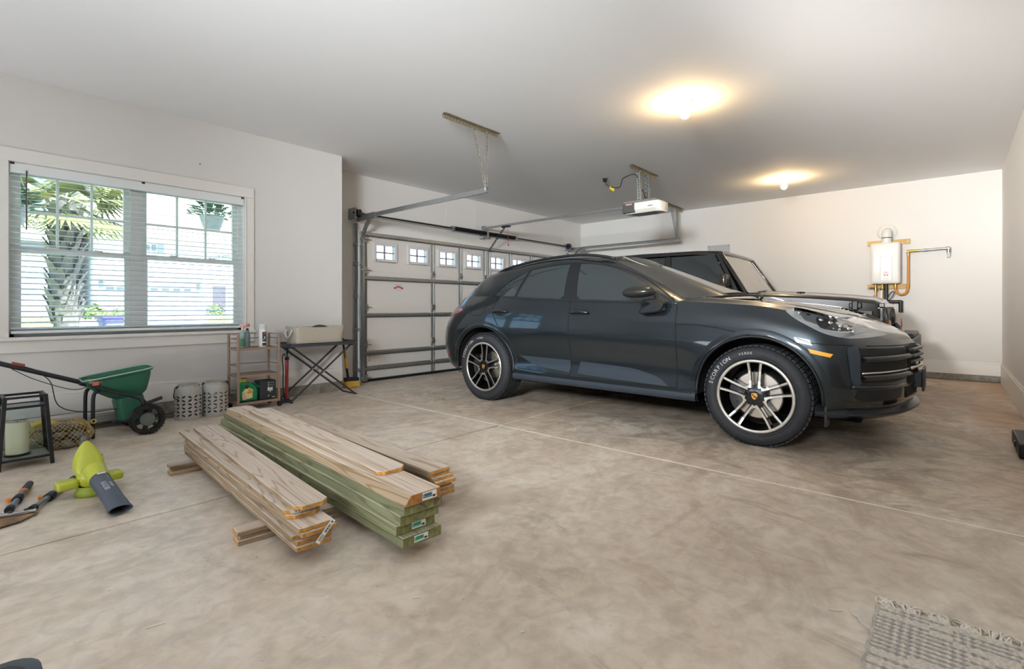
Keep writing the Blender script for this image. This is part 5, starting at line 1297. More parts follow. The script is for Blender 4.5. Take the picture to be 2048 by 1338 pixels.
# =================================================================== THINGS ALONG THE WINDOW WALL
# ---- perforated ceramic lanterns
M['ceram'] = mat('grey ceramic', (176,174,168), .45, noise_amt=.08, noise_scale=30)
M['ceramin'] = mat('painted shade inside lantern', (70,68,64), .9)  # same ceramic painted darker inside, standing in for the unlit hollow
def pot_proto():
    r0, h0 = .108, .285; NUc, NVc = 14, 6
    prof = lambda z: r0*(1-.10*max(0, (z-.24)/.045)**2-.05*max(0, (.03-z)/.03)**2)
    def S(u, z, dr=0.): a = 2*PI*u; r = prof(z)+dr; return Vector((r*math.cos(a), r*math.sin(a), z))
    mb = MB()
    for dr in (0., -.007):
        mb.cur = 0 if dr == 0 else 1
        mb.grid([[S(k/56, z, dr) for k in range(56)] for z in (.0,.012,.03)], cv=True)
        z0, z1 = .03, .225
        for j in range(NVc):
            for i in range(NUc):
                u0 = i/NUc; v0 = z0+(z1-z0)*j/NVc; du = 1/NUc; dv = (z1-z0)/NVc; s = 1 if (i+j) % 2 else -1
                rect = [];
                for k in range(12):
                    t = k/3; e = int(t); q = t-e
                    rect.append([(q,0),(1,q),(1-q,1),(0,1-q)][e])
                leaf = []
                for k in range(12):
                    a = 2*PI*k/12+PI*1.25; l = math.cos(2*PI*k/12+0)
                    ca, sa = math.cos(2*PI*k/12), math.sin(2*PI*k/12)
                    p, q = .43*ca, .19*sa*(1-.5*abs(ca)**3)
                    ang_ = PI/4+PI; x = .5+(p*math.cos(ang_)-q*math.sin(ang_)); y = .5+(p*math.sin(ang_)+q*math.cos(ang_))
                    leaf.append((x, y))
                if s < 0: rect = [(1-x, y) for x, y in rect]; leaf = [(1-x, y) for x, y in leaf]
                o = len(mb.v)
                mb.v += [S(u0+x*du, v0+y*dv, dr) for x, y in rect]+[S(u0+x*du, v0+y*dv, dr) for x, y in leaf]
                for k in range(12): k2 = (k+1) % 12; mb.f.append((o+k, o+k2, o+12+k2, o+12+k)); mb.mi.append(mb.cur)
        mb.grid([[S(k/56, z, dr) for k in range(56)] for z in (.225,.24,.26,.275,.285)], cv=True)
    mb.cur = 0
    mb.lathe([(.098,.284),(.086,.292),(.083,.305),(.088,.312),(.079,.314),(.075,.305),(.079,.285)], (0,0,0), (0,0,1), 40)
    mb.lathe([(.102,.0),(.0,.004)], (0,0,0), (0,0,1), 40)
    return mb
pm = pot_proto()
for c, lab, ha in ((Vector((1.449,5.165,0)),'grey ceramic lantern with cut-out petals, handle hanging on its left side', 1),(Vector((1.675,5.185,0)),'grey ceramic lantern with cut-out petals, the one beside the rolling cart', -1)):
    t = thing('ceramic_lantern', lab, 'lantern', c, .3*ha, 'pair of ceramic lanterns')
    MB_ = MB(); MB_.v = [v.copy() for v in pm.v]; MB_.f = list(pm.f); MB_.mi = list(pm.mi)
    MB_.build('pot', [M['ceram'], M['ceramin']], t, world=False, smooth=40)
    hd = catmull([(-.09,.0,.30),(-.112,.0,.295),(-.135,-.02,.26),(-.145,-.03,.215),(-.118,-.05,.19)] if ha > 0 else [(.086,0,.30),(.100,.03,.30),(.104,.05,.27)], 6)
    MB().tube(hd, .004, 7).build('handle', M['blackm'], t, world=False, smooth=180)
    for s in (1, -1): MB().tube([(s*.082,0,.298),(s*.098,-.0,.302),(s*.101,0,.290)], .005, 7).ball((s*.100,0,.288), .008, 8, 6).build('handle_hook', M['blackm'], t, world=False)
# ---- rolling cart
M['cart'] = mat('rose-brown painted metal', (158,136,120), .4, .3)
cx0, cx1, cy0, cy1 = 1.855, 2.24, 5.125, 5.365
ct = thing('rolling_cart', 'slim rose-brown metal three-shelf cart on casters below the window', 'cart', (2.05, 5.25, 0))
for x in (cx0, cx1):
    for y in (cy0, cy1): MB().bb((x-.0105,y-.0105,.055), (x+.0105,y+.0105,.74)).build('post', M['cart'], ct, bevel=.003)
for z in (.605, .345, .082):
    MB().bb((cx0,cy0-.004,z-.022), (cx1,cy0+.006,z)).bb((cx0,cy1-.006,z-.022), (cx1,cy1+.004,z)).bb((cx0-.004,cy0,z-.022), (cx0+.006,cy1,z)).bb((cx1-.006,cy0,z-.022), (cx1+.004,cy1,z)).bb((cx0,cy0,z-.012), (cx1,cy1,z-.008)).build('shelf', M['cart'], ct)
for z, ends in ((.735,False), (.69,True), (.435,True), (.175,True)):
    for x in (cx0, cx1): MB().bar((x,cy0,z), (x,cy1,z), .010, .010).build('side_rail', M['cart'], ct)
    if ends: MB().bar((cx0,cy1,z), (cx1,cy1,z), .010, .010).build('back_rail', M['cart'], ct)
for x in (cx0, cx1):
    for y in (cy0, cy1):
        c = MB().lathe([(0,-.011),(.022,-.011),(.026,-.006),(.026,.006),(.022,.011),(0,.011)], (x+.006,y,.0262), (0,1,0), 18); c.bb((x-.006,y-.014,.03), (x+.012,y+.014,.056)); c.build('caster', M['black'], ct, smooth=50)
def on_shelf(px, py, y): return atY(px, py, y)
# spray bottle
b = Vector((1.935, 5.235, .6055))
sb = thing('spray_bottle', 'green-labelled spray bottle with a pink trigger head on the cart top', 'bottle', b)
MB().lathe([(0,0),(.034,0),(.037,.008),(.036,.10),(.030,.13),(.016,.155),(.014,.17)], b, (0,0,1), 24).build('bottle', mat('clear grey plastic', (150,170,168), .3), sb, smooth=50)
MB().lathe([(.0375,.015),(.0378,.02),(.0378,.085),(.0375,.09)], b, (0,0,1), 24).build('wrap_label', mat('green label', (92,142,112), .5), sb, smooth=50)
MB().tube([b+Vector((0,0,.165)), b+Vector((0,0,.21))], .013, 12).bb(b+Vector((-.028,-.014,.205)), b+Vector((.034,.014,.235))).build('trigger_head', mat('pink plastic', (226,188,182), .4), sb, bevel=.005)
MB().lathe([(.012,-.0),(.016,.01),(.016,.03),(.010,.034)], b+Vector((.03,0,.222)), (.8,-.6,0), 14, True, True).build('nozzle', mat('rose nozzle', (190,110,108), .4), sb, smooth=50)
MB().tube(catmull([b+Vector((.012,0,.205)), b+Vector((.034,-.008,.185)), b+Vector((.036,-.008,.165))], 4), .006, 8).build('trigger', mat('pale trigger', (214,196,190), .4), sb)
# tall slim grey bottle and small white bottle
b = Vector((1.965, 5.20, .6055))
g = thing('slim_bottle', 'slim dark grey bottle on the cart top, beside the spray bottle', 'bottle', b)
MB().lathe([(0,0),(.024,0),(.026,.006),(.0255,.12),(.016,.168),(.010,.17)], b, (0,0,1), 20, cap1=True).build('bottle', mat('grey-green plastic', (98,116,112), .4), g, smooth=50)
MB().lathe([(.012,.17),(.012,.19),(0,.19)], b, (0,0,1), 14).build('cap', M['black'], g, smooth=40)
b = Vector((2.115, 5.21, .6055))
g = thing('spray_can', 'white aerosol can with a dark printed label on the cart top', 'can', b)
MB().lathe([(0,0),(.034,0),(.035,.006),(.035,.175),(.030,.185),(.028,.186)], b, (0,0,1), 28, cap1=True).build('can', M['white'], g, smooth=40)
MB().lathe([(.029,.185),(.033,.188),(.033,.222),(.030,.226),(0,.226)], b, (0,0,1), 28).build('cap', mat('light grey cap', (206,206,204), .4), g, smooth=40)
mbl = MB(); dv = (b-Vector((0,0,1))); base_a = math.atan2(-b.y, -b.x)
def wrap(mb, b, r, a0, a1, z0, z1, n=10): mb.grid([[b+Vector((r*math.cos(a0+(a1-a0)*k/n), r*math.sin(a0+(a1-a0)*k/n), z)) for k in range(n+1)] for z in (z0, z1)])
wrap(mbl, b, .0354, base_a-.1, base_a+1.2, .055, .15); wrap(mbl, b, .0354, base_a-.1, base_a+1.2, .012, .04); mbl.build('label', mat('navy label', (58,58,74), .5), g, fix=False)
mb2 = MB(); wrap(mb2, b, .0357, base_a+.3, base_a+.9, .125, .143); mb2.build('label_mark', mat('red mark', (186,84,84), .5), g, fix=False)
mb2 = MB(); wrap(mb2, b, .0357, base_a+.4, base_a+.75, .082, .105); wrap(mb2, b, .0357, base_a+.15, base_a+.4, .07, .08); mb2.build('label_mark', M['white'], g, fix=False)
# green jug on the bottom shelf
b = Vector((1.965, 5.215, .0825))
g = thing('fertilizer_jug', 'green plastic jug with a yellow cap and flower label, cart bottom shelf', 'jug', b)
prof = [(-.085,.0),(.085,.0),(.09,.02),(.09,.085),(.078,.135),(.05,.165),(.012,.185),(-.07,.19),(-.085,.17),(-.09,.10)]
mj = MB(); n = len(prof)
rows = []
for y, s in ((-.045,.9),(-.036,.98),(0,1.0),(.036,.98),(.045,.9)): rows.append([b+Vector((p[0]*s, y, (p[1]-.09)*s+.09)) for p in prof])
mj.grid(rows, cv=True); mj.f += [tuple(range(n)), tuple(range(len(mj.v)-1, len(mj.v)-n-1, -1))]; mj.mi += [0,0]
M['jug'] = mat('green jug plastic', (24,128,84), .35)
mj.build('jug', M['jug'], g, bevel=.006)
MB().tube(catmull([b+Vector((.05,0,.165)), b+Vector((.085,0,.15)), b+Vector((.104,0,.10)), b+Vector((.10,0,.05)), b+Vector((.085,0,.03))], 5), .011, 10).build('handle', M['jug'], g, smooth=180)
MB().lathe([(.038,.188),(.040,.192),(.040,.222),(.036,.226),(0,.226)], b+Vector((-.035,0,0)), (0,0,1), 20).build('cap', mat('straw yellow cap', (196,190,96), .4), g, smooth=40)
MB().prism([(-.055,.02),(.035,.03),(.042,.11),(.0,.135),(-.03,.125),(-.06,.09)], b+Vector((0,-.0462,0)), (1,0,0), (0,0,1), (0,-1,0), .0006).build('label', mat('cream label', (226,214,160), .5), g)
MB().prism([(-.01,.075),(.036,.07),(.034,.108),(.0,.128)], b+Vector((0,-.0470,0)), (1,0,0), (0,0,1), (0,-1,0), .0006).build('label_panel', mat('orange panel', (226,172,60), .5), g)
MB().lathe([(0,.0),(.019,0)], b+Vector((-.016,-.0476,.142)), (0,-1,0), 20).build('label_badge', M['print'], g, fix=False)
MB().lathe([(0,.0),(.018,0)], b+Vector((-.036,-.0478,.035)), (0,-1,0), 14).lathe([(0,.0),(.012,0)], b+Vector((-.044,-.0478,.075)), (0,-1,0), 12).build('label_flower', mat('pale rose flower', (224,178,160), .5), g, fix=False)
letters('label_lettering', 'PLANT FOOD', .011, b+Vector((.012,-.0482,.088)), (1,0,0), (0,0,1), M['print'], g)
# black box of an air pump
b = Vector((2.145, 5.225, .0825))
g = thing('pump_box', 'black cardboard box with white lettering and label, cart bottom shelf', 'box', b)
MB().box(b+Vector((0,0,.0925)), (.155,.14,.185)).build('carton', mat('black carton', (48,52,54), .55), g, bevel=.002)
yb = b.y-.0703
MB().bb((b.x-.005,yb-.0004,.165), (b.x+.045,yb,.195)).build('sticker', M['tagw'], g)
dm = MB()
for z in (.245,.222,.20,.115): dm.bb((b.x+.0,yb-.0004,z-.005), (b.x+.011,yb,z+.005))
dm.bb((b.x+.015,yb-.0004,.150),(b.x+.027,yb,.157)).bb((b.x+.040,yb-.0004,.096),(b.x+.068,yb,.103))
dm.build('printed_icon', M['white'], g)
for z, t in ((.245,'INFLATES'),(.222,'DEFLATES'),(.20,'LIGHT')): letters('printed_line', t, .0095, (b.x+.040,yb,z), (1,0,0), (0,0,1), M['white'], g)
letters('printed_line', '0 123456', .011, (b.x+.02,yb-.0005,.18), (1,0,0), (0,0,1), M['print'], g)
letters('side_lettering', 'AIR PUMP', .028, (b.x-.0778,b.y,.215), (0,-1,0), (0,0,1), M['white'], g)
# ---- red floor pump
b = atZ(569, 801, 0); b = Vector((2.385, 5.275, 0))
g = thing('floor_pump', 'red bicycle floor pump standing between the cart and folding table', 'pump', b)
MB().tube([b+Vector((0,0,.03)), b+Vector((.004,0,.46))], .017, 16).build('barrel', mat('red pump barrel', (158,48,54), .35, .2, coat=.4), g, smooth=60)
MB().lathe([(.019,0),(.022,.006),(.022,.03),(.014,.036)], b+Vector((.004,0,.445)), (0,0,1), 16, True, True).tube([b+Vector((.004,0,.47)), b+Vector((.006,0,.52))], .007, 8).build('collar', M['black'], g, smooth=40)
MB().tube([b+Vector((.006,.0,.51)), b+Vector((.008,0,.575))], [.010,.015], 10).build('grip', M['dsteel'], g)
MB().bb(b+Vector((-.06,-.025,.0008)), b+Vector((.06,.03,.02))).bb(b+Vector((-.025,-.02,.02)), b+Vector((.025,.02,.045))).build('foot', mat('dark blue plastic', (40,50,66), .4), g, bevel=.006)
MB().tube(catmull([b+Vector((-.02,0,.04)), b+Vector((-.05,-.03,.16)), b+Vector((-.045,-.02,.36)), b+Vector((-.045,0,.47)), b+Vector((-.03,.0,.51)), b+Vector((-.014,.0,.495))], 8), .006, 7).build('hose', M['black'], g, smooth=180)
# ---- folding tray table
M['tblk'] = mat('dark table metal', (70,68,68), .35, .4)
tx0, tx1, ty0, ty1, tz = 2.345, 3.15, 5.10, 5.48, .585
g = thing('folding_table', 'dark folding tray table on crossed legs beside the garage door', 'table', (2.75, 5.3, 0))
def rr(x0, y0, x1, y1, r, n=6, bulge=0.):
    out = []
    for (cx_, cy_, a0) in ((x1-r,y1-r,0),(x0+r,y1-r,PI/2),(x0+r,y0+r,PI),(x1-r,y0+r,1.5*PI)):
        for k in range(n+1): a = a0+PI/2*k/n; out.append((cx_+r*math.cos(a), cy_+r*math.sin(a)))
    return out
o_ = rr(tx0,ty0,tx1,ty1,.09); i_ = rr(tx0+.022,ty0+.022,tx1-.022,ty1-.022,.075)
mb = MB(); mb.grid([[Vector((x,y,tz+.032)) for x,y in o_],[Vector((x,y,tz+.030)) for x,y in i_],[Vector((x,y,tz+.012)) for x,y in i_]], cv=True)
mb.grid([[Vector((x,y,tz+.032)) for x,y in o_],[Vector((x+(2.75-x)*.04,y+(5.29-y)*.06,tz)) for x,y in o_]], cv=True)
n = len(o_); mb.add([Vector((x,y,tz+.012)) for x,y in i_], [tuple(range(n))]); mb.add([Vector((x+(2.75-x)*.04,y+(5.29-y)*.06,tz)) for x,y in o_], [tuple(range(n))])
mb.build('tray_top', mat('slate tray', (74,78,86), .3, .2), g, smooth=30)
MB().tube([(x,y,tz+.033) for x,y in o_], .006, 6, closed=True).build('tray_rim', M['tblk'], g, smooth=180)
for y in (5.165, 5.425):
    for (xa, xb) in ((2.395,3.125),(3.08,2.385)):
        MB().tube([(xa,y+(.012 if xa > xb else 0),tz-.002),(xb,y+(.012 if xa > xb else 0),.011)], .0105, 10).build('leg', M['tblk'], g, smooth=60)
for x in (3.125, 2.385):
    MB().tube([(x,5.145,.011),(x,5.445,.011)], .0105, 10).build('foot_bar', M['tblk'], g, smooth=60)
for x in (2.395, 3.08): MB().tube([(x,5.15,tz-.008),(x,5.44,tz-.008)], .008, 8).build('top_bar', M['tblk'], g)
for y in (5.165, 5.425): MB().lathe([(.012,-.02),(.012,.02)], (2.745,y+.006,.306), (0,1,0), 10, True, True).build('pivot', M['steel'], g)
# ---- canvas bin on the table
g = thing('fabric_bin', 'cream canvas storage bin with rope handles sitting on the folding table', 'bin', (2.70, 5.27, tz+.013))
c0 = Vector((2.70,5.27,tz+.0135)); rows = []
for z, sx, sy, wv in ((0,.262,.135,0),(.012,.272,.145,0),(.06,.266,.140,.006),(.12,.272,.146,.004),(.17,.280,.152,.002),(.195,.284,.155,.001)):
    ring = []
    for k in range(56):
        a = 2*PI*k/56; ca, sa = math.cos(a), math.sin(a); e = .24
        x = sx*math.copysign(abs(ca)**e, ca); y = sy*math.copysign(abs(sa)**e, sa)
        wob = wv*math.sin(k*2.7+z*60)+.012*math.exp(-((k-45)/3)**2)*math.sin(z*22)
        ring.append(c0+Vector((x*(1+wob), y*(1+wob*1.4), z+(.006*math.sin(k*.7) if z > .15 else 0))))
    rows.append(ring)
inn = [[p+(c0+Vector((0,0,p.z-c0.z))-p)*.03 for p in r] for r in rows[::-1]]
mb = MB().grid(rows+inn, cv=True); mb.add(rows[0], [tuple(range(55,-1,-1))])
M['canvas'] = mat('cream canvas', (178,170,154), .8, noise_amt=.08, noise_scale=300, bump=.1, bump_scale=400)
mb.build('bin_body', M['canvas'], g, smooth=60)
mb = MB()
for k in range(6): pass
M['shop'] = mat('dark contents', (46,44,48), .7)
MB().ball(c0+Vector((.06,.02,.17)), .09, 12, 8, (1,.8,.45)).ball(c0+Vector((-.08,.0,.14)), .09, 12, 8, (1.2,.9,.5)).build('bin_contents', M['shop'], g, smooth=180)
for sx in (-1, 1):
    pts = catmull([c0+Vector((sx*.287,-.06,.165)), c0+Vector((sx*.303,-.055,.12)), c0+Vector((sx*.306,-.0,.082)), c0+Vector((sx*.303,.055,.12)), c0+Vector((sx*.287,.06,.165))], 6)
    MB().tube(pts, .008, 8).build('rope_handle', mat('cotton rope', (206,200,188), .8), g, smooth=180)
# ---- scrub broom in the corner
g = thing('scrub_broom', 'yellow and black scrub broom leaning in the corner by the garage door', 'broom', (3.36, 5.70, 0))
a = Vector((3.36,5.72,.12)); bq = Vector((3.255,5.665,.62))
MB().tube([a, a.lerp(bq,.26)], .014, 10).build('socket', M['black'], g)
MB().tube([a.lerp(bq,.24), a.lerp(bq,.50)], .0165, 10).build('sleeve', mat('yellow plastic', (222,178,54), .4), g, smooth=60)
MB().tube([a.lerp(bq,.48), a.lerp(bq,.68)], .0145, 10).build('grip_label', mat('dark yellow label', (140,112,40), .4), g, smooth=60)
MB().tube([a.lerp(bq,.66), bq], .013, 10).build('pole', M['dsteel'], g, smooth=60)
MB().box((3.39,5.69,.095), (.18,.07,.05), rz=-.35).build('head', M['black'], g, bevel=.012)
br = MB(); R3 = Matrix.Rotation(-.35, 3, 'Z')
for i in range(15):
    for j in range(5):
        c = R3 @ Vector((-.08+.16*i/14, -.03+.06*j/4, 0)); br.bar((3.39+c.x,5.69+c.y,.075), (3.39+c.x*1.1+.0,5.69+c.y*1.2-.008*(j < 2),.0015), .010, .010)
br.build('bristles', mat('yellow bristles', (206,166,70), .8), g, kind='stuff')
# ---- long carton and planks along the wall foot
g = thing('flooring_carton', 'long pale carton lettered floorf lying against the window wall', 'carton', (.78, 5.36, .05))
MB().bb((.42,5.29,.0515), (1.16,5.44,.128)).build('carton', mat('pale carton', (186,182,176), .6), g, bevel=.002)
MB().bb((.42,5.2885,.0525), (1.16,5.2892,.108)).build('printed_band', mat('grey printed band', (160,157,152), .6), g)
letters('carton_lettering', 'floorf', .052, (1.005,5.2885,.082), (1,0,0), (0,0,1), M['print'], g)
mbp = MB()
for k in range(4): mbp.bb((.60,5.2878,.066+.009*k), (.72-.02*(k % 2),5.2884,.069+.009*k))
mbp.bb((.53,5.2878,.066), (.58,5.2884,.098)); mbp.build('carton_print', mat('grey print lines', (120,116,112), .6), g)
for k, (z, x0, x1, lab) in enumerate(((0.0006,.30,1.46,'lower dark plank under the pale carton'),(.026,.34,1.50,'upper dark plank under the pale carton'))):
    tag(MB().bb((x0,5.30+.012*k,z), (x1,5.47,z+.0245)).build('wall_plank', mat('grey-brown plank', (112,104,94), .7, noise_amt=.4, noise_scale=12, stretch=(.5,8,8)), None, bevel=.002), lab+' along the window wall', 'plank', 'planks under the carton')
# ---- broadcast spreader
M['green'] = mat('green hopper plastic', (50,106,84), .42)
M['greenl'] = mat('light green rim', (150,190,170), .4)
M['tubek'] = mat('black tube', (44,46,50), .35, .3)
g = thing('seed_spreader', 'green hopper seed spreader on two wheels, handle reaching out to the left', 'spreader', (.95, 5.0, 0))
yc = 5.02
def hring(cx_, cy_, hx, hy, r, z, tilt=.16, n=6):
    return [Vector((x, y, z+(x-.91)*tilt)) for x, y in rr(cx_-hx,cy_-hy,cx_+hx,cy_+hy,r,n)]
lv = [(.91,.225,.165,.09,.478),(.91,.222,.162,.09,.462),(.915,.205,.15,.085,.455),(.92,.20,.145,.085,.42),(.945,.165,.125,.08,.355),(.975,.125,.10,.07,.300),(.985,.095,.085,.06,.275)]
rows = [hring(cx_,yc,hx,hy,r,z) for cx_,hx,hy,r,z in lv]
inn = [[p+(Vector((.93,yc,p.z))-p)*.04 for p in r] for r in rows[::-1]]
inn[0] = [p+Vector((0,0,0)) for p in inn[0]]
MB().grid(rows+inn, cv=True).build('hopper', M['green'], g, smooth=50)
MB().tube(hring(.91,yc,.226,.166,.09,.480), .006, 7, closed=True).build('hopper_rim', M['greenl'], g, smooth=180)
MB().bb((.715,yc-.155,.42), (.80,yc-.06,.452)).build('rate_dial', mat('grey dial', (128,136,124), .4), g, bevel=.012)
MB().bb((.735,yc-.168,.408), (.775,yc-.15,.44)).build('dial_pointer', mat('orange-red dial', (206,110,92), .4), g, bevel=.004)
rows = [hring(.985,yc,hx,hy,.05,z,.0) for hx,hy,z in ((.09,.085,.29),(.10,.09,.25),(.085,.08,.16),(.075,.075,.10))]
n = len(rows[0]); mb = MB().grid(rows, cv=True); mb.add(rows[-1], [tuple(range(n))]); mb.build('gear_housing', M['green'], g, smooth=50)
MB().lathe([(.0,.0),(.10,.0),(.105,.01),(.10,.018),(0,.02)], (.985,yc,.085), (0,0,1), 24).build('spinner', M['black'], g, smooth=40)
for y in (yc-.235, yc+.22):
    tw = MB().lathe([(.085,-.035),(.108,-.035),(.117,-.022),(.117,.022),(.108,.035),(.085,.035),(.085,-.035)], (1.06,y,.118), (0,1,0), 36).build('wheel', M['black'], g, smooth=40)
    for k in range(24):
        pass
    tr = MB()
    for k in range(30):
        a = 2*PI*k/30; tr.box((1.06+.1165*math.cos(a), y, .118+.1165*math.sin(a)), (.006,.06,.010), M=Matrix.Rotation(-a, 3, 'Y'))
    tr.build('tread', M['black'], tw, kind='stuff')
    MB().lathe([(.0,-.030),(.045,-.030),(.052,-.022),(.052,.02),(0,.02)], (1.06,y,.118), (0,1,0), 24).build('hub', mat('grey hub', (92,96,90), .5), tw, smooth=40)
    for k in range(6):
        a = 2*PI*k/6+.3; c = Vector((1.06,y-.005,.118)); MB().bar(c+Vector((.045*math.cos(a),0,.045*math.sin(a))), c+Vector((.09*math.cos(a),0,.09*math.sin(a))), .03, .022, (0,1,0)).build('spoke', M['black'], tw)
MB().tube([(1.06,yc-.26,.118),(1.06,yc+.26,.118)], .008, 8).build('axle', M['steel'], g)
hA = atY(0, 727, yc-.02); hB = Vector((.735,yc-.02,.41))
dirh = (hA-hB).normalized()
for dy in (-.16, .12):
    MB().tube(catmull([(.72,yc+dy*.9,.415),(.84,yc+dy,.355),(.98,yc+dy,.30),(1.045,yc+dy*1.05,.25),(1.06,yc+dy*1.2,.13)], 5), .0135, 10).build('frame_tube', M['tubek'], g, smooth=180)
MB().tube([hB+Vector((.02,0,-.01)), hA+dirh*.35], .017, 12).build('handle_tube', M['tubek'], g, smooth=60)
MB().tube([hA+dirh*.36+Vector((0,-.22,0)), hA+dirh*.36+Vector((0,.22,0))], .016, 12).build('handle_grip', M['black'], g, smooth=60)
MB().bar(hB+Vector((.04,0,-.015)), hB+dirh*.06, .05, .05).build('handle_joint', M['tubek'], g, bevel=.01)
lvr = hA+(hB-hA)*.12; MB().bar(lvr+Vector((0,0,.022)), lvr+(hB-hA)*.14+Vector((0,0,.026)), .03, .02).build('trigger_lever', mat('dull red lever', (140,66,58), .5), g, bevel=.004)
MB().bar(lvr+(hB-hA)*.12+Vector((0,0,.014)), lvr+(hB-hA)*.30+Vector((0,0,.008)), .018, .014).build('lever_rod', M['tubek'], g)
for dy, xo_ in ((-.13,.0), (.10,-.012)):
    MB().tube(catmull([(.80+xo_,yc+dy,.375),(.765+xo_,yc+dy,.36),(.745+xo_,yc+dy,.32),(.742+xo_,yc+dy,.18),(.742+xo_,yc+dy,.02)], 6), .013, 10).build('stand_leg', M['tubek'], g, smooth=180)
MB().tube([(.742,yc-.13,.013),(.73,yc+.10,.013)], .0125, 8).build('stand_foot', M['tubek'], g)
MB().lathe([(.010,-.004),(.018,-.004),(.018,.004),(.010,.004)], (.744,yc-.146,.14), (0,1,0), 14).build('yellow_washer', mat('yellow washer', (214,184,90), .4), g)
cb = lvr+(hB-hA)*.3
MB().tube(catmull([cb, cb+Vector((.06,-.01,-.08)), Vector((.56,yc-.05,.27)), Vector((.72,yc-.05,.20)), Vector((.92,yc-.06,.20))], 8), .0035, 6).build('control_cable', M['black'], g, smooth=180)
MB().tube(catmull([lvr+Vector((0,0,-.02)), cb+Vector((-.02,.0,-.05)), hB+Vector((-.1,0,-.03)), hB+Vector((0,0,-.02))], 8), .003, 6).build('control_cable', M['black'], g, smooth=180)
MB().bar((1.055,yc-.20,.235), (1.16,yc-.235,.275), .03, .026).build('flow_lever', M['black'], g, bevel=.006)
# ---- glass and black metal candle lantern
fl = atZ(-3, 945); fr = atZ(105, 926)
e1 = (fr-fl); wB = e1.length; e1.normalize(); e2 = Vector((-e1.y, e1.x, 0))
cen = (fl+fr)/2+e2*wB/2
g = thing('candle_lantern', 'black metal lantern with glass sides and a cream candle inside', 'lantern', (cen.x, cen.y, 0))
hT = .445; k0, k1 = wB/2, wB/2*.76
def LP(i, j, z): k = k0+(k1-k0)*z/hT; return Vector((cen.x, cen.y, z))+e1*(i*k)+e2*(j*k)
cn = [(-1,-1),(1,-1),(1,1),(-1,1)]
for i, j in cn: MB().bar(LP(i,j,.0008), LP(i,j,hT), .020, .020, e2).build('corner_post', M['blackm'], g)
for z, nm in ((hT-.008,'top_frame'),(.375,'shelf_frame'),(.055,'base_frame')):
    m_ = MB()
    for q in range(4): m_.bar(LP(*cn[q],z), LP(*cn[(q+1) % 4],z), .014, .014)
    m_.build(nm, M['blackm'], g)
MB().add([LP(i,j,.378) for i,j in cn]+[LP(i,j,.372) for i,j in cn], [(0,1,2,3),(7,6,5,4)]).build('smoke_plate', mat('blue-grey enamel', (118,126,140), .25, .4), g)
MB().add([LP(i,j,.062) for i,j in cn]+[LP(i,j,.054) for i,j in cn], [(0,1,2,3),(7,6,5,4),(0,4,5,1),(1,5,6,2),(2,6,7,3),(3,7,4,0)]).build('base_plate', mat('grey base plate', (132,132,124), .5), g)
for q in range(4):
    a_, b_ = cn[q], cn[(q+1) % 4]; MB().add([LP(*a_,.06)*.999+Vector((cen.x,cen.y,.06))*.001, LP(*b_,.06), LP(*b_,.37), LP(*a_,.37)], [(0,1,2,3)]).build('glass_panel', M['pane'], g, fix=False)
cc = cen-e1*.030+Vector((0,0,.0625))
g2 = thing('pillar_candle', 'thick cream pillar candle standing inside the black lantern', 'candle', cc)
MB().lathe([(0,0),(.052,0),(.054,.006),(.054,.205),(.050,.212),(.03,.208),(0,.206)], cc, (0,0,1), 32).build('candle', mat('cream wax', (214,208,176), .45), g2, smooth=50)
MB().lathe([(0,-.0),(.062,.0),(.064,.012),(.056,.014)], cc+Vector((0,0,.0)), (0,0,1), 28).build('candle_dish', M['blackm'], g2, smooth=40)
MB().tube([cc+Vector((0,0,.205)), cc+Vector((.002,0,.216))], .0015, 5).build('wick', M['black'], g2)
# ---- net bag of river stones + pinkish sack behind
bagc = Vector((.545, 4.79, 0))
rs = random.Random(5)
M['stone'] = [mat('river stone %s' % n_, c_, .6, noise_amt=.3, noise_scale=20) for n_, c_ in (('grey',(128,126,124)),('brown',(150,132,110)),('slate',(104,108,112)))]
sp_ = []
for k in range(22):
    for _ in range(60):
        L0 = k // 9
        x = bagc.x+rs.uniform(-.13,.13)*(1-.22*L0); y = bagc.y+rs.uniform(-.10,.09)*(1-.22*L0); z = .036+.055*L0
        if all((x-a)**2+(y-b)**2+(z-c)**2 > .062**2 for a,b,c in sp_): break
    else: continue
    sp_.append((x,y,z))
    m_ = MB().ball((0,0,0), 1, 10, 7, (rs.uniform(.046,.060), rs.uniform(.032,.042), rs.uniform(.026,.033)))
    for v in m_.v: v *= 1+.12*noise.noise(v*22+Vector((k,0,0)))
    o = m_.build('river_stone', M['stone'][k % 3], None, smooth=180, world=False); o.location = (x,y,z); o.rotation_euler = (rs.uniform(-.3,.3), rs.uniform(-.3,.3), rs.uniform(0,6))
    tag(o, 'smooth river stone inside the yellow net bag', 'stone', 'river stones in the net bag')
def lump(u, v, sc=1.):
    a = 2*PI*u; r = math.sin(PI*v)**.55
    p = Vector((.185*r*math.cos(a), .135*r*math.sin(a), .088+.092*math.cos(PI*v)))
    return bagc+p*(1+.10*noise.noise(Vector((math.cos(a)*2, math.sin(a)*2, v*4))))*sc+Vector((0,0,.004))
mb = MB(); NUn, NVn = 34, 15
P_ = [[lump((i+.5*(j % 2))/NUn, .06+.9*j/NVn) for i in range(NUn)] for j in range(NVn+1)]
for j in range(NVn):
    for i in range(NUn):
        a_ = P_[j][i]; b_ = P_[j+1][i]; c_ = P_[j+1][(i+1) % NUn] if j % 2 else P_[j+1][i-1]
        for q in (b_, c_): mb.bar(a_, q, .0024, .0024)
for v in mb.v: v.z = max(v.z, .002)
nb = tag(mb.build('net_bag', mat('straw netting', (186,160,96), .6), None, fix=False), 'yellow net bag full of river stones behind the black lantern', 'bag')
mb = MB()
rows = []
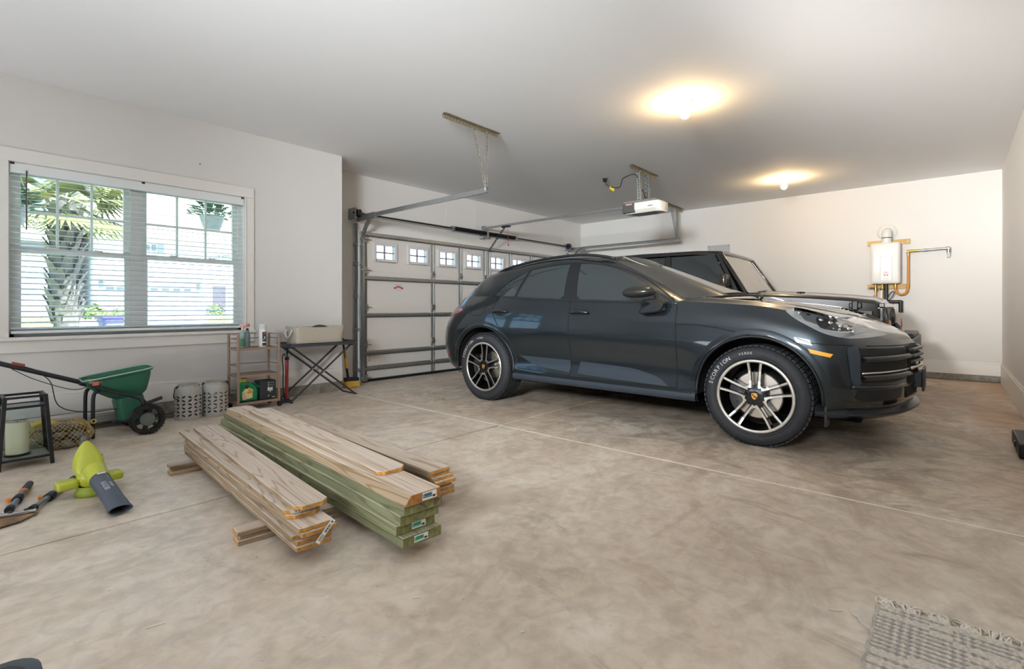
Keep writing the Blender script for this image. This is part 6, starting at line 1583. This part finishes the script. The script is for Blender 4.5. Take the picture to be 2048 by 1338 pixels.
for k in range(13):
    t = k/12; x = bagc.x-.15+.27*t; w = .05+.03*math.sin(k*1.7); z = .190+.035*math.sin(PI*min(1,t*1.1))-.09*t
    rows.append([Vector((x, bagc.y+.06+(j-2)*w*.45+.02*math.sin(k), z+.012*math.sin(k*2.1+j*1.3)-.006*(j-2)**2)) for j in range(5)])
mb.grid(rows); o = mb.build('net_collar', mat('bright yellow netting', (208,178,70), .6), nb, smooth=180)
md = o.modifiers.new('thick', 'SOLIDIFY'); md.thickness = .004
sc_ = Vector((.20, 5.02, 0)); rows = []
for j in range(11):
    v = j/10; ring = []
    for i in range(28):
        a = 2*PI*i/28; r = max(.02, math.sin(PI*(.08+.86*v)))**.45
        p = Vector((.20*r*math.cos(a), .13*r*math.sin(a), .002+.20*v))
        ring.append(sc_+p*(1+.10*noise.noise(Vector((math.cos(a)*1.5, math.sin(a)*1.5, v*3)))))
    rows.append(ring)
mb = MB().grid(rows, cv=True); mb.add(rows[-1], [tuple(range(28))]); mb.add(rows[0], [tuple(range(27,-1,-1))])
for v in mb.v: v.z = max(v.z, .001)
tag(mb.build('plastic_sack', mat('pink and grey sack', (188,128,116), .35, noise_amt=.5, noise_scale=5, rgb2=(150,150,150)), None, smooth=180), 'crumpled pink and grey plastic sack behind the candle lantern', 'sack')
# =================================================================== LEAF BLOWER, SHEARS, TOTES, RUG
M['lime'] = mat('lime plastic', (176,182,58), .38, coat=.2)
M['limed'] = mat('lime plastic base', (150,164,60), .45)
M['tubeg'] = mat('dark grey blower tube', (74,82,92), .45)
p0 = atZ(200, 960, .105); p1 = atZ(241, 1019, .030)
g = thing('leaf_blower', 'lime green leaf blower with a dark tube resting on the floor', 'blower', (.50, 3.42, 0))
ax = (p1-p0).normalized(); sx_ = Vector((-ax.y, ax.x, 0)).normalized() * -1; up_ = sx_.cross(ax).normalized()
if up_.z < 0: up_ = -up_
rows = []
for t, a, b in ((-.06,.042,.042),(0,.044,.044),(.35,.043,.041),(.7,.044,.034),(.9,.047,.026),(1.0,.050,.022)):
    c = p0+(p1-p0)*t; rows.append([c+sx_*(a*math.cos(q))+up_*(b*math.sin(q)) for q in [2*PI*k/24 for k in range(24)]])
inner = [[c0+(sum(r, Vector())/24-c0)*.14 for c0 in r] for r in rows[::-1][:4]]
MB().grid(rows+inner, cv=True).build('tube', M['tubeg'], g, smooth=50)
vs, fs = text_mb('RYOBI', .030); vs2, fs2 = text_mb('ONE+', .020)
cT = p0+(p1-p0)*.42
mb = MB()
for V_, F_, oy in ((vs,fs,.0),(vs2,fs2,-.024)):
    out = []
    for v in V_:
        q = PI/2-(v.y+oy+.012)/.043; c = cT+ax*v.x
        out.append(c+sx_*(.0438*math.cos(q))+up_*(.0425*math.sin(q)))
    mb.add(out, F_)
mb.build('tube_lettering', mat('pale print', (206,214,222), .5), g, fix=False)
q = p0+ax*.012; MB().box(q+up_*.0445, (.034,.012,.004), M=Matrix((sx_, ax, up_)).transposed()).build('lock_tab', M['white'], g, bevel=.002)
# motor body: a tall leaf-shaped housing standing up behind the tube
bc = Vector((.515, 3.47, 0))
rowsB = []
def egg(v):                                            # v from base to tip, half-width
    return max(.0, math.sin(PI*min(1, (.16+.84*v)))**.8)
f_ = Vector((ax.x, ax.y, 0)).normalized(); s_ = Vector((f_.y, -f_.x, 0))
for k in range(19):
    v = k/18; z = .075+.205*v; hw = .068*egg(v)*(1-.22*v)+.002; dp = .060*egg(v)*(1-.35*v)+.002; cc = bc+Vector((0,0,z))-f_*(.075*v)
    rowsB.append([cc+s_*(hw*math.copysign(abs(math.cos(q))**.6, math.cos(q)))+f_*(dp*math.copysign(abs(math.sin(q))**.55, math.sin(q))) for q in [2*PI*j/24 for j in range(24)]])
mb = MB().grid(rowsB, cv=True); mb.add(rowsB[0], [tuple(range(23,-1,-1))]); mb.add(rowsB[-1], [tuple(range(24))])
mb.build('housing', M['lime'], g, smooth=180)
MB().tube([p0-ax*.10+Vector((0,0,.012)), p0-ax*.03, p0-ax*.0], [.048,.047,.0455], 24).build('nozzle_collar', M['lime'], g, smooth=60)
MB().ball(bc+Vector((0,0,.095)), 1, 20, 12, (.058,.070,.060)).build('fan_case', M['lime'], g, smooth=180)
for s in (1, -1):
    mb = MB(); c = bc+s_*(s*.095)-f_*.005+Vector((0,0,.075))
    mb.box(c, (.090,.085,.045), M=Matrix((s_, f_, Vector((0,0,1)))).transposed()); mb.build('side_pod', M['lime'], g, bevel=.014, seg=3)
MB().lathe([(0,.0008),(.062,.001),(.068,.012),(.062,.03),(.05,.05)], bc, (0,0,1), 28).build('base', M['limed'], g, smooth=50)
MB().tube(catmull([bc+Vector((0,0,.285))-f_*.07, bc+Vector((0,0,.27))-f_*.115, bc+Vector((0,0,.215))-f_*.135, bc+Vector((0,0,.17))-f_*.115], 6), .017, 10).build('grip', mat('grey rubber grip', (88,88,80), .6), g, smooth=180)
for k in range(6):
    c = bc-s_*.0605*.98+Vector((0,0,.135+.011*k))-f_*(.02+.004*k); MB().box(c, (.004,.028,.004), M=Matrix((s_, f_, Vector((0,0,1)))).transposed()).build('vent_slot', M['black'], g)
# ---- lopping shears
M['orange'] = mat('orange plastic', (214,128,60), .4)
g = thing('lopping_shears', 'orange and black lopping shears with broad rusty blades on the floor', 'shears', (.25, 3.42, 0))
def handle(a, b, r):
    a = Vector(a); b = Vector(b)
    MB().tube([a, a.lerp(b,.34)], [r*1.3, r*1.45], 14).ball(a, r*1.3, 12, 8).build('grip', mat('soft grey grip', (62,64,66), .6), g, smooth=60)
    MB().tube([a.lerp(b,.335), a.lerp(b,.36)], r*1.5, 14).build('grip_ring', M['orange'], g, smooth=40)
    MB().tube([a.lerp(b,.36), b], [r*1.05, r*.95], 14).build('shaft', mat('grey shaft', (128,136,148), .3, .6), g, smooth=60)
    c = a.lerp(b,.62); d = (b-a).normalized()
    MB().tube([c-d*.02, c+d*.025], r*1.55, 12).build('clamp', M['black'], g, smooth=40)
    n = Vector((d.y,-d.x,0)); MB().bar(c+n*.01, c+n*.045+d*.012, .022, .02).build('clamp_lever', M['orange'], g, bevel=.004)
    MB().tube([b-d*.012, b+d*.02], r*1.35, 12).build('end_socket', M['black'], g, smooth=40)
handle(atZ(59,968,.022), atZ(20,1018,.022), .0135)
handle(atZ(148,957,.022), atZ(66,1017,.022), .0135)
bl0 = atZ(78,1020,.02); bl1 = atZ(-40,1040,.02)
e = (bl1-bl0).normalized(); nn = Vector((-e.y, e.x, 0)); 
if nn.y > 0: nn = -nn
M['rust'] = mat('rusty brown blade', (150,120,88), .6, .2, noise_amt=.5, noise_scale=14, stretch=(1,1,1))
MB().prism([(0,0),(.30,-.02),(.30,.14),(.16,.16),(.05,.095)], bl0+Vector((0,0,-.012)), e, nn, (0,0,1), .006).build('blade', M['rust'], g, bevel=.002)
MB().bar(bl0+e*.01+Vector((0,0,.004)), bl1+Vector((0,0,.004)), .020, .012).build('blade_spine', M['steel'], g, bevel=.002)
for k in (.045,.10,.16): MB().lathe([(0,.008),(.008,.007),(.010,0)], bl0+e*k+Vector((0,0,.010)), (0,0,1), 10).build('bolt', M['dsteel'], g)
# ---- dark tote cut by the bottom left corner
cpt = atZ(62, 1303, .34)
g = thing('storage_tote', 'black plastic storage tote in the near left corner, only its rim showing', 'tote', (cpt.x-.22, cpt.y-.18, 0))
X1, Y1 = cpt.x+.01, cpt.y+.005
ring = lambda k, z: [Vector((x,y,z)) for x,y in rr(X1-.56+k,Y1-.40+k,X1-k,Y1-k,.05,5)]
rows = [ring(.03,.001), ring(.012,.30), ring(.0,.305), ring(.0,.335), ring(.02,.34)]
mb = MB().grid(rows, cv=True); n = len(rows[0]); mb.add(rows[0], [tuple(range(n-1,-1,-1))]); mb.build('tub', mat('black-violet plastic', (32,28,38), .35), g, smooth=35)
mb = MB().add(ring(.02,.34), [tuple(range(n))]); mb.grid([ring(.05,.341), ring(.055,.347)], cv=True); mb.add(ring(.055,.347), [tuple(range(n))]); mb.build('lid', mat('black lid', (38,36,40), .4), g, smooth=35)
# ---- black case at the right edge
cpt = atZ(2038, 888, .10)
g = thing('tool_case', 'black case corner showing at the right edge, against the right wall', 'case', (cpt.x+.28, cpt.y-.03, 0))
Mx = Matrix.Rotation(math.radians(8), 3, 'Z')
MB().bb((cpt.x,cpt.y-.105,.001), (cpt.x+.55,cpt.y,.10)).build('case_body', M['black'], g, bevel=.012)
MB().bb((cpt.x+.2,cpt.y-.001,.04), (cpt.x+.26,cpt.y+.008,.075)).build('latch', M['dsteel'], g, bevel=.002)
# ---- woven rug with knotted fringe
rx1 = 2.075; ry1 = .185; ry0 = -.47; rx0 = 1.05
def ruglook():
    m = bpy.data.materials.new('woven rug yarn'); m.use_nodes = True; nt = m.node_tree; b = nt.nodes['Principled BSDF']; L = nt.links.new
    tc = nt.nodes.new('ShaderNodeTexCoord'); 
    n = nt.nodes.new('ShaderNodeTexNoise'); n.inputs['Scale'].default_value = 38; n.inputs['Detail'].default_value = 4
    mp = nt.nodes.new('ShaderNodeMapping'); mp.inputs['Scale'].default_value = (1.2,.45,1); L(tc.outputs['Object'], mp.inputs[0]); L(mp.outputs[0], n.inputs[0])
    r = nt.nodes.new('ShaderNodeValToRGB'); e = r.color_ramp.elements; e[0].position = .38; e[0].color = (*lin((170,166,160)),1); e[1].position = .62; e[1].color = (*lin((206,196,182)),1)
    L(n.outputs[0], r.inputs[0]); L(r.outputs[0], b.inputs['Base Color']); b.inputs['Roughness'].default_value = .95; b.inputs['Specular IOR Level'].default_value = .1; return m
M['rug'] = ruglook(); M['cotton'] = mat('cotton fringe', (238,231,220), .9)
rug = thing('woven_rug', 'grey and cream woven rug with knotted fringe in the near right corner', 'rug', ((rx0+rx1)/2, (ry0+ry1)/2, 0))
MB().bb((rx0,ry0,.0005), (rx1-.004,ry1,.007)).build('weave_ground', M['rug'], rug)
rr_ = random.Random(3)
mg_, mc_ = MB(), MB(); n_r = 86; nseg = 60
for i in range(n_r):                                   # each weft cord is a bumpy rounded ridge along Y, grey or cream by blocks
    x = rx1-.008-i*.0117; j = 0
    while j < nseg:
        L_ = rr_.choice((5,8,12)) if i % 2 else rr_.choice((2,3,9)); e = min(nseg, j+L_); blk = int((j+3)/9)+int(i/2)
        dst = mg_ if (blk % 2 and i % 2) or (i % 2 and rr_.random() < .35) else mc_
        rows = []
        for k in range(j, e+1):
            y = ry1-(ry1-ry0)*k/nseg; h = .0115+.0030*math.sin(k*2.9+i*PI)+.0012*rr_.random(); w = .0049
            rows.append([Vector((x-w,y,.006)), Vector((x-w*.5,y,h)), Vector((x+w*.5,y,h)), Vector((x+w,y,.006))])
        dst.grid(rows); j = e
M['yarng'] = mat('grey yarn', (176,172,166), .95, noise_amt=.3, noise_scale=90); M['yarnc'] = mat('cream yarn', (226,217,204), .95, noise_amt=.25, noise_scale=90)
mg_.build('weft_cords', M['yarng'], rug, smooth=180, kind='stuff', fix=False); mc_.build('weft_cords', M['yarnc'], rug, smooth=180, kind='stuff', fix=False)
MB().tube([(rx1-.006-(rx1-rx0)*k/60, ry1+.002*math.sin(k*1.3), .007) for k in range(61)], .0065, 7).build('selvedge', M['rug'], rug, smooth=180)
mb = MB()
for k in range(10):
    y = ry1-.02-k*.068
    for q in range(20):
        a = rr_.uniform(-.5,.5); x0_ = rx1-.006; L0 = rr_.uniform(.035,.062)
        pts = [Vector((x0_,y+rr_.uniform(-.026,.026),.008))]
        tgt = Vector((x0_+L0*math.cos(a), y+L0*math.sin(a)+rr_.uniform(-.012,.012), .004))
        pts.append(pts[0].lerp(tgt,.4)+Vector((0,rr_.uniform(-.008,.008),rr_.uniform(.004,.014))))
        pts.append(tgt+Vector((0,0,rr_.uniform(0,.006)))); pts.append(tgt+Vector((rr_.uniform(-.014,.010),rr_.uniform(-.016,.016),0)))
        mb.tube(catmull(pts, 4), .0023, 5)
mb.build('fringe', M['cotton'], rug, smooth=180, kind='stuff', fix=False)
tg = [(1.885,.185),(1.90,.215),(1.93,.228),(1.945,.245)]
mb = MB(); mb.grid([[Vector((x+dx,y,.010+.004*math.sin(i))) for i,(x,y) in enumerate(tg)] for dx in (-.007,.007)]); o = mb.build('care_tag', M['white'], rug)
o.modifiers.new('thick', 'SOLIDIFY').thickness = .0006
# ---- litter on the floor
mb = MB()
for (px, py, L0, a) in ((311,1252,.05,.5),(833,1196,.03,0.),(1045,1265,.012,.3),(1670,1221,.04,-.4),(285,1092,.03,.4)):
    p = atZ(px, py); mb.box(p+Vector((0,0,.0022)), (L0,.006,.003), rz=a-YAW)
mb.build('wood_shavings', mat('pale shavings', (222,214,198), .7), None, kind='stuff')
tag(COL.objects['wood_shavings'], 'scattered pale wood shavings on the concrete floor', 'shavings')
# =================================================================== OUTSIDE (seen through the window and the door lights)
M['drive'] = mat('pale driveway', (216,212,204), .85, noise_amt=.1, noise_scale=3)
M['lawn'] = mat('lawn grass', (150,168,92), .95, noise_amt=.35, noise_scale=8)
M['siding'] = mat('white lap siding', (236,236,232), .7); M['grey_sid'] = mat('grey siding', (150,158,166), .7)
M['shing'] = mat('grey shingle roof', (150,148,146), .85, noise_amt=.3, noise_scale=10)
GZ = -.12
struct(MB().add([(-60,YD+T,GZ-.012),(80,YD+T,GZ-.012),(80,12,GZ-.012),(-60,12,GZ-.012),(80,36,.46),(-60,36,.46),(90,90,.46),(-60,90,.46)],[(0,1,2,3),(3,2,4,5),(5,4,6,7)]).build('outside_ground', M['drive'], fix=False))
tag(MB().add([(-14,7.2,GZ),(1.25,7.2,GZ),(4.2,36,.48),(-20,36,.48)],[(0,1,2,3)]).build('outside_lawn', M['lawn'], fix=False), 'sunlit strip of lawn outside the window', 'lawn', kind='stuff')
tag(MB().add([(6.2,22,.18),(16,22,.18),(24,38,.52),(12.6,38,.52)],[(0,1,2,3)]).build('outside_far_lawn', M['lawn'], fix=False), 'lawn at the right in front of the white house', 'lawn', kind='stuff')
# eave over the window, with hanging baskets
# ---- white house opposite
hY = 42.0; HG = .46
hx0, hx1 = 6.6, 52.0
ho = thing('white_house', 'big white house across the street seen through the window', 'house', (20, hY, HG))
MB().bb((hx0,hY,HG), (hx1,hY+10,5.9)).build('house_body', M['siding'], ho)
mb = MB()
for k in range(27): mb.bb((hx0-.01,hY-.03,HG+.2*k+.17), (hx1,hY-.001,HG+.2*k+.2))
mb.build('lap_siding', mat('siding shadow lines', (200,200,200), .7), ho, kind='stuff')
M['rooft'] = mat('pale taupe shingles', (176,166,160), .85, noise_amt=.3, noise_scale=9)
MB().add([(hx0-.6,hY-.8,5.75),(hx1+.5,hY-.8,5.75),(hx1+.5,hY+5,11.2),(hx0-.6,hY+5,11.2),(hx0-.6,hY+10.8,5.75),(hx1+.5,hY+10.8,5.75)], [(0,1,2,3),(3,2,5,4),(0,3,4),(1,5,2)]).build('roof', M['rooft'], ho)
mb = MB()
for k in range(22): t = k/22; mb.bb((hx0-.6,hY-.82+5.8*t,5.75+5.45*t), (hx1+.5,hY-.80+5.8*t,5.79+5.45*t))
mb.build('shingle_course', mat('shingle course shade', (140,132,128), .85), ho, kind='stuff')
MB().add([(hx0-.3,hY-1.4,3.15),(12.9,hY-1.4,3.15),(12.9,hY-.01,3.85),(hx0-.3,hY-.01,3.85),(hx0-.3,hY-1.4,3.02),(12.9,hY-1.4,3.02)], [(0,1,2,3),(0,4,5,1),(4,0,3),(1,5,2)]).build('skirt_roof', M['rooft'], ho)
def hbox(nm, a, b, m, par=ho): return MB().bb(a, b).build(nm, m, par)
M['hglass'] = mat('house window glass', (120,132,142), .1)
M['hgar'] = mat('white house door', (228,228,226), .6); M['groove'] = mat('groove grey', (180,182,184), .7)
for x0, x1 in ((6.98,9.15), (9.35,12.05)):
    gd_ = hbox('house_garage_door', (x0,hY-.06,HG), (x1,hY-.03,2.75), M['hgar'])
    n = 4
    for k in range(n):
        xx = x0+(x1-x0)*(k+.5)/n
        w = hbox('door_light', (xx-.21,hY-.08,2.17), (xx+.21,hY-.06,2.36), M['hglass'], gd_)
    for k in range(1, 4): hbox('door_groove', (x0,hY-.07,HG+.57*k), (x1,hY-.06,HG+.57*k+.025), M['groove'], gd_)
for (x, z) in ((6.78,2.45),(12.43,2.45)): MB().bb((x-.10,hY-.24,z-.22), (x+.10,hY-.02,z+.16)).lathe([(0,.2),(.18,0)], (x,hY-.13,z+.16), (0,0,1), 4).build('wall_lantern', M['grey_sid'], ho)
for (x0, z0, w, hh) in ((9.1,4.35,.75,1.1),(13.65,4.2,.55,.8),(18,4.2,1.4,1.2),(18,1.4,1.6,1.6),(24,4.2,1.4,1.2),(24,1.4,1.6,1.6),(30,4.2,1.6,1.2),(36,4.2,1.6,1.2),(42,4.2,1.6,1.2)):
    fo = hbox('house_window', (x0,hY-.06,z0), (x0+w,hY-.01,z0+hh), M['hgar'])
    for i in (0, 1):
        for q in (0, 1): hbox('window_pane', (x0+.05+i*w/2,hY-.07,z0+.05+q*hh/2), (x0-.03+(i+1)*w/2,hY-.06,z0-.03+(q+1)*hh/2), M['hglass'], fo)
    hbox('shutter', (x0+w+.06,hY-.06,z0-.05), (x0+w+.42,hY-.02,z0+hh+.05), M['grey_sid'], fo)
fd = hbox('front_door', (13.4,hY-.06,HG+.2), (14.3,hY-.01,2.62), mat('slate door', (84,78,90), .5)); hbox('sidelight', (14.45,hY-.06,HG+.3), (14.75,hY-.02,2.4), M['hglass'], fd)
hbox('porch_step', (12.9,hY-1.4,HG-.2), (15.2,hY-.01,HG+.18), M['drive'])
for k in range(7): hbox('porch_baluster', (13.3+.24*k,hY-.5,3.2), (13.36+.24*k,hY-.44,3.9), M['grey_sid'])
hbox('porch_railing', (13.2,hY-.52,3.9), (15.0,hY-.42,3.98), M['grey_sid'])
# ---- grey house farther left with a roof slope, and a fence
gh_ = thing('grey_house', 'grey-sided house behind the palm trunk through the window', 'house', (4.4, 44, HG))
MB().bb((2.9,44,HG), (5.5,50,5.3)).build('house_body', M['grey_sid'], gh_)
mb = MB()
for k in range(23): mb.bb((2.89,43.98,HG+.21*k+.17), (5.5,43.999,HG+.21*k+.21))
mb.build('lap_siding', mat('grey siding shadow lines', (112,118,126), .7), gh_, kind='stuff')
MB().add([(2.5,43.4,5.2),(5.9,43.4,5.2),(5.9,47,7.4),(2.5,47,7.4),(2.5,50.6,5.2),(5.9,50.6,5.2)], [(0,1,2,3),(3,2,5,4),(0,3,4),(1,5,2)]).build('roof', M['shing'], gh_)
f = thing('plank_fence', 'pale plank fence in front of the grey house, left of the palm', 'fence', (2, 40, HG))
M['fence'] = mat('pale fence board', (206,196,180), .8)
pl0 = None
for k in range(70):
    x = -5.2+.145*k
    if x > 4.5: break
    if pl0 is None: pl0 = MB().bb((x,40,HG), (x+.135,40.02,1.72)).build('fence_board', M['fence'], f)
    else:
        c = pl0.copy(); COL.objects.link(c); c.parent = f; c.location.x += .145*k; c.location.z += .012*(k % 3)
for z in (.75, 1.45): MB().bb((-5.2,40.02,z), (4.5,40.06,z+.09)).build('fence_rail', M['fence'], f)
# ---- wheeled bin
b = thing('wheeled_bin', 'blue-violet wheeled bin on the driveway outside the window', 'bin', (2.08, 11.4, GZ))
bx0, by_ = 1.83, 11.2
MB().grid([[Vector((x,y,z)) for x,y in rr(bx0+k,by_+k,bx0+.56-k,by_+.6-k,.06,4)] for k,z in ((.08,GZ+.02),(.02,.72),(.0,.74),(0,.80))], cv=True).build('bin_body', mat('blue-violet bin', (112,112,196), .5), b, smooth=40)
MB().bb((bx0-.02,by_-.03,.80), (bx0+.58,by_+.62,.86)).build('bin_lid', mat('violet lid', (96,92,170), .5), b, bevel=.02)
for x in (bx0+.1, bx0+.46): MB().lathe([(0,-.03),(.11,-.03),(.11,.03),(0,.03)], (x,by_+.62,GZ+.11), (1,0,0), 16).build('wheel', M['black'], b)
# ---- cabbage palm with boots on the trunk
pt = atY(130, 655, 10.2); px_ = pt.x
palm = thing('cabbage_palm', 'cabbage palm with old leaf stubs on its trunk outside the window', 'palm tree', (px_, 10.2, GZ))
M['bark'] = mat('grey palm bark', (120,116,112), .9, noise_amt=.35, noise_scale=12); M['boot'] = mat('palm leaf stub', (138,134,130), .85, noise_amt=.3, noise_scale=10)
M['frond'] = mat('palm frond green', (128,140,88), .6, noise_amt=.3, noise_scale=6); M['frondy'] = mat('palm frond yellow-green', (186,182,122), .6, noise_amt=.25, noise_scale=6)
MB().tube([(px_,10.2,GZ),(px_+.02,10.2,.9),(px_+.0,10.2,1.8),(px_-.02,10.2,2.6)], [.155,.15,.145,.13], 20).build('trunk', M['bark'], palm, smooth=180)
pr_ = random.Random(9)
bt = None
for k in range(84):
    a = k*2.39996; z = .75+1.75*k/84
    if bt is None:
        mb = MB(); rows = []
        for t, w, o_ in ((0,.075,.0),(.12,.065,.035),(.22,.045,.085),(.27,.028,.12)):
            rows.append([Vector((o_+.012,-w,t-.02)), Vector((o_+.026,0,t)), Vector((o_+.012,w,t-.02)), Vector((o_-.012,0,t-.02))])
        mb.grid(rows, cv=True); bt = mb.build('leaf_stub', M['boot'], palm, world=False); c = bt
    else: c = bt.copy(); COL.objects.link(c); c.parent = palm
    c.location = (.135*math.cos(a), .135*math.sin(a), z-GZ+.0); c.rotation_euler = (0, 0, a); s_ = pr_.uniform(.8,1.15); c.scale = (s_,s_,s_)
def frond(a, el, L0, R0, m):
    """fan leaf: stalk then a pleated fan of blades"""
    d = Vector((math.cos(a)*math.cos(el), math.sin(a)*math.cos(el), math.sin(el))); base_ = Vector((px_,10.2,2.58))
    u, w, _ = basis(d); tip = base_+d*L0
    mb = MB(); mb.tube([base_, base_+d*L0*.5+Vector((0,0,.05)), tip], .014, 5)
    nb_ = 26
    for k in range(nb_):
        t = (k+.5)/nb_*2-1; q = t*2.1; dd = (d*math.cos(q)+u*math.sin(q)).normalized()
        R_ = R0*(1-.28*abs(t)); sag = Vector((0,0,-R_*.30*(.4+abs(t))))
        pts = [tip, tip+dd*R_*.5+sag*.25, tip+dd*R_+sag]
        s = dd.cross(w).normalized(); wd = [.012,.026,.003]
        mb.grid([[p-s*h_+w*.004, p+s*h_-w*.004] for p, h_ in zip(pts, wd)])
    return mb.build('frond', m, palm, fix=False)
fr_list = [(0.1,.25),(0.8,.5),(1.5,.15),(2.3,.45),(3.0,.2),(3.7,.4),(4.3,.05),(4.9,.35),(5.5,.1),(6.0,.5),(4.6,-.35),(5.4,-.4),(3.6,-.35),(0.3,-.3),(2.7,-.25),(5.0,.8),(4.0,.75),(1.0,-.3)]
for i, (a, el) in enumerate(fr_list): frond(a, el, pr_.uniform(.45,.7), pr_.uniform(.6,.8), M['frondy'] if i % 3 == 0 else M['frond'])
# ---- hanging baskets under the eave
def basket(px, py, Y, lab, flip=1):
    c = atY(px, py, Y); t = thing('hanging_basket', lab, 'hanging plant', c, group='hanging baskets outside')
    MB().lathe([(0,-.13),(.08,-.13),(.11,-.04),(.125,.02),(.118,.03),(.112,.01),(0,.0)], c, (0,0,1), 24).build('basket', mat('pale basket', (178,184,186), .6), t, smooth=40)
    lf = random.Random(int(px)); mb = MB()
    for k in range(190):
        a = lf.uniform(0, 2*PI); e = lf.uniform(-.1, 1.4); r = lf.uniform(.06,.2); p = c+Vector((r*math.cos(a)*math.cos(e)*1.1, r*math.sin(a)*math.cos(e), .02+r*math.sin(e)*1.0))
        d = Vector((math.cos(a), math.sin(a), lf.uniform(-.3,.8))).normalized(); u, w, _ = basis(d); L0 = lf.uniform(.06,.11)
        mb.add([p, p+d*L0*.5+u*L0*.3+w*.008, p+d*L0, p+d*L0*.5-u*L0*.3+w*.008], [(0,1,2,3)])
    mb.build('leaves', mat('basket leaf green %d' % int(px), (72,128,96), .5, noise_amt=.3, noise_scale=20), t, kind='stuff', fix=False)
    for k in range(3):
        a = 2*PI*k/3+.4; MB().tube([c+Vector((.14*math.cos(a),.14*math.sin(a),.06)), c+Vector((0,0,.55)), c+Vector((0,0,ZC-.25-c.z))], .004, 5).build('hanger_wire', M['white'], t)
basket(424, 437, 6.35, 'white hanging basket of green leaves, right of the window')
basket(22, 418, 6.35, 'hanging basket of green leaves at the left window edge')
struct(MB().bb((-3.5,YW+T+.001,ZC-.25), (3.0,6.75,ZC-.2)).build('outside_eave', M['siding']))
# ---- shrubs across the street, far trees
def bush(nm, c, r, lab, col, cat='shrub', n=260, grp=None):
    c = Vector(c); lf = random.Random(int(c.x*13+c.y)); mb = MB()
    for k in range(n):
        d = Vector((lf.gauss(0,1), lf.gauss(0,1), abs(lf.gauss(0,1)))).normalized(); p = c+Vector((d.x*r[0], d.y*r[1], d.z*r[2]))*lf.uniform(.6,1.)
        u, w, _ = basis(d+Vector((lf.uniform(-.6,.6), lf.uniform(-.6,.6), lf.uniform(-.6,.6)))); s = lf.uniform(.10,.2)*max(r)*.8
        mb.add([p-u*s, p-w*s*.5, p+u*s, p+w*s*.5+d*s*.3], [(0,1,2,3)])
    t = thing(nm, lab, cat, (c.x, c.y, GZ), group=grp)
    MB().tube([(c.x,c.y,GZ),(c.x,c.y,c.z+.3*r[2])], .03*max(1,r[2]), 6).build('stem', M['bark'], t)
    mb.build('leaves', col, t, kind='stuff', fix=False); return t
M['shrub'] = mat('shrub green', (120,142,84), .8, noise_amt=.35, noise_scale=4); M['shrubd'] = mat('dark tree green', (96,118,86), .8, noise_amt=.4, noise_scale=2)
bush('shrub', (5.1,33,.42), (.7,.5,.8), 'spiky green shrub right of the palm trunk', M['shrub'])
bush('shrub', (6.4,35,.44), (.6,.5,.55), 'low green shrub in front of the white house corner', M['shrub'])
bush('shrub', (12.6,39,.44), (.75,.5,.85), 'clipped shrub beside the dark front door', M['shrub'])
for i, (x, y, s, hz_, lab) in enumerate(((1.1,56,2.4,4.6,'tall thin tree at the left edge of the window view'),(-6.5,58,3.0,4.5,'broad tree beyond the fence, far left'))):
    bush('far_tree', (x,y,hz_), (s,s,s*1.1), lab, M['shrubd'], 'tree', 420, 'trees beyond the fence')
# houses and trees the door lights look onto
h2 = thing('cream_house', 'cream house across the street seen through the garage door lights', 'house', (72, 34, GZ))
MB().bb((62,30,GZ), (84,40,6)).build('house_body', mat('cream siding', (226,222,210), .7), h2)
MB().add([(61.5,29.5,5.9),(84.5,29.5,5.9),(84.5,35,9.4),(61.5,35,9.4),(61.5,40.5,5.9),(84.5,40.5,5.9)], [(0,1,2,3),(3,2,5,4),(0,3,4),(1,5,2)]).build('roof', M['shing'], h2)
for x in (64,68,72,76,80):
    fo = MB().bb((x,29.9,3.6), (x+1.4,29.99,5.0)).build('house_window', M['hgar'], h2); MB().bb((x+.1,29.88,3.7), (x+1.3,29.9,4.9)).build('window_pane', M['hglass'], fo)
